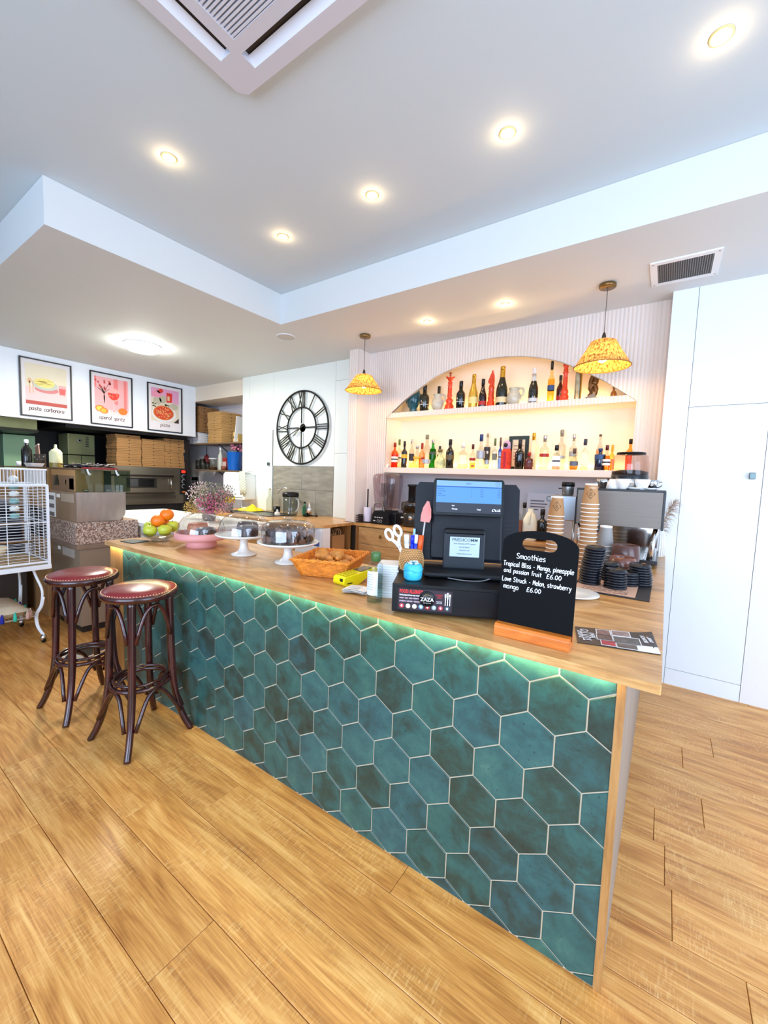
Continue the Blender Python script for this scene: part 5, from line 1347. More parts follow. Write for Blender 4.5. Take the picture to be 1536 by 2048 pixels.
# till terminal: base, post, label plate, customer screen, main screen seen from behind
bz0 = ZW + .106
A2 = math.radians(29)
pb = till(.235, .26)
t = thing('till_terminal', 'black till terminal with a lit customer screen facing out', 'till', (pb.x, pb.y, bz0), A2)
MB().box(-.145, .175, -.155, .06, .010, .022).box(-.13, .16, -.14, .05, .003, .012).box(-.12, -.09, -.12, .03, 0, .006).box(.12, .15, -.12, .03, 0, .006).obj('base_plate', P('matt black base', (24, 26, 29), .5, spec=.3), t, bevel=.004)
MB().tube(smoothline([(-.06, -.15, .006), (0, -.165, .003), (.06, -.158, .004), (.1, -.15, .018)], 5), .0022, 6).obj('cable', P('grey cable', (120, 120, 122), .5), t)
stn = MB().box(-.075, .078, -.062, -.034, .02, .165).obj('printer_stand', DKGREY, t, bevel=.006)
MB().box(-.072, .075, -.066, -.03, .152, .170).obj('stand_cap', BLKPL, t, bevel=.005)
lp = MB().box(-.052, .057, -.0635, -.062, .068, .142).obj('maker_plate', P('silver printed plate', (186, 200, 206), .4), stn)
text('plate_heading', 'PREDICOMM', .0165, P('dark slate print', (40, 60, 70), .5), lp, face_xz(.0025, -.0638, .131), 'CENTER', 1.0, .0001)
for i, s in enumerate(('Next Generation EPOS Systems', 'Sales & Support', '020 8795 1437', 'www.predicomm.com')):
    text('plate_line', s, .0075, P('dark slate print', (40, 60, 70), .5), lp, face_xz(.0025, -.0638, .117 - .0125 * i), 'CENTER', .82)
# main screen from behind
bk = thing('x', None, None) if False else None
MR = Matrix.Translation((.012, .035, .19)) @ Matrix.Rotation(-.12, 4, 'X')
scr = MB().prism([(-.20, -.155), (.20, -.155), (.20, .13), (.185, .15), (-.185, .15), (-.20, .13)], -.018, .018, MR @ Matrix.Rotation(PI / 2, 4, 'X')).obj('main_screen_case', P('navy black plastic', (10, 13, 22), .45, spec=.3), t, bevel=.008, seg=3)
MB().box(-.135, .135, -.05, -.018, -.15, .05, MR).obj('rear_housing', P('navy black plastic', (16, 20, 30)), t, bevel=.01)
m = MB()
for gx_ in (-.075, 0, .075):
    for k in range(3):
        m.box(gx_ - .022, gx_ + .022, -.0515, -.0495, .012 + .009 * k, .0155 + .009 * k, MR)
for k in range(9):
    m.box(.14, .185, -.0195, -.0175, -.12 + .016 * k, -.117 + .016 * k, MR)
    m.box(-.185, -.14, -.0195, -.0175, -.12 + .016 * k, -.117 + .016 * k, MR)
stuff(m.obj('vent_slots', P('vent slot shadow', (6, 7, 10), .6), t))
MB().box(-.03, .03, -.03, .03, .02, .12).obj('neck', BLKPL, t, bevel=.006)
# customer screen
CM = Matrix.Translation((.008, -.052, .288)) @ Matrix.Rotation(-.2, 4, 'X')
cs_ = MB().prism([(-.122, -.068), (.122, -.068), (.128, -.06), (.128, .06), (.122, .068), (-.122, .068), (-.128, .06), (-.128, -.06)], -.012, .012, CM @ Matrix.Rotation(PI / 2, 4, 'X')).obj('customer_screen', P('screen bezel', (20, 24, 26), .35, spec=.3), t, bevel=.004)
MB().box(-.02, .02, .01, .05, -.03, .02, CM).obj('screen_arm', BLKPL, t)
BLUE = P('lit blue screen', (8, 10, 14), .3, emit=(104, 172, 250), estr=.95, spec=.3)
MB().box(-.118, .118, -.0135, -.012, -.022, .060, CM).obj('lit_display', BLUE, cs_)
MB().box(-.118, .118, -.0135, -.012, -.058, -.0225, CM).obj('dark_display', P('lit dark panel', (8, 10, 14), .3, emit=(64, 72, 92), estr=.9, spec=.3), cs_)
MB().box(-.118, .118, -.0142, -.0134, .036, .0395, CM).obj('header_rule', P('lit mid blue', (8, 10, 14), .3, emit=(50, 106, 214), estr=.85, spec=.3), cs_)
MB().box(-.118, .118, -.0141, -.0134, .040, .060, CM).obj('header_band', P('lit pale blue', (8, 10, 14), .3, emit=(146, 200, 252), estr=.95, spec=.3), cs_)
def scr_text(s, x, z, size, mt, al='LEFT'):
    text('screen_text', s, size, mt, cs_, CM @ face_xz(x, -.0146, z), al, .9)
SD = P('screen ink', (24, 60, 130), .5); SW_ = P('lit screen white', (235, 240, 250), .5, emit=(235, 240, 250), estr=.9)
scr_text('TABLE 1', 0, .050, .0075, SD, 'CENTER')
for i, (a, b_, c_, d) in enumerate((('Americano', '2', '3.20', '6.40'), ('Full Breakfast', '1', '12.50', '12.50'), ('Lasagna', '3', '14.95', '44.85'), ('Fresh Orange', '2', '4.00', '8.00'))):
    z = .029 - .0085 * i
    scr_text(a, -.114, z, .0062, SD); scr_text(b_, .012, z, .0062, SD, 'RIGHT'); scr_text(c_, .052, z, .0062, SD, 'RIGHT'); scr_text(d, .114, z, .0062, SD, 'RIGHT')
m = MB(); m.tube([(.1035 + .007 * math.cos(q), -.0146, .0505 + .007 * math.sin(q)) for q in [2 * PI * i / 20 for i in range(20)]], .0006, 4, True, CM); m.tube([(.101, -.0146, .0505), (.106, -.0146, .0505)], .0012, 4, False, CM)
m.obj('round_icon', SD, cs_)
scr_text('Paid', -.06, -.033, .0065, SW_); scr_text('Change', -.06, -.045, .0075, SW_); scr_text('Total', .03, -.045, .0075, SW_); scr_text('\u00a376.65', .115, -.046, .0125, SW_, 'RIGHT')
# ------------------------------------------------------------------ chalkboard and flyer
c0 = on_top(992, 1270); c1 = on_top(1148, 1308)
cx_, cy_ = (c0.x + c1.x) / 2, c0.y + .03
t = thing('chalkboard', 'black chalkboard smoothies menu in a wooden base block', 'sign', (cx_ - .01, cy_, ZW), .012)
hw = (c1.x - c0.x) / 2 - .003
MB().prism([(-.03, 0), (.03, 0), (.03, .028), (.024, .036), (-.024, .036), (-.03, .028)], -hw, hw, Matrix(((0, 0, 1, 0), (1, 0, 0, 0), (0, 1, 0, 0), (0, 0, 0, 1)))).obj('wooden_base', pine_mat, t, bevel=.002)
bw_ = .105; zb_ = .020
tl_ = at_y(1007, 1072, cy_).z - ZW; tm_ = at_y(1062, 1062, cy_).z - ZW; tr_ = at_y(1158, 1095, cy_).z - ZW
zs_ = (tl_ + tr_) / 2
ap = max(tm_, zs_ + .012); zs_ = ap - .042
out = [(-bw_, zb_), (bw_, zb_), (bw_, zs_)]
out += [(bw_ * math.cos(a), zs_ + (ap - zs_) * math.sin(a)) for a in [PI * i / 16 for i in range(1, 16)]]
out += [(-bw_, zs_)]
hz = ap - .040
hole = [(.032 + .017 * math.cos(a), hz + .017 * math.sin(a)) for a in [-PI / 2 + PI * i / 8 for i in range(9)]] + [(-.032 + .017 * math.cos(a), hz + .017 * math.sin(a)) for a in [PI / 2 + PI * i / 8 for i in range(9)]]
TILT = Matrix.Rotation(-.06, 4, 'X')
brd = MB().prism(out, -.003, .003, TILT @ Matrix.Rotation(PI / 2, 4, 'X'), holes=[hole]).obj('slate_panel', P('chalkboard black', (11, 12, 14), .75, spec=.15), t)
CK = P('white chalk pen', (240, 242, 246), .8)
m = MB(); zt_ = hz - .046
rows = (('Smoothies', -.062, zt_, .0096, .084), ('Tropical Bliss - Mango, pineapple', -.099, zt_ - .025, .0084, .197), ('and passion fruit', -.096, zt_ - .045, .0078, .110), ('\u00a36.00', .026, zt_ - .046, .0078, .042), ('Love Struck - Melon, strawberry', -.099, zt_ - .071, .0084, .194), ('mango', -.094, zt_ - .093, .0086, .046), ('\u00a36.00', -.026, zt_ - .093, .0078, .042))
for s, x, z, xh, w_ in rows:
    mm = MB(); handwriting(mm, s, x, z, xh, .00098, -.0034, slant=.05, gap=.3, M=TILT, width=w_)
    mm.obj('chalk_writing', CK, brd)
q = [on_top(1150, 1254), on_top(1303, 1270), on_top(1322, 1311), on_top(1155, 1286)]
c0 = sum(q, Vector()) / 4
t = thing('menu_flyer', 'black and white printed flyer with food photos lying beside the chalkboard', 'flyer', (c0.x, c0.y, ZW), 0)
A_, B_, C_, D_ = [Vector((p.x - c0.x, p.y - c0.y, 0)) for p in (q[3], q[2], q[1], q[0])]
def fl(u, v): 
    p = A_.lerp(B_, u).lerp(D_.lerp(C_, u), v)
    return Vector((p.x, p.y, .0025 + .010 * max(0, u - .8) * 5 * v ** 2 * .8))
def fpatch(nm, u0, u1, v0, v1, mt, dz=.0006, n=8):
    vs = [fl(u0 + (u1 - u0) * i / n, v) + Vector((0, 0, dz)) for i in range(n + 1) for v in (v0, (v0 + v1) / 2, v1)]
    fs = []
    for i in range(n):
        fs += [(3 * i, 3 * i + 3, 3 * i + 4, 3 * i + 1), (3 * i + 1, 3 * i + 4, 3 * i + 5, 3 * i + 2)]
    return MB().add(vs, fs).obj(nm, mt, t)
o = fpatch('sheet', 0, 1, 0, 1, P('black flyer stock', (40, 40, 44), .35), 0)
s = o.modifiers.new('thickness', 'SOLIDIFY'); s.thickness = .0012
fpatch('white_border', .72, 1.0, .0, .3, PAPER)
FB = P('flyer white', (238, 238, 240), .5)
PH = [P('flyer photo %d' % i, c_, .4, var=.5, vscale=60) for i, c_ in enumerate(((120, 92, 88), (96, 78, 76), (170, 40, 60), (140, 120, 116), (84, 84, 84), (90, 82, 76)))]
for i, (u0, u1, v0, v1) in enumerate(((.28, .45, .62, .92), (.27, .46, .34, .60), (.31, .48, .06, .30), (.48, .70, .68, .94), (.48, .80, .28, .62), (.5, .74, .04, .24))):
    fpatch('photo_border', u0 - .012, u1 + .012, v0 - .03, v1 + .03, FB, .0009)
    fpatch('photo', u0, u1, v0, v1, PH[i], .0012)
def ftext(nm, s, u, v, size):
    p = fl(u, v); ex = (B_ - A_).normalized(); 
    ang_ = math.atan2(ex.y, ex.x) + PI / 2
    text(nm, s, size, WT, t, Matrix.Translation((p.x, p.y, p.z + .0015)) @ Matrix.Rotation(ang_, 4, 'Z'), 'CENTER', .9, .0002)
ftext('flyer_title', 'SUNDAY', .055, .5, .018); ftext('flyer_title', 'TUTTO', .13, .5, .034); ftext('flyer_title', 'MENU', .215, .5, .018)
ftext('flyer_title', 'BRUNCH', .87, .62, .016); ftext('flyer_title', 'DINNER', .94, .62, .014)
# ------------------------------------------------------------------ back counter under the arch
WC = ZW
oakf = oak_mat
t = thing('drawer_unit', 'light oak drawer unit with brass knobs below the back worktop', 'drawers', (-1.64, 3.27, 0))
MB().box(-.955, .97, .0, .47, .1, .852).obj('carcass', oakz_mat, t)
MB().box(-.955, .97, .04, .48, .0, .1).obj('plinth', P('dark plinth', (60, 50, 42), .6), t)
for i in range(3):
    for z0, z1 in ((.675, .838), (.40, .672), (.11, .397)):
        d = MB().box(-.9 + .62 * i, -.9 + .62 * i + .615, -.018, 0, z0, z1).obj('drawer', oakf, t, bevel=.002)
        MB().cbox((-.9 + .62 * i + .27, -.026, (z0 + z1) / 2 + .01), (.022, .016, .034)).obj('knob', BRASS, d, bevel=.003)
t = thing('back_worktop', 'oak worktop below the bottle shelves carrying the blender', 'worktop', (-1.64, 3.5, .853))
MB().prism([(-.975, -.255), (.975, -.255), (.975, -.17), (1.55, -.17), (1.55, .255), (-.975, .255)], 0, .026).obj('top', top_mat, t, bevel=.002)
# sink run
t = thing('sink_worktop', 'oak worktop with rounded corner below the wall clock', 'worktop', (-3.6, 3.1, .853))
pts = [(-4.72, 3.505), (-4.72, 2.74), (-2.76, 2.74)] + [(-2.76 + .15 * math.sin(a), 2.89 - .15 * math.cos(a)) for a in [PI / 2 * i / 8 for i in range(1, 9)]] + [(-2.61, 3.24), (-2.75, 3.24), (-2.75, 3.505)]
MB().prism([(x + 3.6, y - 3.1) for x, y in pts], 0, .026).obj('top', top_mat, t, bevel=.002)
t = thing('sink_cabinet', 'light oak base cabinet under the rounded worktop', 'cabinet', (-3.6, 2.8, 0))
MB().box(-1.1, .62, 0, .7, .1, .852).obj('carcass', oakz_mat, t)
MB().box(-1.1, .62, .05, .7, 0, .1).obj('plinth', P('dark plinth', (60, 50, 42)), t)
for i in range(4):
    d = MB().box(-1.095 + .43 * i, -1.095 + .43 * i + .425, -.018, 0, .11, .84).obj('door', oakf, t, bevel=.002)
    MB().ball((-1.095 + .43 * i + (.38 if i % 2 == 0 else .045), -.028, .77), (.012, .012, .012), 12, 8).obj('knob', BLACK, d)
t = thing('undercounter_fridge', 'white undercounter fridge with small stickers below the worktop', 'fridge', (-2.775, 2.8, 0))
MB().box(-.195, .165, .0, .1, .03, .85).obj('body', WPLAST, t)
MB().box(-.19, .16, -.02, 0, .04, .835).obj('door', P('fridge enamel', (226, 230, 236), .3), t, bevel=.005)
for i, (x, z, c_) in enumerate(((.10, .70, (60, 90, 160)), (.10, .64, (220, 200, 60)), (.10, .60, (80, 130, 80)))):
    MB().box(x - .03, x + .04, -.0212, -.02, z - .02, z + .02).obj('sticker', P('fridge sticker %d' % i, c_, .5), t)
t = thing('open_shelf_unit', 'oak open end shelf under the rounded worktop corner', 'shelf unit', (-2.73, 2.92, 0))
MB().box(-.2, .07, -.02, .0, .1, .852).obj('side_panel', oakz_mat, t)
MB().box(-.2, .07, .33, .348, .1, .852).obj('side_panel', oakz_mat, t)
MB().box(-.21, -.2, -.02, .348, .1, .852).obj('back_panel', oakz_mat, t)
MB().box(-.2, .07, 0, .33, .48, .5).obj('shelf', oakf, t)
for i, (x, y, hh, lb) in enumerate(((.015, .20, .25, 'brown paper carrier bag standing in the open end shelf, front one'), (-.05, .15, .26, 'brown paper carrier bag standing behind the front one in the open shelf'))):
    b_ = thing('paper_bag', lb, 'bag', (-2.73 + x, 2.92 + y, .5), -.05, 'paper bags in the open shelf')
    MB().box(-.02, .02, -.09, .09, 0, hh).obj('bag_body', KRAFT, b_)
    for s_ in (-.014, .014):
        MB().tube(smoothline([(s_, -.035, hh - .01), (s_, -.035, hh + .04), (s_, 0, hh + .065), (s_, .035, hh + .04), (s_, .035, hh - .01)], 4), .003, 6).obj('handle', P('twisted paper handle', (206, 170, 126), .7), b_)
def on_back(px, py): return at_z(px, py, WC)
# drainer, taps and small things by the sink
t = thing('sink_drainer', 'dark drainer tray let into the oak worktop', 'sink', (-3.95, 3.13, WC))
MB().prism([(-.42, -.2), (.42, -.2), (.42, .2), (-.42, .2)], -.001, .008, holes=[[(-.1, -.16), (.38, -.16), (.38, .16), (-.1, .16)]]).obj('rim', P('dark grey sink', (66, 68, 68), .4), t, bevel=.003)
MB().box(-.1, .38, -.16, .16, .001, .0025).obj('basin', P('sink basin', (40, 42, 44), .3), t)
for i in range(7):
    MB().box(-.39 + .04 * i, -.375 + .04 * i, -.15, .15, .008, .011).obj('drain_rib', P('dark grey sink', (66, 68, 68)), t)
t = thing('tap', 'curved chrome tap over the sink', 'tap', (-3.72, 3.37, WC))
MB().tube(smoothline([(.03, 0, 0), (.03, 0, .15), (.02, 0, .27), (-.05, -.01, .305), (-.12, -.03, .275), (-.135, -.035, .235)], 6), .011, 10).obj('spout', CHROME, t)
MB().lathe([(0, 0), (.026, 0), (.026, .008), (.016, .012), (.016, .05), (0, .05)], 16, c=(.03, 0)).obj('tap_base', CHROME, t)
t = thing('cleaning_cloth', 'crumpled bright yellow cleaning cloth by the sink', 'cloth', (-4.2, 3.2, WC + .006))
m = MB(); n = 12
vs = []
for i in range(n):
    for j in range(n):
        u, v = i / (n - 1) - .5, j / (n - 1) - .5
        d = max(abs(u), abs(v)) * 2
        vs.append((u * .26, v * .2, .004 + .062 * (1 - d) ** .6 * (1 + .5 * math.sin(9 * u + 5 * v) * math.cos(8 * v - 3 * u)) + .006 * math.sin(19 * u) * (1 - d)))
m.add(vs, [(i * n + j, (i + 1) * n + j, (i + 1) * n + j + 1, i * n + j + 1) for i in range(n - 1) for j in range(n - 1)], True)
m.obj('cloth', P('yellow microfibre', (238, 216, 40), .9), t)
YLW = P('yellow microfibre', (238, 216, 40))
t = thing('filter_jug', 'clear measuring jug with black lid and chrome tap beside it', 'jug', (-3.49, 3.2, WC))
MB().lathe([(0, .002), (.075, .002), (.078, .01), (.088, .22), (.086, .22), (.076, .012), (0, .01)], 28).obj('glass_body', thin_glass('jug glass', (232, 236, 236), .04, 1.3), t)
MB().lathe([(0, .215), (.09, .218), (.093, .235), (.09, .262), (.06, .272), (0, .274)], 28).obj('lid', BLKPL, t)
MB().tube(smoothline([(.088, 0, .2), (.125, 0, .18), (.125, 0, .1), (.082, 0, .05)], 5), .008, 8).obj('handle', P('clear handle', (190, 196, 196), .2), t)
t = thing('black_cup', 'small black cup left of the lidded jug', 'cup', (-3.64, 3.13, WC))
MB().lathe([(0, 0), (.032, 0), (.036, .005), (.04, .10), (.037, .10), (.033, .01), (0, .008)], 20).obj('cup_body', BLKPL, t)
t = thing('glass_bottle', 'tall clear glass bottle standing by the sink edge', 'bottle', (-4.06, 3.38, WC))
MB().lathe([(0, 0), (.04, 0), (.042, .01), (.042, .15), (.018, .2), (.016, .27), (.019, .275), (0, .28)], 20).obj('glass_body', CLR, t)
MB().lathe([(0, .272), (.012, .272), (.012, .292), (0, .294)], 12).obj('stopper', P('pale stopper', (210, 200, 170), .6), t)
t = thing('spray_bottle', 'small green soap bottle behind the lidded jug', 'bottle', (-3.47, 3.4, WC))
MB().lathe([(0, 0), (.022, 0), (.024, .008), (.024, .09), (.01, .11), (.009, .14), (0, .142)], 16).obj('bottle_body', P('green soap', (30, 110, 70), .3), t)
MB().lathe([(0, .138), (.012, .138), (.012, .155), (0, .156)], 12).obj('cap', BLKPL, t)
t = thing('cocktail_shaker', 'small steel shaker right of the lidded jug', 'shaker', (-3.32, 3.32, WC))
MB().lathe([(0, 0), (.03, 0), (.036, .09), (.03, .105), (0, .11)], 18).obj('body', CHROME, t)
MB().lathe([(.026, .105), (.022, .13), (.012, .14), (.014, .155), (0, .16)], 16).obj('lid', CHROME, t)
t = thing('ice_scoop', 'black scoop lying on the worktop below the stone tiles', 'scoop', (-3.28, 3.3, WC + .001), .3)
MB().lathe([(0, 0), (.03, .004), (.036, .02), (.03, .022), (0, .01)], 16, c=(-.05, 0)).obj('bowl', BLKPL, t)
MB().tube([(-.02, 0, .014), (.06, 0, .012), (.09, 0, .014)], [.007, .006, .012], 8).obj('handle', BLKPL, t)
t = thing('white_sponge', 'round pale dish brush head beside the black cup', 'brush', (-3.57, 3.08, WC))
MB().lathe([(0, .0), (.03, .0), (.034, .02), (.026, .045), (0, .05)], 16).obj('bristles', P('pale bristles', (226, 222, 210), .9, bump=.6, bscale=200), t)
MB().lathe([(0, .048), (.012, .05), (.01, .07), (0, .075)], 12).obj('knob', WPLAST, t)
# paper towel dispenser with cloth
t = thing('paper_dispenser', 'white paper towel dispenser at the left edge of the clock wall', 'dispenser', (-4.72, YK, 1.0))
MB().prism([(-.24, 0), (.22, 0), (.22, .30), (.18, .355), (-.2, .355), (-.24, .32)], 0, .17, Matrix.Translation((0, -.001, 0)) @ Matrix.Rotation(PI / 2, 4, 'X')).obj('case', P('dispenser plastic', (238, 242, 240), .3), t, bevel=.02, seg=3)
MB().box(-.2, .18, -.174, -.168, .02, .03).obj('slot', P('grey slot', (140, 146, 146), .5), t)
t = thing('tea_towel', 'pale checked tea towel hanging over the paper dispenser', 'towel', (-4.55, YK - .1, 1.36))
prof = [(-.075, -.30), (-.078, -.2), (-.08, -.08), (-.079, -.012), (-.068, .004), (-.03, .006), (.02, .006), (.06, .004)]
vs = []
for k in range(7):
    x = -.06 + .02 * k + .0
    for q, (y, z) in enumerate(prof):
        vs.append((x + .03 * (q < 3) * (1 - q / 3), y - .006 * math.sin(k * 1.9) * (z < 0), z + (.02 * math.sin(k * 1.2) if q == 0 else 0)))
TW, nt, b = base_mat('checked towel')
tc = nd(nt, 'ShaderNodeTexCoord'); ck = nd(nt, 'ShaderNodeTexChecker'); ck.inputs['Scale'].default_value = 55
ck.inputs['Color1'].default_value = (*lin((236, 236, 222)), 1); ck.inputs['Color2'].default_value = (*lin((168, 178, 150)), 1)
nt.links.new(tc.outputs['Object'], ck.inputs['Vector']); nt.links.new(ck.outputs['Color'], b.inputs['Base Color']); b.inputs['Roughness'].default_value = .9
m = MB(); m.add(vs, [(k * 8 + q, k * 8 + q + 1, (k + 1) * 8 + q + 1, (k + 1) * 8 + q) for k in range(6) for q in range(7)], True)
o = m.obj('cloth', TW, t); s = o.modifiers.new('thickness', 'SOLIDIFY'); s.thickness = .004
# blender with sound cover
t = thing('blender', 'black blender under a tall clear sound cover on the back worktop', 'blender', (-2.31, 3.41, WC))
MB().prism([(-.125, 0), (.10, 0), (.085, .10), (.06, .135), (-.085, .135), (-.11, .10)], -.11, .1, Matrix.Rotation(PI / 2, 4, 'X')).obj('base', BLKPL, t, bevel=.008)
MB().box(.08, .14, -.05, .09, 0, .12).obj('rear_housing', BLKPL, t, bevel=.01)
ENC = thin_glass('sound cover plastic', (226, 216, 220), .05, 1.8)
loops = [(.115, .085, .16), (.125, .092, .26), (.14, .10, .40), (.142, .102, .455), (.135, .095, .49), (.11, .075, .505)]
n = 28; vs = []
for a, b_, z in loops:
    for i in range(n):
        q = 2 * PI * i / n; k = (abs(math.cos(q)) ** 5 + abs(math.sin(q)) ** 5) ** (-1 / 5)
        vs.append((a * k * math.cos(q) + .0, b_ * k * math.sin(q), z))
fs = [(r * n + i, r * n + (i + 1) % n, (r + 1) * n + (i + 1) % n, (r + 1) * n + i) for r in range(len(loops) - 1) for i in range(n)] + [tuple((len(loops) - 1) * n + i for i in range(n))]
MB().add(vs, fs, True).obj('sound_cover', ENC, t)
loops = [(.05, .05, .135), (.055, .055, .17), (.075, .075, .40), (.078, .078, .41)]
MB().lathe([(0, .137)] + [(a, z) for a, b_, z in loops], 16).obj('jug', thin_glass('blender jug', (220, 220, 222), .06, 1.4), t)
MB().tube(smoothline([(-.10, -.085, .12), (-.095, -.09, .19), (-.05, -.092, .215), (.0, -.092, .205), (.03, -.09, .12)], 5), .006, 8).obj('cover_handle', P('grey handle', (120, 116, 110), .3, .5), t)
for i in range(4):
    MB().cbox((-.065 + .027 * i, -.1115, .07), (.016, .004, .01)).obj('button', P('pale button print', (190, 190, 192), .5), t)
for i in range(2):
    MB().tube([(-.03 + .035 * i + .013 * math.cos(q), -.1115, .035 + .013 * math.sin(q)) for q in [2 * PI * k / 16 for k in range(16)]], .0016, 5, True).obj('dial_ring', P('pale button print', (190, 190, 192)), t)
MB().cbox((-.075, -.1115, .035), (.03, .003, .01)).obj('maker_mark', P('pale button print', (190, 190, 192)), t)
# juicer
t = thing('juicer', 'dark juicer with a black feed tube right of the blender', 'juicer', (-2.03, 3.42, WC))
MB().lathe([(0, 0), (.09, 0), (.095, .01), (.09, .12), (.08, .145), (0, .145)], 28).obj('base', P('dark brown metal', (58, 52, 44), .3, .5), t)
MB().lathe([(.08, .14), (.10, .16), (.105, .215), (.10, .235), (.05, .245), (.045, .25)], 28).obj('juice_bowl', thin_glass('smoked plastic', (150, 140, 124), .06, 1.5), t)
MB().lathe([(0, .15), (.07, .15), (.075, .20), (0, .215)], 22).obj('sieve', P('dark sieve', (44, 40, 36), .5, .5), t)
MB().lathe([(.036, .23), (.036, .385), (.046, .39), (.046, .405), (.04, .41), (0, .408)], 24).obj('feed_tube', BLKPL, t)
MB().lathe([(0, 0), (.02, 0), (.022, .01), (.014, .018), (0, .018)], 18, Matrix.Translation((.045, -.088, .09)) @ Matrix.Rotation(PI / 2, 4, 'X')).obj('dial', CHROME, t)
MB().cbox((-.05, -.085, .09), (.03, .006, .012)).obj('maker_mark', P('pale button print', (190, 190, 192)), t)
# paper roll on a black stand
t = thing('kitchen_roll', 'white kitchen roll on a black upright stand left of the blender', 'paper roll', (-2.515, 3.36, WC))
MB().lathe([(0, 0), (.05, 0), (.05, .006), (0, .006)], 22).obj('stand_base', BLACK, t)
MB().tube([(-.005, 0, .0), (-.005, 0, .345)], .0075, 8).obj('stand_post', BLACK, t)
MB().lathe([(.012, .012), (.042, .012), (.043, .02), (.043, .15), (.042, .158), (.012, .158)], 26).obj('paper_roll', P('lilac white paper', (222, 218, 236), .8), t)
t = thing('card_holder', 'small black slotted holder in front of the kitchen roll', 'holder', (-2.565, 3.29, WC))
for i in range(4):
    MB().box(-.03, .03, -.02, .02, .002 + .022 * i, .012 + .022 * i).obj('tray', P('dark brown tray', (46, 34, 34), .5), t)
MB().box(-.03, .03, .016, .02, 0, .085).obj('holder_back', BLKPL, t)
# small things beyond the till
mk = at_y(1062, 1017, 3.36); 
t = thing('milk_bottle', 'white plastic milk bottle without its lid, beyond the chalkboard', 'bottle', (mk.x, 3.36, WC), .1)
hm = mk.z - WC + .0
n = 24; vs = []
for a, z in ((.0, 0), (.052, .0), (.056, .008), (.056, hm * .5), (.05, hm * .68), (.034, hm * .84), (.022, hm * .9), (.022, hm)):
    for i in range(n):
        q = 2 * PI * i / n; k = (abs(math.cos(q)) ** 4 + abs(math.sin(q)) ** 4) ** (-1 / 4)
        if z > hm * .8: k = 1
        vs.append((a * k * math.cos(q), a * k * math.sin(q), z))
MB().add(vs, [(r * n + i, r * n + (i + 1) % n, (r + 1) * n + (i + 1) % n, (r + 1) * n + i) for r in range(7) for i in range(n)], True).obj('bottle_body', P('milky plastic', (242, 238, 214), .35), t)
MB().tube(smoothline([(0, -.03, hm * .86), (0, -.05, hm * .8), (0, -.058, hm * .66), (0, -.056, hm * .52)], 4), .011, 8).obj('handle', P('milky plastic', (242, 238, 214)), t)
def simple_bottle(nm, label, px, pyt, y, r, kind, gl, cap, lab=None, capf=.14):
    p = at_y(px, pyt, y)
    return bottle(label, p.x, y, WC, p.z - WC, r, kind, gl, cap, capf, lab, None, .5, 'bottles on the back worktop')
simple_bottle('bottle', 'dark syrup bottle with a pump top right of the milk', 1086, 1018, 3.40, .042, 'spirit', DKG, BLKC, None, .2)
simple_bottle('bottle', 'clear bottle with black cap left of the milk', 1050, 1005, 3.55, .036, 'round', CLR, BLKC, None, .16)
simple_bottle('bottle', 'small bottle with a pink band beside the till screen', 1036, 1001, 3.6, .03, 'spirit', CLR, P('pink band cap', (226, 150, 160), .4), None, .2)
c0 = at_y(1036, 1041, 3.33)
t = thing('wooden_caddy', 'red brown box beside the milk bottle behind the till', 'box', (c0.x - .01, 3.33, WC), 0)
MB().prism([(-.05, -.05), (.05, -.05), (.05, .05), (-.05, .05)], 0, c0.z - WC, holes=[[(-.042, -.042), (.042, -.042), (.042, .042), (-.042, .042)]]).obj('box_sides', P('red brown wood', (136, 70, 40), .5), t, bevel=.002)
MB().box(-.045, .045, -.045, .045, .002, .008).obj('bottom', P('red brown wood', (136, 70, 40)), t)
a = at_y(1055, 985, 3.72); b_ = at_y(1098, 1022, 3.72)
t = thing('notice_card', 'grey printed notice card leaning on the wall above the milk', 'notice', ((a.x + b_.x) / 2 + .02, 3.73, WC), 0)
hw, h0, h1 = (b_.x - a.x) / 2 + .02, b_.z - WC - .03, a.z - WC
TL = Matrix.Rotation(.02, 4, 'X')
MB().box(-hw, hw, -.002, .002, 0, h1).obj('card', P('pale grey card', (208, 206, 212), .6), t)
for i, w_ in enumerate((.5, .62, .55, .3)):
    MB().box(-hw * .75, -hw * .75 + hw * 2 * w_, -.003, -.002, h1 * .80 - .026 * i, h1 * .80 - .026 * i + .011).obj('print_line', P('grey print', (110, 108, 116), .7), t)
MB().tube([(hw * .6 + .02 * math.cos(q), -.003, h1 * .88 + .02 * math.sin(q)) for q in [2 * PI * k / 20 for k in range(20)]], .003, 5, True).obj('round_mark', P('teal mark', (70, 130, 130), .6), t)

# ------------------------------------------------------------------ coffee corner on the return worktop
YM = 2.72
t = thing('coffee_machine', 'steel coffee machine seen from behind with black edges and chrome legs', 'coffee machine', (-.225, YM, ZW))
zb_, zt__ = .222, .432
MB().box(-.218, .212, 0, .014, zb_ + .004, zt__ - .004).obj('back_panel', P('taupe brushed steel', (128, 120, 112), .5, .5, var=.05, vscale=4, stretch=(1, 1, 30)), t)
MB().box(-.226, .222, -.002, .46, zt__ - .004, zt__ + .008).obj('cup_tray', P('black machine edge', (20, 22, 26), .4), t, bevel=.002)
for x0, x1 in ((-.226, -.218), (.212, .224)):
    MB().box(x0, x1, -.003, .46, zb_ - .004, zt__).obj('side_frame', P('black machine edge', (20, 22, 26)), t, bevel=.002)
MB().box(-.217, .211, .016, .45, zb_ + .06, zt__ - .004).obj('boiler_housing', STEEL, t)
MB().box(-.21, .2, .30, .45, .03, zb_ + .06).obj('mirror_panel', P('mirror steel', (200, 196, 190), .08, 1.0), t)
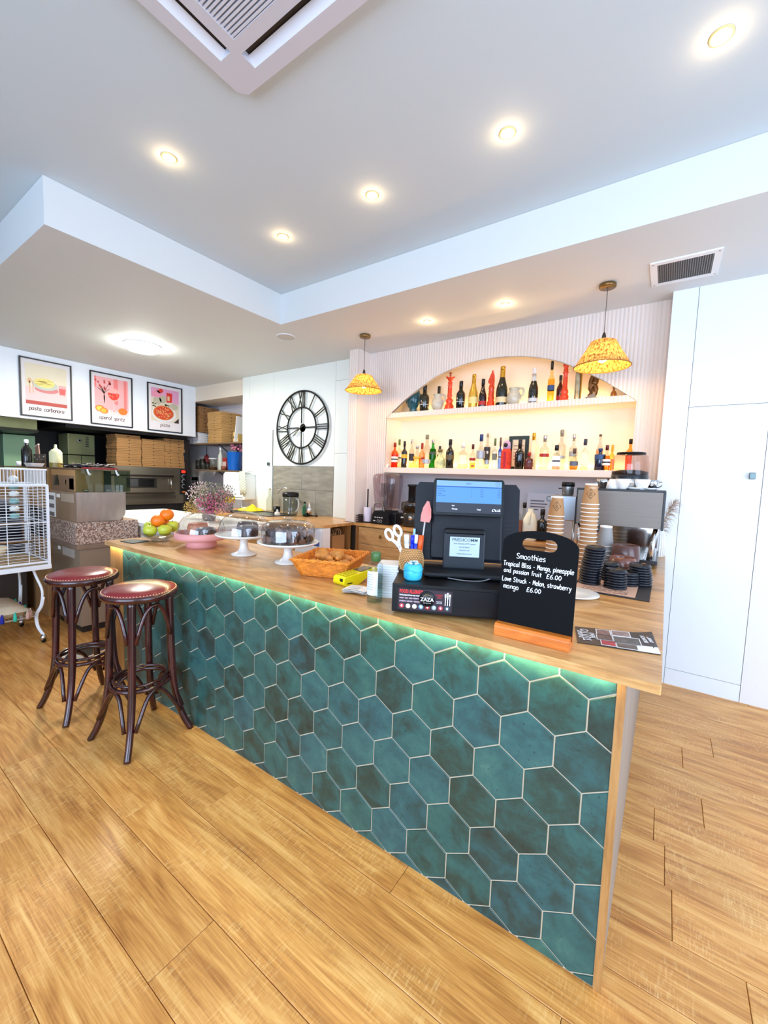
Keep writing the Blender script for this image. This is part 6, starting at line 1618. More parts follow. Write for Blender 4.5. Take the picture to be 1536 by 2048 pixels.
MB().box(-.215, .21, .0, .46, .022, .045).obj('drip_tray', P('dark drip tray', (50, 50, 54), .3, .6), t, bevel=.003)
for x, y in ((.19, .03), (-.2, .03), (.19, .42), (-.2, .42)):
    MB().tube([(x - .02 if y < .1 and x > 0 else x, y, .0), (x, y, zb_ + .01)], .011, 10).obj('leg', CHROME, t)
MB().tube([(.16, .04, .03), (.185, .05, zb_ + .01)], .007, 8).obj('steam_wand', CHROME, t)
for i in range(12):
    MB().box(-.2 + .034 * i, -.194 + .034 * i, .02, .29, .045, .049).obj('tray_bar', STEEL, t)
TZ = ZW + zt__ + .008
t = thing('bean_hopper', 'clear coffee bean hopper with dark beans and black lid on the machine', 'hopper', (-.198, 2.965, TZ))
MB().lathe([(0, 0), (.085, 0), (.10, .03), (.102, .085), (.098, .09), (0, .09)], 36).obj('hopper_base', P('dark hopper base', (26, 28, 34), .3), t)
MB().lathe([(.10, .088), (.102, .10), (.101, .16), (.094, .2), (.078, .215), (.072, .216)], 36).obj('hopper_glass', thin_glass('hopper plastic', (240, 226, 220), .05, 1.2), t)
MB().lathe([(0, .09), (.096, .09), (.098, .108), (.06, .118), (0, .122)], 30).obj('coffee_beans', P('coffee beans', (34, 22, 18), .4, var=.4, vscale=90, bump=1, bscale=150), t)
MB().lathe([(0, .214), (.078, .214), (.08, .22), (.076, .227), (0, .23)], 32).obj('lid', BLKPL, t)
# espresso cups on the tray
CUPW_ = P('white espresso china', (240, 240, 238), .2, coat=.4)
def espresso(label, px, py, y, kind):
    p = at_y(px, py, y)
    t = thing('espresso_cup', label, 'cup', (p.x, y, TZ), random.uniform(0, 6), 'cups on the coffee machine')
    if kind == 'inverted':
        MB().lathe([(.036, 0), (.038, .003), (.032, .04), (.022, .055), (.02, .058), (0, .058)], 24).obj('cup_body', CUPW_, t)
        MB().cbox((0, -.0345, .022), (.02, .002, .018)).obj('cup_print', P('dark cup print', (60, 60, 62), .5), t)
        MB().tube(smoothline([(.034, 0, .012), (.052, 0, .014), (.052, 0, .034), (.031, 0, .042)], 4), .004, 6).obj('handle', CUPW_, t)
    else:
        MB().lathe([(0, 0), (.022, 0), (.024, .004), (.036, .035), (.04, .06), (.037, .06), (.03, .02), (0, .01)], 24).obj('cup_body', CHROME if kind == 'steel' else CUPW_, t)
        MB().tube(smoothline([(.037, 0, .05), (.056, 0, .046), (.054, 0, .026), (.031, 0, .018)], 4), .004, 6).obj('handle', CHROME if kind == 'steel' else CUPW_, t)
espresso('upturned white espresso cup with a dark print at the left of the cup tray', 1226, 975, 2.78, 'inverted')
espresso('small steel cup at the far left behind the cup stack', 1207, 970, 2.92, 'steel')
espresso('steel milk cup in the middle of the machine tray', 1262, 970, 2.80, 'steel')
espresso('steel milk cup at the right end of the machine tray', 1304, 970, 2.86, 'steel')
espresso('white coffee cup beside the upturned one on the machine', 1245, 976, 2.76, 'up')
espresso('white coffee cup lying between the two steel cups', 1284, 974, 2.77, 'up')
for i, (px, y, lb) in enumerate(((1268, 2.74, 'shallow white saucer on the machine edge, left one'), (1300, 2.74, 'shallow white saucer on the machine edge, right one'))):
    p = at_y(px, 980, y + .02)
    t = thing('saucer', lb, 'saucer', (p.x, y + .03, TZ + .0), 0, 'saucers on the coffee machine')
    MB().lathe([(0, 0), (.025, 0), (.03, .003), (.045, .011), (.044, .013), (.028, .006), (0, .005)], 26).obj('saucer_body', CUPW_, t)
# grinder cup / steel pitcher at left of the machine
p = at_y(1146, 985, 3.0)
t = thing('water_boiler', 'small steel appliance left of the coffee machine', 'appliance', (-.56, 2.98, ZW))
MB().box(-.08, .085, -.1, .12, .22, p.z - ZW - .02).obj('steel_body', P('bluish steel', (160, 166, 172), .25, .9), t, bevel=.006)
for sx_ in (-.07, .075):
    for sy_ in (-.09, .11):
        MB().tube([(sx_, sy_, 0), (sx_, sy_, .225)], .008, 8).obj('leg', STEEL, t)
t = thing('steel_tamper_pot', 'small steel and black canister on top of the steel appliance', 'canister', (-.55, 2.98, p.z - ZW - .02 + ZW))
MB().lathe([(0, 0), (.032, 0), (.036, .006), (.038, .06), (.036, .075), (0, .078)], 22).obj('canister_body', P('satin steel', (150, 150, 148), .3, .8), t)
MB().lathe([(.038, .058), (.041, .06), (.041, .085), (.036, .09), (0, .09)], 22).obj('lid', BLKPL, t)
MB().tube([(-.038, 0, .045), (-.06, 0, .045)], .004, 6).obj('peg', BLKPL, t)
for i, (x, y) in enumerate(((-.6, 2.92), (-.55, 2.94), (-.51, 2.93), (-.58, 3.0))):
    t = thing('tumbler', 'small glass tumbler under the steel appliance by the cup stacks', 'glass', (x, y, ZW), 0, 'glass tumblers under the steel appliance')
    MB().lathe([(0, .004), (.02, .004), (.021, 0), (.024, .09), (.022, .09), (.019, .01), (0, .01)], 18).obj('glass_body', thin_glass('tumbler glass', (226, 226, 226), .05, 1.6), t)
# paper cups nested upside down
KC = P('kraft cup paper', (184, 136, 88), .65); RIM = P('white cup rim', (244, 242, 238), .5)
def cup_src(print_=False, col=KC):
    t = thing('paper_cup', 'kraft paper cup', 'cup')
    MB().lathe([(.0425, .004), (.031, .10), (.0305, .105)], 26).obj('cup_wall', col, t)
    MB().lathe([(.0305, .104), (.031, .114), (.0285, .114), (.0285, .108), (0, .108)], 26).obj('cup_base', RIM, t)
    MB().tube([(.043 * math.cos(2 * PI * i / 26), .043 * math.sin(2 * PI * i / 26), .003) for i in range(26)], .003, 6, True).obj('rolled_rim', RIM, t)
    if print_:
        m = MB()
        def on(u, z):      # wrap onto the cone
            r = .0425 - .0115 * (z - .004) / .096 + .0007
            return (r * math.sin(u / .037), -r * math.cos(u / .037), z)
        def line(pts, w_=.0015):
            m.tube([on(u, z) for u, z in pts], w_, 4, False)
        line([(0, .034), (-.022, .058), (0, .085), (.022, .058), (0, .034)])
        line([(-.008, .066), (0, .066), (-.008, .059), (0, .059)], .0008); line([(.001, .059), (.004, .067), (.008, .059)], .0008)
        line([(-.008, .055), (0, .055), (-.008, .048), (0, .048)], .0008); line([(.001, .048), (.004, .056), (.008, .048)], .0008)
        line([(-.005, .073), (0, .076), (.005, .073)], .0008)
        m.obj('cup_logo', P('brown cup print', (82, 56, 36), .7), t)
    return t
def cup_stack(x, y, z1, which, grp, col=KC, pitch=.0222, pr=True):
    n = max(2, int(round((z1 - ZW - .114) / pitch)) + 1)
    src = cup_src(False, col); tp = cup_src(pr, col)
    for i in range(n):
        lb = 'kraft paper cup, topmost of the %s' % which if i == n - 1 else 'kraft paper cup, %s from the bottom of the %s' % (ORD[i] if i < 20 else 'near top', which)
        z = ZW + i * (z1 - ZW - .114) / (n - 1)
        jx, jy = random.uniform(-.0012, .0012), random.uniform(-.0012, .0012)
        if i == n - 1:
            tp.location = (x + jx, y + jy, z); tp['label'] = lb; tp['group'] = grp; tp.rotation_euler = (0, 0, math.atan2(x, y) * -1 + PI * 0)
        elif i == 0:
            src.location = (x, y, z); src['label'] = lb; src['group'] = grp
        else:
            dup(src, lb, (x + jx, y + jy, z), 0, grp)
cup_stack(-.505, 2.45, 1.268, 'shorter cup stack behind the chalkboard', 'kraft cups in two stacks')
cup_stack(-.335, 2.45, 1.345, 'taller cup stack beside the machine', 'kraft cups in two stacks')
cup_stack(-.262, 2.56, 1.115, 'grey cup stack behind the taller one', 'grey cups in a stack', P('grey cup paper', (150, 146, 142), .6), .0222, False)
# lids
LD = P('black lid plastic', (22, 24, 32), .3)
def lid_src():
    t = thing('cup_lid', 'black plastic cup lid', 'lid')
    MB().lathe([(.0455, 0), (.047, .0015), (.0465, .005), (.042, .007), (.0405, .0135), (.037, .0145), (.035, .0105), (0, .0105)], 26).obj('lid_body', LD, t)
    MB().cbox((.02, -.01, .011), (.012, .006, .0015)).obj('sip_tab', LD, t)
    return t
def lid_stack(x, y, n, lean, which, pitch=.0115):
    src = lid_src()
    for i in range(n):
        lb = 'black cup lid, topmost of the %s' % which if i == n - 1 else 'black cup lid, %s up in the %s' % (ORD[i], which)
        p = (x + lean[0] * (i / n) ** 1.5 + random.uniform(-.0015, .0015), y + lean[1] * (i / n) + random.uniform(-.0015, .0015), ZW + .0035 + .0035 + pitch * i)
        if i == 0:
            src.location = p; src['label'] = lb; src['group'] = 'stacked black cup lids'
        else:
            dup(src, lb, p, random.uniform(0, 6), 'stacked black cup lids')
lid_stack(-.265, 2.08, 14, (.02, .0), 'leaning lid stack next to the chalkboard', .0122)
lid_stack(-.158, 2.065, 7, (-.004, .0), 'front lid stack in the middle of the mat')
lid_stack(-.068, 2.22, 8, (-.012, .0), 'lid stack at the right edge of the mat')
lid_stack(-.118, 2.175, 5, (0, .0), 'low lid stack behind the front one')
lid_stack(-.205, 2.235, 7, (0, 0), 'lid stack behind the leaning one')
# mat, bowls, plate
c_ = [at_z(1190, 1172, ZW), at_z(1293, 1204, ZW), at_z(1306, 1166, ZW)]
t = thing('counter_mat', 'black rubber counter mat with a kraft printed sheet under the cup lids', 'mat', (-.16, 2.10, ZW))
MB().box(-.16, .135, -.185, .21, .0005, .0035).obj('rubber_mat', P('black rubber mat', (28, 26, 30), .7), t, bevel=.001)
MB().box(-.15, .085, -.165, .19, .0036, .0042).obj('printed_sheet', P('pinkish kraft sheet', (206, 166, 142), .7), t)
m = MB()
for k in range(2):
    pts = [(-.12 + .006 * i, .012 * math.sin(i * 1.3 + k) + .006 * math.sin(i * 3.1)) for i in range(30)]
    m.ribbon(smoothline(pts, 3), .0016, 0, Matrix.Translation((0, -.10 - .035 * k, .0048)) @ Matrix.Rotation(-PI / 2, 4, 'X'))
m.obj('brush_script', P('brown script print', (110, 72, 60), .7), t)
BWL = P('brown glazed bowl', (84, 52, 46), .3, var=.12, vscale=20, coat=.3)
t = thing('knock_bowl', 'brown glazed bowl with its mouth up in front of the coffee machine', 'bowl', (-.158, 2.50, ZW))
MB().lathe([(0, 0), (.05, 0), (.062, .02), (.068, .09), (.064, .145), (.058, .15), (.053, .145), (.056, .09), (.05, .03), (0, .02)], 34).obj('bowl_body', BWL, t)
t = thing('sugar_bowl', 'lower red brown bowl in front of the open one', 'bowl', (-.158, 2.36, ZW))
MB().lathe([(0, 0), (.05, 0), (.06, .015), (.064, .06), (.058, .095), (.05, .105), (.046, .1), (.052, .06), (.045, .02), (0, .012)], 34).obj('bowl_body', P('red brown glaze', (118, 66, 50), .3, coat=.3), t)
MB().lathe([(.064, .058), (.0655, .061), (.064, .064)], 34).obj('groove_band', BWL, t)
t = thing('white_plate', 'white oval plate half hidden behind the chalkboard', 'plate', (at_z(1146, 1190, ZW).x, at_z(1150, 1190, ZW).y - .02, ZW))
MB().lathe([(0, .0), (.05, 0), (.055, .003), (.1, .014), (.098, .017), (.052, .007), (0, .006)], 40).obj('plate_body', wc, t)
# vase with pampas
p = at_z(1316, 1110, ZW)
t = thing('pampas_vase', 'white ribbed vase with a dried pampas plume in the far right corner', 'vase', (p.x - .004, 3.25, ZW))
n = 36
MB().lathe([(.0, 0), (.032, 0), (.036, .01), (.04, .10), (.034, .16), (.026, .185), (.022, .185), (.03, .15), (0, .1)], 30).obj('vase_body', P('white ribbed ceramic', (236, 236, 232), .5), t)
m = MB()
for i in range(18):
    a = 2 * PI * i / 18
    m.tube([(.0365 * math.cos(a), .0365 * math.sin(a), .01), (.0405 * math.cos(a), .0405 * math.sin(a), .10), (.0345 * math.cos(a), .0345 * math.sin(a), .158)], .0022, 5)
stuff(m.obj('ribs', P('white ribbed ceramic', (236, 236, 232)), t))
PA = P('dried pampas', (172, 150, 128), .9)
stem = smoothline([(0, 0, .1), (.01, 0, .2), (.035, -.01, .29), (.062, -.02, .36)], 6)
MB().tube(stem, .0018, 5).obj('stem', PA, t)
m = MB()
for q in range(150):
    i = random.randint(4, len(stem) - 1); p0 = Vector(stem[i]); L_ = random.uniform(.03, .075)
    d = Vector((random.uniform(-.2, 1), random.uniform(-.5, .5), random.uniform(-.3, .7))).normalized() * L_
    m.tube([p0, p0 + d * .55 + Vector((0, 0, .004)), p0 + d + Vector((0, 0, -.012))], [.0012, .001, .0003], 3, smooth=False)
stuff(m.obj('plume', PA, t))
# ------------------------------------------------------------------ kitchen end
PXF, PYF = -3.803, 1.255
t = thing('prep_counter', 'taupe prep counter with a thick speckled granite top behind the stools', 'counter', (-4.1, 1.48, 0))
O_ = Matrix.Translation((4.1, -1.48, 0))
TAU = P('taupe laminate', (138, 120, 100), .5, var=.05, vscale=3)
MB().box(-4.4, PXF, PYF + .02, 1.705, .06, .69, O_).obj('cabinet_body', TAU, t)
MB().box(-4.38, PXF - .03, PYF + .04, 1.70, 0, .06, O_).obj('plinth', P('black plinth', (26, 24, 24), .5), t)
MB().box(-4.42, PXF + .015, PYF, 1.712, .69, .728, O_).obj('edge_trim', P('taupe edge', (132, 110, 92), .45), t, bevel=.003)
gm, nt, b = base_mat('speckled granite')
tc = nd(nt, 'ShaderNodeTexCoord'); vo = nd(nt, 'ShaderNodeTexVoronoi'); vo.inputs['Scale'].default_value = 110
rp = nd(nt, 'ShaderNodeValToRGB'); rp.color_ramp.interpolation = 'CONSTANT'
for p_, c_ in ((.0, (150, 118, 100)), (.3, (188, 164, 146)), (.55, (120, 96, 84)), (.75, (206, 190, 176))):
    k = rp.color_ramp.elements.new(p_) if p_ else rp.color_ramp.elements[0]
    k.color = (*lin(c_), 1)
nt.links.new(tc.outputs['Object'], vo.inputs['Vector']); nt.links.new(vo.outputs['Color'], rp.inputs[0]); nt.links.new(rp.outputs[0], b.inputs['Base Color']); b.inputs['Roughness'].default_value = .3
MB().box(-4.42, PXF + .003, PYF - .002, 1.715, .728, .905, O_).obj('granite_top', gm, t, bevel=.004)
for px0, px1, y0, y1, nm, mt in ((116, 121, 1091, 1099, 'sticker', PAPER), (125, 149, 1092, 1117, 'notice_sheet', P('grey printed sheet', (176, 168, 158), .6))):
    a, c = at_y(px0, y0, PYF + .018), at_y(px1, y1, PYF + .018)
    MB().box(a.x, c.x, PYF + .0175, PYF + .0195, c.z, a.z, O_).obj(nm, mt, t)
# refrigerated topping unit with glass guard
t = thing('topping_unit', 'steel fronted refrigerated topping unit with a glass guard on the granite', 'display unit', (-4.1, 1.44, .905))
O_ = Matrix.Translation((4.1, -1.44, -.905))
MB().box(-4.37, PXF - .006, PYF + .006, 1.60, .905, 1.146, O_).obj('body', P('brown laminate side', (146, 118, 92), .5, var=.05), t)
fp_ = [(1.262, .91), (1.57, .91), (1.61, .95), (1.618, 1.0), (1.618, 1.146), (1.262, 1.146)]
MB().prism(fp_, PXF - .006, PXF + .004, O_ @ Matrix(((0, 0, 1, 0), (1, 0, 0, 0), (0, 1, 0, 0), (0, 0, 0, 1)))).obj('steel_front', P('satin steel front', (190, 182, 172), .28, .85, var=.12, vscale=6, stretch=(1, 4, 1)), t, bevel=.003)
a, c = at_y(97, 984, PYF + .004), at_y(112, 1034, PYF + .004)
sh_ = MB().box(a.x, c.x, PYF + .003, PYF + .005, c.z, a.z, O_).obj('printed_sheet', PAPER, t)
for i in range(3):
    MB().box(a.x + .01, c.x - .03, PYF + .002, PYF + .003, a.z - .06 - .07 * i, a.z - .025 - .07 * i, O_).obj('sheet_picture', P('grey photo print', (120, 112, 112), .6), sh_)
a, c = at_y(113, 987, PYF + .004), at_y(120, 995, PYF + .004)
MB().box(a.x, c.x, PYF + .003, PYF + .005, c.z, a.z, O_).obj('sticker', PAPER, t)
a, c = at_y(122, 986, PYF + .004), at_y(148, 1006, PYF + .004)
MB().box(a.x, c.x, PYF + .003, PYF + .005, c.z, a.z, O_).obj('sticker', P('pale brown sticker', (176, 158, 136), .6), t)
GG = thin_glass('guard glass', (222, 232, 226), .02, 1.2)
MB().box(PXF - .008, PXF - .003, 1.262, 1.66, 1.148, 1.326, O_).obj('glass_pane', GG, t)
MB().box(PXF - .3, PXF - .008, 1.655, 1.66, 1.148, 1.326, O_).obj('glass_pane', GG, t)
MB().box(-4.37, PXF + .0, PYF, 1.665, 1.326, 1.337, O_).obj('guard_shelf', P('brown guard shelf', (116, 86, 60), .4), t)
MB().box(PXF - .02, PXF + .006, 1.31, 1.56, 1.334, 1.346, O_).obj('red_rail', P('red rail', (150, 44, 48), .4), t)
for y in (1.335, 1.54):
    MB().tube([(PXF + .012, y, 1.33), (PXF + .016, y + .01, 1.30), (PXF + .02, y + .02, 1.285)], [.006, .008, .011], 8, M=O_).obj('spot_lamp', P('white spot lamp', (226, 236, 236), .3, .3), t)
for y in (1.34, 1.50):
    MB().lathe([(0, 0), (.016, 0), (.018, .02), (0, .024)], 14, O_ @ Matrix.Translation((PXF - .03, y, 1.147))).obj('knob', STEEL, t)
MB().box(-4.33, -4.0, 1.50, 1.59, 1.147, 1.32, O_).obj('inner_panel', P('dark green inner panel', (60, 70, 62), .4), t)
# cardboard boxes at the end and behind the cage
def carton(label, x0, x1, y0, y1, z0, z1, prints=(), col=CARD):
    t = thing('cardboard_box', label, 'box', ((x0 + x1) / 2, (y0 + y1) / 2, z0), 0, 'cardboard boxes behind the cage')
    hx_, hy_, hz_ = (x1 - x0) / 2, (y1 - y0) / 2, z1 - z0
    MB().box(-hx_, hx_, -hy_, hy_, 0, hz_).obj('box_body', col, t, bevel=.003)
    MB().box(-hx_ - .001, hx_ + .001, -.022, .022, hz_ - .05, hz_ + .0012).obj('packing_tape', P('brown packing tape', (190, 150, 98), .3), t)
    for nm, fx0, fx1, fz0, fz1, mt in prints:
        MB().box(-hx_ + fx0 * 2 * hx_, -hx_ + fx1 * 2 * hx_, -hy_ - .0012, -hy_, fz0 * hz_, fz1 * hz_).obj(nm, mt, t)
    return t
bx = carton('printed brown box with a dark tree mark under the guard shelf', -4.34, -3.835, PYF + .012, 1.47, 1.147, 1.324, [('printed_panel', .02, .98, .02, .72, P('darker printed card', (128, 98, 70), .7)), ('red_label', .78, .96, .1, .6, P('red printed label', (140, 48, 42), .6)), ('white_mark', .62, .66, .3, .52, PAPER)])
m = MB()
for i in range(5):
    z = .05 + .016 * i; w_ = .075 - .009 * i
    m.add([(-.14 - w_, -.1085, z - .01), (-.14 + w_, -.1085, z - .004), (-.10, -.1085, z + .02)], [(0, 1, 2)])
m.obj('tree_print', P('dark green print', (62, 62, 48), .7), bx)
carton('plain brown box at the top of the pile behind the bird cage', -4.98, -4.44, 1.27, 1.62, 1.02, 1.325)
carton('wide brown box at the bottom of the pile behind the bird cage', -5.1, -4.45, 1.25, 1.68, 0, .56)
carton('brown box in the middle of the pile behind the bird cage', -5.05, -4.46, 1.27, 1.66, .562, 1.018, [('dark_panel', .1, .9, .3, .9, P('dark printed card', (40, 28, 22)))])
carton('brown box at the far left edge behind the bird cage', -5.9, -5.15, 1.2, 1.7, 0, 1.3)
t = thing('tan_bag', 'dark bag with a tan flap slumped on a stool behind the cage', 'bag', (-4.95, .98, .0))
MB().lathe([(0, .45), (.17, .45), (.23, .6), (.22, .85), (.13, 1.02), (0, 1.06)], 20).obj('bag_body', P('navy black canvas', (24, 24, 40), .9, var=.2, vscale=10, bump=.4, bscale=40), t)
MB().prism([(-.14, 0), (.14, 0), (.12, .09), (-.10, .1)], -.012, .012, Matrix.Translation((.06, -.235, .68)) @ Matrix.Rotation(PI / 2, 4, 'X')).obj('bag_flap', P('tan leather', (190, 156, 104), .6), t, bevel=.006)
MB().box(-.2, .2, -.2, .2, .0, .45).obj('bag_stool', P('dark crate', (60, 50, 42), .7), t)
t = thing('checked_scarf', 'blue and white checked scarf lying on the dark bag', 'scarf', (-5.03, .93, 1.02), .3)
MB().lathe([(0, 0), (.10, .01), (.13, .05), (.09, .10), (0, .12)], 16).obj('cloth', P('blue white check', (190, 204, 232), .9, var=.35, vscale=40), t)
# things on the guard shelf
GZ = 1.337
def on_guard(px, y=1.36):
    return at_y(px, 930, y).x
t = thing('sauce_bottle', 'dark bottle with white cap on the guard shelf', 'bottle', (-4.33, 1.36, GZ)); xx = on_guard(54)
top_z = at_y(54, 878, 1.36).z - GZ
shelf2 = thing('plank_shelf', 'narrow brown shelf along the top of the boxes at kitchen pass height', 'shelf', (-4.9, 1.42, GZ - .012))
MB().box(-1.0, .525, -.14, .14, 0, .0115).obj('board', P('brown guard shelf', (116, 86, 60)), shelf2)
t.location = (xx, 1.36, GZ)
MB().lathe([(0, 0), (.04, 0), (.043, .01), (.043, top_z * .6), (.018, top_z * .78), (.016, top_z * .92), (0, top_z * .92)], 20).obj('bottle_body', DKG, t)
MB().lathe([(.018, top_z * .86), (.019, top_z * .98), (0, top_z)], 14).obj('cap', WPLAST, t)
t = thing('squeeze_bottle', 'pale yellow squeeze bottle of oil on the guard shelf', 'bottle', (on_guard(112), 1.36, GZ)); h_ = at_y(112, 889, 1.36).z - GZ
MB().lathe([(0, 0), (.046, 0), (.049, .008), (.048, h_ * .66), (.03, h_ * .78), (0, h_ * .8)], 22).obj('bottle_body', P('pale squeeze plastic', (232, 230, 180), .4), t)
MB().lathe([(.0495, 0.003), (.0495, h_ * .2)], 22).obj('oil_level', P('olive oil', (150, 130, 60), .3), t)
MB().lathe([(.022, h_ * .78), (.012, h_ * .86), (.009, h_), (0, h_)], 14).obj('nozzle', P('pale squeeze plastic', (232, 230, 180)), t)
t = thing('foam_tray', 'shallow white tray on the guard shelf', 'tray', (on_guard(82), 1.31, GZ))
MB().prism([(-.075, -.04), (.075, -.04), (.075, .04), (-.075, .04)], 0, .004).obj('tray_base', WPLAST, t)
m = MB()
m.add([(-.075, -.04, 0), (.075, -.04, 0), (.075, .04, 0), (-.075, .04, 0), (-.095, -.055, .034), (.095, -.055, .034), (.095, .055, .034), (-.095, .055, .034)], [(0, 1, 5, 4), (1, 2, 6, 5), (2, 3, 7, 6), (3, 0, 4, 7)])
m.obj('tray_walls', WPLAST, t)
for i, (px, r_) in enumerate(((67, .03), (76, .032), (85, .03))):
    t = thing('glass_jar', ('left', 'middle', 'right')[i] + ' clear glass of the three behind the white tray', 'glass', (on_guard(px, 1.44), 1.44, GZ), 0, 'clear glasses on the guard shelf')
    MB().lathe([(0, .004), (r_ * .9, .004), (r_, .0), (r_, .13), (r_ * .94, .13), (r_ * .92, .01), (0, .01)], 20).obj('glass_body', thin_glass('tumbler glass'), t)
a = on_guard(76, 1.50)
t = thing('menu_holder', 'pinkish brown board leaning over the clear glasses', 'board', (a, 1.51, GZ), 0)
MB().box(-.055, .055, -.006, .006, 0, .23, Matrix.Rotation(-.22, 4, 'Y')).obj('board', P('pinkish brown board', (158, 122, 112), .5), t, bevel=.004)
MB().box(-.057, .057, -.007, .007, .228, .238, Matrix.Rotation(-.22, 4, 'Y')).obj('pale_edge', P('pale board edge', (226, 206, 200), .5), t)
t = thing('small_cup', 'tiny white cup at the left of the dark sauce bottle', 'cup', (on_guard(43), 1.34, GZ))
MB().lathe([(0, 0), (.018, 0), (.024, .05), (.021, .05), (.016, .006), (0, .005)], 16).obj('cup_body', WPLAST, t)
t = thing('cutlery_heap', 'heap of metal utensils lying on the guard shelf over the glass', 'utensils', (PXF - .14, 1.42, GZ))
stl = [P('black cable metal', (38, 38, 44), .3, .6), STEEL]
for i in range(22):
    a = random.uniform(-.6, .6) + PI / 2; L_ = random.uniform(.06, .14)
    x, y = random.uniform(-.08, .1), random.uniform(-.13, .13)
    MB().tube([(x - L_ / 2 * math.cos(a), y - L_ / 2 * math.sin(a), .006 + random.uniform(0, .03)), (x, y, .012 + random.uniform(0, .03)), (x + L_ / 2 * math.cos(a), y + L_ / 2 * math.sin(a), .006 + random.uniform(0, .035))], [.004, .003, .008], 6).obj('utensil', stl[i % 2], t)
MB().lathe([(0, 0), (.03, .0), (.05, .02), (.046, .022), (.028, .006), (0, .005)], 18, c=(.05, -.07)).obj('small_dish', stl[0], t)
# white table with flowers
t = thing('white_table', 'white topped table between the prep counter and the oven', 'table', (-4.1, 2.15, 0))
MB().box(-.95, 1.0, -.425, .43, .845, .88).obj('table_top', P('white laminate', (244, 244, 238), .3), t, bevel=.004)
MB().box(-.9, .95, -.40, .40, .74, .845).obj('apron', P('white laminate', (244, 244, 238)), t)
for sx_ in (-.9, .95):
    for sy_ in (-.38, .38):
        MB().box(sx_ - .03, sx_ + .03, sy_ - .03, sy_ + .03, 0, .74).obj('leg', P('white laminate', (244, 244, 238)), t)
t = thing('flower_vase', 'bunch of dried pink, cream and green flowers in a grey vase', 'flowers', (at_y(418, 1035, 2.25).x, 2.25, .88))
MB().lathe([(0, 0), (.045, 0), (.06, .02), (.062, .05), (.045, .08), (.042, .09), (.037, .09), (.035, .07), (0, .03)], 26).obj('vase_body', P('grey vase', (120, 116, 112), .4), t)
groups = [('pink_blooms', (196, 88, 132), (.09, -.05, .25), (.13, .13, .10), 330), ('pale_blooms', (214, 186, 178), (-.05, 0, .33), (.20, .16, .12), 520), ('green_sprigs', (128, 134, 96), (.03, .02, .30), (.22, .17, .15), 560), ('ochre_sprigs', (176, 138, 66), (-.22, -.02, .20), (.08, .08, .08), 160), ('rose_blooms', (206, 130, 140), (.17, .02, .28), (.09, .1, .12), 180), ('grey_sprigs', (128, 116, 120), (.08, .06, .36), (.15, .13, .08), 260)]
stems_ = MB()
for nm, c_, ce, rr, cnt in groups:
    m = MB()
    for i in range(cnt):
        while True:
            p = Vector((random.uniform(-1, 1), random.uniform(-1, 1), random.uniform(-1, 1)))
            if p.length < 1: break
        q = Vector((ce[0] * 1.15 + p.x * rr[0] * 1.1, ce[1] + p.y * rr[1], ce[2] - .085 + p.z * rr[2] * 1.05))
        s_ = random.uniform(.004, .0085)
        m.add([q + Vector((s_, 0, 0)), q + Vector((-s_ * .5, s_ * .8, 0)), q + Vector((-s_ * .5, -s_ * .8, 0)), q + Vector((0, 0, s_ * 1.2)), q - Vector((0, 0, s_))], [(0, 1, 3), (1, 2, 3), (2, 0, 3), (1, 0, 4), (2, 1, 4), (0, 2, 4)])
        if i % 5 == 0:
            b0_ = Vector((random.uniform(-.02, .02), random.uniform(-.02, .02), .08))
            stems_.tube([b0_, b0_.lerp(q, .5) + Vector((0, 0, .02)), q], .0012, 3, smooth=False, cap=False)
    stuff(m.obj(nm, P(nm.replace('_', ' '), c_, .8, var=.25, vscale=30), t))
stuff(stems_.obj('stems', P('dry stems', (120, 104, 70), .8), t))
t = thing('yellow_flowers', 'small pot of yellow flowers right of the dried bunch', 'flowers', (-3.55, 2.75, 0))
ypos = at_y(455, 1040, 2.9)
t.location = (ypos.x, 2.9, WC)
MB().lathe([(0, 0), (.05, 0), (.066, .05), (.06, .1), (.055, .1), (.05, .02), (0, .02)], 20).obj('pot_body', P('slate grey pot', (118, 122, 126), .4), t)
m = MB()
for i in range(70):
    a = random.uniform(0, 6.28); r_ = random.uniform(0, .07); m.ball((.03 + r_ * math.cos(a), r_ * math.sin(a), .12 + random.uniform(0, .07)), random.uniform(.008, .015), 6, 4)
stuff(m.obj('yellow_blooms', P('yellow petals', (232, 204, 40), .7), t))
# oven, its stand and the pizza boxes on it
XO = -6.2
t = thing('pizza_oven', 'wide stainless pizza oven with a black control panel', 'oven', (XO, 2.85, .0))
def oz(px, py): p = at_x(px, py, XO); return p.y - 2.85, p.z
RZ = Matrix.Rotation(PI / 2, 4, 'Z')
def obox(y0, y1, z0, z1, d0, d1): return MB().box(-d1 if False else d0, d1, y0, y1, z0, z1)
MB().box(-.75, 0, -.66, .655, .85, 1.39).obj('body', P('oven steel', (142, 136, 122), .3, .85, var=.08, vscale=4, stretch=(1, 1, 14)), t)
dr_ = MB().box(0, .03, -.56, .44, 1.02, 1.29).obj('door', P('oven door steel', (150, 142, 128), .3, .85), t, bevel=.004)
MB().box(.03, .034, -.21, .2, 1.09, 1.23).obj('window_frame', P('dark window frame', (38, 36, 32), .4), dr_)
MB().box(.034, .036, -.17, .16, 1.105, 1.215).obj('window_glass', P('dark oven glass', (22, 24, 26), .08, coat=.5), dr_)
MB().tube([(.075, -.55, 1.265), (.075, .43, 1.265)], .013, 10).obj('handle', P('dark handle', (52, 48, 42), .4, .5), dr_)
for y in (-.52, .40):
    MB().tube([(.03, y, 1.265), (.075, y, 1.265)], .01, 8).obj('handle_bracket', CHROME, dr_)
MB().tube([(.06, .40, 1.23), (.06, .40, 1.06)], .014, 8).obj('hinge_lever', CHROME, dr_)
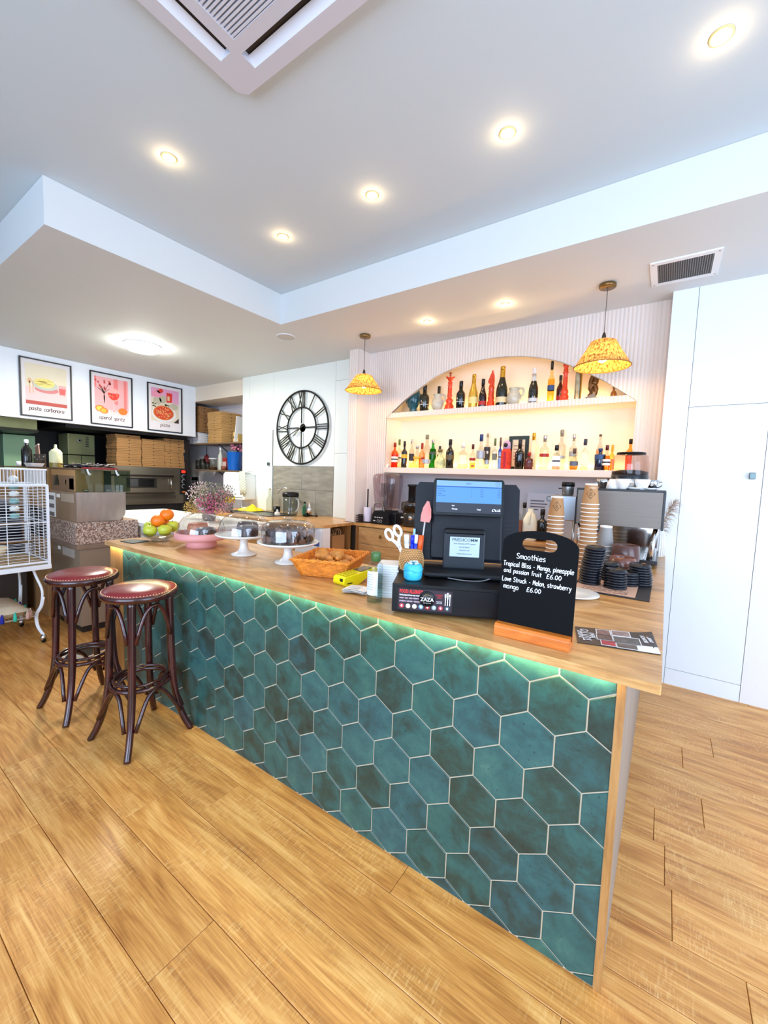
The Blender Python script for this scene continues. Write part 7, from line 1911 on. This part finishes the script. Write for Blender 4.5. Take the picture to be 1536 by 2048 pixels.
MB().box(0, .05, -.58, .46, 1.005, 1.02).obj('door_ledge', P('dark oven ledge', (44, 36, 30), .5), t)
cp = MB().box(0, .02, .565, .652, .99, 1.375).obj('control_panel', P('black control panel', (18, 18, 20), .3), t)
MB().box(.02, .024, .58, .64, 1.32, 1.36).obj('red_display', P('lit red display', (220, 40, 30), .4, emit=(240, 50, 34), estr=1.2), cp)
for i in range(3):
    k_ = MB().lathe([(0, 0), (.024, 0), (.022, .02), (0, .02)], 18, Matrix.Translation((.02, .612, 1.265 - .075 * i)) @ Matrix.Rotation(PI / 2, 4, 'Y')).obj('knob', BLKPL, cp)
    MB().tube([(.022, .612 + .028 * math.cos(q), 1.265 - .075 * i + .028 * math.sin(q)) for q in [2 * PI * j / 20 for j in range(20)]], .0035, 6, True).obj('dial_ring', P('pale dial ring', (190, 200, 206), .4), cp)
MB().box(.02, .024, .59, .635, 1.02, 1.035).obj('switch', P('orange switch', (206, 110, 50), .4, emit=(220, 110, 40), estr=.5), cp)
for i in range(6):
    MB().box(0, .004, -.5, .5, .93 + .008 * i, .933 + .008 * i).obj('vent_slot', P('dark slot', (70, 64, 56), .5), t)
MB().box(-.7, -.02, -.62, .62, 0, .85).obj('stand', P('black oven stand', (24, 24, 26), .6), t)
BOXM = P('kraft pizza box', (172, 128, 78), .75, var=.08, vscale=5)
def pizza_box_src(w_, h_, mat=BOXM, holes=False):
    t = thing('pizza_box', 'brown pizza box', 'box')
    MB().box(-w_ / 2, w_ / 2, -w_ / 2, w_ / 2, 0, h_ * .48).obj('tray', mat, t)
    MB().box(-w_ / 2 - .002, w_ / 2 + .002, -w_ / 2 - .002, w_ / 2 + .002, h_ * .5, h_ * .98).obj('lid', mat, t, bevel=.003, seg=1)
    for s_ in ((-.22, .22) if holes else (0,)):
        MB().lathe([(0, 0), (.0075, 0), (.0075, .002), (0, .002)], 8, Matrix.Translation((w_ / 2 + .002, s_ * w_, h_ * .5)) @ Matrix.Rotation(PI / 2, 4, 'Y')).obj('tab_hole', CARDD, t)
    for s_ in ((-.22, .22) if holes else (0,)):
        MB().lathe([(0, 0), (.0075, 0), (.0075, .002), (0, .002)], 8, Matrix.Translation((s_ * w_, -w_ / 2 - .002, h_ * .5)) @ Matrix.Rotation(PI / 2, 4, 'X')).obj('tab_hole', CARDD, t)
    return t
def box_stack(x, y, z, n, w_, h_, where, grp, mat=BOXM, jit=.008, holes=False, desc='brown'):
    src = pizza_box_src(w_, h_, mat, holes)
    for i in range(n):
        lb = '%s pizza box, %s in the %s' % (desc, 'topmost' if i == n - 1 else (ORD[i] + ' up'), where)
        p = (x + random.uniform(-jit, jit), y + random.uniform(-jit, jit), z + h_ * i)
        if i == 0:
            src.location = p; src['label'] = lb; src['group'] = grp
        else:
            dup(src, lb, p, random.uniform(-.03, .03), grp)
box_stack(XO - .17, 2.70, 1.392, 9, .315, .048, 'left stack on the oven', 'pizza boxes on the oven')
box_stack(XO - .17, 3.03, 1.392, 8, .315, .050, 'middle stack on the oven', 'pizza boxes on the oven')
box_stack(XO - .17, 3.345, 1.392, 9, .30, .0485, 'right stack on the oven', 'pizza boxes on the oven', holes=True)
# hood, steel cupboard, black wall panels
GS = P('olive lit steel', (168, 172, 120), .4, .25, var=.15, vscale=3, stretch=(1, 2, 1))
hy = at_x(75, 876, -6.35)
t = thing('extractor_hood', 'large olive grey steel extractor hood above the kitchen pass', 'hood', (-6.9, .6, 1.7))
MB().prism([(-.55, .08), (.55, .08), (.55, .36), (.45, .66), (-.55, .66)], -1.4, hy.y - .6, Matrix(((1, 0, 0, 0), (0, 0, 1, 0), (0, 1, 0, 0), (0, 0, 0, 1)))).obj('hood_body', GS, t, bevel=.004)
MB().box(-.56, .56, -1.4, hy.y - .59, .05, .085).obj('hood_rim', P('dark hood rim', (60, 62, 50), .4, .6), t)
t = thing('black_canopy', 'black metal canopy above the pizza boxes and oven', 'canopy', (-6.7, 2.8, 1.84))
MB().box(-.7, .55, -.85, .68, 0.02, .5).obj('canopy_body', P('matt black canopy', (20, 20, 22), .6), t)
MB().box(.52, .56, -.85, .70, -.0, .06).obj('canopy_edge', P('black canopy edge', (28, 28, 30), .5), t)
t = thing('metal_post', 'black metal post at the right end of the pizza oven', 'post', (-6.16, 3.525, 0))
MB().box(-.02, .02, -.018, .018, 0, 1.838).obj('post', P('black canopy edge', (28, 28, 30)), t)
a, c = at_x(135, 866, -6.98), at_x(190, 911, -6.98)
t = thing('steel_cupboard', 'olive steel wall cupboard with a round dial left of the pizza boxes', 'cupboard', (-7.13, (a.y + c.y) / 2, c.z))
hw = (c.y - a.y) / 2
MB().box(-.2, .15, -hw, hw, 0, a.z - c.z).obj('cupboard_body', GS, t, bevel=.006)
MB().lathe([(0, 0), (.035, 0), (.03, .02), (0, .022)], 18, Matrix.Translation((.15, -.03, .2)) @ Matrix.Rotation(PI / 2, 4, 'Y')).obj('dial', P('pale dial', (190, 190, 160), .4), t)
MB().lathe([(0, .02), (.013, .022), (0, .034)], 12, Matrix.Translation((.15, -.03, .2)) @ Matrix.Rotation(PI / 2, 4, 'Y')).obj('dial_knob', BLACK, t)
m = MB()
for i in range(6): m.box(.15, .153, .05, .09, .12 + .025 * i, .133 + .025 * i)
stuff(m.obj('vent_slots', P('dark slot', (70, 64, 56)), t))
t2 = thing('steel_drawer_block', 'olive steel block of two units below the dial cupboard', 'cupboard', (-7.13, (a.y + c.y) / 2, .0))
for s_ in (-1, 1):
    MB().box(-.2, .15, min(s_ * .005, s_ * hw), max(s_ * .005, s_ * hw), 0, c.z - .012).obj('unit', GS, t2, bevel=.004)
t2 = thing('green_panel', 'pale green steel panel standing at the far left of the kitchen', 'panel', (-7.0, at_x(35, 900, -7.0).y, 0))
MB().box(-.1, .1, -.16, .16, 0, 1.74).obj('panel', P('pale green steel', (150, 190, 150), .4, .2), t2, bevel=.004)
area('hood_fill_light', (-6.17, .5, 2.3), (-.5, .1, -1), .1, 1.4, 12, (250, 255, 226))  # added fill lamp that brightens the hood, without any fitting
# niche shelves
def niche_shelf(label, z):
    t = thing('wall_shelf', label, 'shelf', (-5.45, 3.82, z), 0, 'bracketed shelves in the niche')
    MB().box(-.66, .66, -.19, .175, -.02, 0).obj('shelf_board', P('grey oak shelf', (128, 104, 76), .5), t)
    for x in (-.1, .42):
        MB().tube([(x, .165, -.02), (x, .165, -.26)], .009, 6).obj('bracket_upright', BLACK, t)
        MB().tube([(x, -.16, -.025), (x, .165, -.25)], .008, 6).obj('bracket_strut', BLACK, t)
zu = at_y(440, 885, 3.64).z; zl = at_y(430, 940, 3.64).z
niche_shelf('grey oak upper niche shelf stacked with pizza boxes', zu)
niche_shelf('grey oak lower niche shelf holding jars and a blue bucket', zl)
def nx(px, y=3.72): return at_y(px, 900, y).x
WBX = P('white pizza box card', (232, 232, 236), .7)
hbox = at_y(405, 864, 3.66).z - zu
box_stack(nx(404, 3.80), 3.80, zu, 5, .31, hbox / 5, 'left of the upper niche shelf', 'pizza boxes in the niche', WBX, .006, False, 'white')
htop = at_y(405, 812, 3.66).z - zu - hbox
box_stack(nx(407, 3.80), 3.80, zu + hbox + .002, 7, .32, htop / 7, 'brown pile on the white boxes', 'pizza boxes in the niche', P('darker kraft box', (150, 108, 66), .75), .006, True, 'dark brown')
hr_ = at_y(452, 822, 3.66).z - zu
box_stack(nx(449, 3.80), 3.80, zu, 9, .34, hr_ / 9, 'tall right pile of the upper niche shelf', 'pizza boxes in the niche', P('pale kraft box', (190, 148, 90), .75), .008, False, 'light brown')
t = thing('small_carton', 'small yellow brown carton at the right end of the upper niche shelf', 'box', (nx(472, 3.66), 3.70, zu))
MB().box(-.06, .06, -.05, .05, 0, .14).obj('carton_body', P('yellow kraft card', (206, 170, 96), .7), t, bevel=.002)
MB().box(-.06, .06, -.0515, -.05, .06, .075).obj('flap_line', CARDD, t)
t = thing('leaning_sheet', 'white card sheet leaning at the right end of the upper niche shelf', 'sheet', (nx(480, 3.7), 3.70, zu))
MB().box(-.004, .004, -.1, .1, 0, .36, Matrix.Rotation(.16, 4, 'Y')).obj('sheet', PAPER, t)
for i, (px, h_, r_, lb) in enumerate(((397, .15, .045, 'clear glass jar at the left end of the lower niche shelf'), (406, .17, .05, 'large clear glass jar, second on the lower niche shelf'), (415, .12, .035, 'clear glass jar, third on the lower niche shelf'))):
    t = thing('glass_jar', lb, 'jar', (nx(px, 3.69), 3.69, zl), 0, 'glass jars in the niche')
    MB().lathe([(0, .004), (r_, .004), (r_, h_), (r_ * .92, h_), (r_ * .92, .01), (0, .01)], 20).obj('glass_body', thin_glass('jar glass', (214, 216, 212), .05, 1.8), t)
t = thing('lidded_jar', 'clear jar with a white lid in the niche', 'jar', (nx(426, 3.74), 3.74, zl))
MB().lathe([(0, .002), (.06, .002), (.062, .16), (.055, .17), (0, .17)], 22).obj('glass_body', thin_glass('jar glass'), t)
MB().lathe([(0, .165), (.066, .166), (.066, .182), (0, .184)], 22).obj('lid', WPLAST, t)
MB().lathe([(0, .004), (.056, .004), (.056, .05), (0, .05)], 18).obj('contents', P('brown jar contents', (120, 80, 50), .8), t)
t = thing('oil_bottle', 'white topped bottle standing on the lower niche shelf', 'bottle', (nx(441, 3.74), 3.74, zl)); h_ = at_y(441, 893, 3.74).z - zl
MB().lathe([(0, 0), (.034, 0), (.036, .01), (.036, h_ * .6), (.015, h_ * .75), (.014, h_ * .9), (0, h_ * .9)], 18).obj('bottle_body', P('pale bottle', (200, 204, 190), .3), t)
MB().lathe([(.017, h_ * .86), (.017, h_), (0, h_)], 12).obj('cap', WPLAST, t)
t = thing('spice_tin', 'red spice tin left of the blue bucket', 'tin', (nx(452, 3.76), 3.76, zl))
MB().box(-.045, .045, -.03, .03, 0, .19).obj('tin_body', P('red tin', (170, 50, 50), .4), t, bevel=.004)
MB().box(-.046, .046, -.031, -.03, .06, .13).obj('tin_label', P('pale tin label', (220, 190, 180), .5), t)
t = thing('terracotta_pots', 'small brown pot in front of the red spice tin', 'pot', (nx(449, 3.68), 3.67, zl))
MB().lathe([(0, 0), (.035, 0), (.045, .06), (.04, .06), (.032, .01), (0, .008)], 18).obj('pot_body', P('terracotta', (130, 70, 46), .7), t)
t = thing('blue_bucket', 'bright blue bucket at the right of the lower niche shelf', 'bucket', (nx(469, 3.76), 3.76, zl)); hb = at_y(469, 905, 3.76).z - zl
MB().lathe([(0, 0), (.09, 0), (.093, .01), (.11, hb), (.114, hb + .004), (.104, hb), (.088, .012), (0, .012)], 26).obj('bucket_body', P('blue plastic', (24, 104, 200), .35), t)
MB().tube([(.112, 0, hb - .02), (.13, -.03, hb * .55), (.112, -.05, hb * .3)], .004, 6).obj('handle', P('blue plastic', (24, 104, 200)), t)
t = thing('pink_flowers', 'pink artificial flowers standing in the blue bucket', 'flowers', (nx(474, 3.76), 3.76, zl + .02))
m = MB()
for i in range(26):
    m.ball((random.uniform(-.06, .06), random.uniform(-.06, .06), hb + random.uniform(.0, .10)), random.uniform(.014, .024), 7, 5)
stuff(m.obj('petals', P('pink petals', (214, 130, 150), .7), t))
MB().tube([(0, 0, 0), (0, 0, hb + .04)], .006, 6).obj('stems', P('dark stem', (60, 60, 40), .7), t)
t = thing('red_tag', 'red hanging bag below the upper niche shelf', 'bag', (nx(411, 3.95), 3.97, zu - .30))
MB().lathe([(0, 0), (.05, .005), (.055, .06), (.03, .12), (.012, .15), (0, .155)], 16).obj('bag_body', P('dark red fabric', (140, 34, 40), .7), t)
MB().tube([(0, 0, .15), (0, 0, .28)], .004, 5).obj('cord', BLACK, t)
t = thing('wall_socket', 'white double wall socket with two black plugs', 'socket', (nx(392, 3.99), 3.999, at_y(392, 957, 4.0).z))
MB().box(-.10, .10, -.012, 0, -.055, .055).obj('face_plate', WPLAST, t, bevel=.004)
for s_ in (-.05, .05):
    p_ = MB().box(s_ - .03, s_ + .03, -.045, -.012, -.03, .025).obj('plug', BLKPL, t, bevel=.006)
    MB().tube([(s_, -.035, -.03), (s_ + .005, -.036, -.12), (s_ - .004, -.02, -.3)], .005, 6).obj('lead', BLKPL, p_)

# ------------------------------------------------------------------ bird cage on a rolling stand
CX0, CX1, CY0, CY1 = -4.36, -3.835, .50, 1.09
t = thing('bird_cage', 'white wire bird cage on a rolling stand at the left edge', 'cage', ((CX0 + CX1) / 2, (CY0 + CY1) / 2, 0))
O_ = Matrix.Translation((-(CX0 + CX1) / 2, -(CY0 + CY1) / 2, 0))
CW = P('white enamelled wire', (236, 240, 244), .35)
zb0, zs0, zt0 = .60, 1.20, 1.315
def rail(z, r, nm):
    MB().tube([(CX0, CY0, z), (CX1, CY0, z), (CX1, CY1, z), (CX0, CY1, z)], r, 6, True, O_, smooth=False).obj(nm, CW, t)
rail(zs0, .009, 'shoulder_rail'); rail(zb0 + .02, .008, 'base_rail'); rail(zt0, .006, 'top_rail'); rail(.92, .0035, 'middle_rail')
for x in (CX0, CX1):
    for y in (CY0, CY1):
        MB().box(x - .008, x + .008, y - .008, y + .008, zb0, zs0, O_).obj('corner_post', CW, t)
sides = (('front_wires', (CX1, CY0), (CX1, CY1)), ('back_wires', (CX0, CY0), (CX0, CY1)), ('end_wires', (CX0, CY1), (CX1, CY1)), ('end_wires', (CX0, CY0), (CX1, CY0)))
for nm, p, q in sides:
    m = MB()
    nz = 26
    for i in range(nz):
        z = zb0 + .04 + (zs0 - zb0 - .05) * i / (nz - 1)
        m.tube([(p[0], p[1], z), (q[0], q[1], z)], .0017, 4, M=O_, smooth=False, cap=False)
    L_ = math.hypot(q[0] - p[0], q[1] - p[1])
    for i in range(1, 5):
        f = i / 5
        m.tube([(p[0] + (q[0] - p[0]) * f, p[1] + (q[1] - p[1]) * f, zb0 + .02), (p[0] + (q[0] - p[0]) * f, p[1] + (q[1] - p[1]) * f, zs0)], .0028, 4, M=O_, smooth=False, cap=False)
    k = int(L_ / .018)
    for i in range(k + 1):
        f = i / k
        x, y = p[0] + (q[0] - p[0]) * f, p[1] + (q[1] - p[1]) * f
        m.tube([(x, y, zs0), (x, y, zt0)], .0022, 4, M=O_, smooth=False, cap=False)
    stuff(m.obj(nm, CW, t))
m = MB()
for i in range(30):
    x = CX0 + (CX1 - CX0) * i / 29
    m.tube([(x, CY0, zt0), (x, CY1, zt0)], .002, 4, M=O_, smooth=False, cap=False)
stuff(m.obj('roof_wires', CW, t))
MB().box(CX0 - .012, CX1 + .012, CY0 - .012, CY1 + .012, zb0 - .035, zb0 + .0, O_).obj('pull_out_tray', CW, t, bevel=.004)
MB().box(CX0 + .02, CX1 - .02, CY0 + .02, CY1 - .02, zb0 + .001, zb0 + .02, O_).obj('bedding', P('wood chip bedding', (190, 160, 116), .9, var=.3, vscale=60, bump=1, bscale=120), t)
MB().tube([(CX0 + .1, CY0 + .02, .86), (CX0 + .1, CY1 - .02, .88)], .01, 8, M=O_).obj('perch', P('wood perch', (170, 130, 84), .7), t)
MB().tube([(CX1 - .12, CY0 + .02, .78), (CX0 + .2, CY1 - .02, .74)], .01, 8, M=O_).obj('perch', P('wood perch', (170, 130, 84)), t)
ly = MB()
for i in range(6):
    MB().lathe([(0, 0), (.026, .004), (.03, .03), (.012, .045), (0, .046)], 14, O_ @ Matrix.Translation((CX1 - .13, CY1 - .16, 1.22 - .055 * i))).obj('hanging_toy', P('pale toy ring %d' % (i % 2), ((226, 230, 226), (120, 170, 170))[i % 2], .5), t)
MB().lathe([(0, 0), (.06, .0), (.075, .05), (.07, .05), (.055, .008), (0, .006)], 18, O_ @ Matrix.Translation((CX1 - .09, CY0 + .3, .70))).obj('food_cup', P('cream food cup', (222, 206, 170), .5), t)
def sleg(x, y, dx, dy):
    pts = smoothline([(x, y, .565), (x + dx * .4, y + dy * .4, .50), (x + dx * 1.0, y + dy * 1.0, .40), (x + dx * .8, y + dy * .8, .29), (x + dx * .2, y + dy * .2, .21), (x + dx * .3, y + dy * .3, .12), (x + dx * .9, y + dy * .9, .062)], 5)
    l = MB(); l.tube(pts, .009, 8, M=O_); l.tube([(a + .016, b_ + .004, c) for a, b_, c in pts[12:]], .007, 8, M=O_)
    l = l.obj('leg', CW, t)
    w_ = MB().lathe([(0, -.012), (.02, -.012), (.024, -.006), (.024, .006), (.02, .012), (0, .012)], 16, O_ @ Matrix.Translation((x + dx * .95, y + dy * .95, .024)) @ Matrix.Rotation(PI / 2, 4, 'X')).obj('caster', BLKPL, l)
    MB().lathe([(0, .03), (.024, .025), (.018, .05), (.008, .066), (0, .066)], 12, O_ @ Matrix.Translation((x + dx * .95, y + dy * .95, 0))).obj('caster_hood', CHROME, l)
for x, sx_ in ((CX0 + .08, -1), (CX1 - .08, 1)):
    for y, sy_ in ((CY0 + .06, -1), (CY1 - .08, 1)):
        sleg(x, y, sx_ * .085, sy_ * .03)
m = MB()
for i in range(24):
    y = CY0 + .06 + (CY1 - CY0 - .12) * i / 23
    m.tube([(CX0 + .06, y, .2), (CX1 - .06, y, .2)], .002, 4, M=O_, smooth=False)
m.tube([(CX0 + .06, CY0 + .06, .2), (CX1 - .06, CY0 + .06, .2), (CX1 - .06, CY1 - .06, .2), (CX0 + .06, CY1 - .06, .2)], .004, 6, True, O_)
stuff(m.obj('wire_shelf', CW, t))
t = thing('tasselled_cushion', 'beige cushion with teal and blue tassels on the shelf under the cage', 'cushion', (-4.06, .70, .205))
m = MB(); n = 14; vs = []
CB = P('beige woven cotton', (206, 190, 166), .9, var=.08, vscale=30, bump=.4, bscale=160)
for s_ in (1, -1):
    for i in range(n):
        for j in range(n):
            u, v = 2 * i / (n - 1) - 1, 2 * j / (n - 1) - 1
            hgt = ((1 - u ** 4) * (1 - v ** 4)) ** .5
            vs.append((u * .22, v * .27, .06 + s_ * (.055 * hgt + .0)))
fs = []
for o in (0, n * n):
    for i in range(n - 1):
        for j in range(n - 1):
            q_ = (o + i * n + j, o + (i + 1) * n + j, o + (i + 1) * n + j + 1, o + i * n + j + 1)
            fs.append(q_ if o == 0 else q_[::-1])
m.add(vs, fs, True); m.obj('cushion_body', CB, t)
cols = [(40, 190, 170), (30, 40, 150), (60, 190, 160), (196, 160, 146), (40, 180, 166), (30, 40, 150), (206, 170, 150), (50, 190, 170)]
for i in range(8):
    y = -.25 + .5 * i / 7
    tp_ = MB().lathe([(0, .014), (.006, .012), (.005, .003), (.009, -.004), (.012, -.03), (.013, -.052), (0, -.053)], 10).obj('tassel', P('tassel %d' % (i % 4), cols[i % 4], .9), t, (.228, y, .055))
for i in range(4):
    x = -.18 + .36 * i / 3
    MB().lathe([(0, .014), (.006, .012), (.005, .003), (.009, -.004), (.012, -.03), (.013, -.052), (0, -.053)], 10).obj('tassel', P('tassel %d' % (i % 4), cols[i % 4]), t, (x, .278, .055))
# leaflets on the floor by the prep counter
c0 = at_z(178, 1300, 0)
t = thing('magazine', 'dark printed magazine lying on the floor behind the stools', 'magazine', (c0.x, c0.y, 0), .3)
MB().box(-.11, .11, -.15, .15, .0005, .008).obj('pages', PAPER, t)
MB().box(-.11, .11, -.15, .15, .0082, .0095).obj('cover', P('dark magazine cover', (60, 58, 50), .4, var=.5, vscale=12), t)
MB().box(-.11, .11, -.15, -.10, .0096, .0102).obj('cover_band', P('pale magazine band', (206, 200, 186), .5), t)
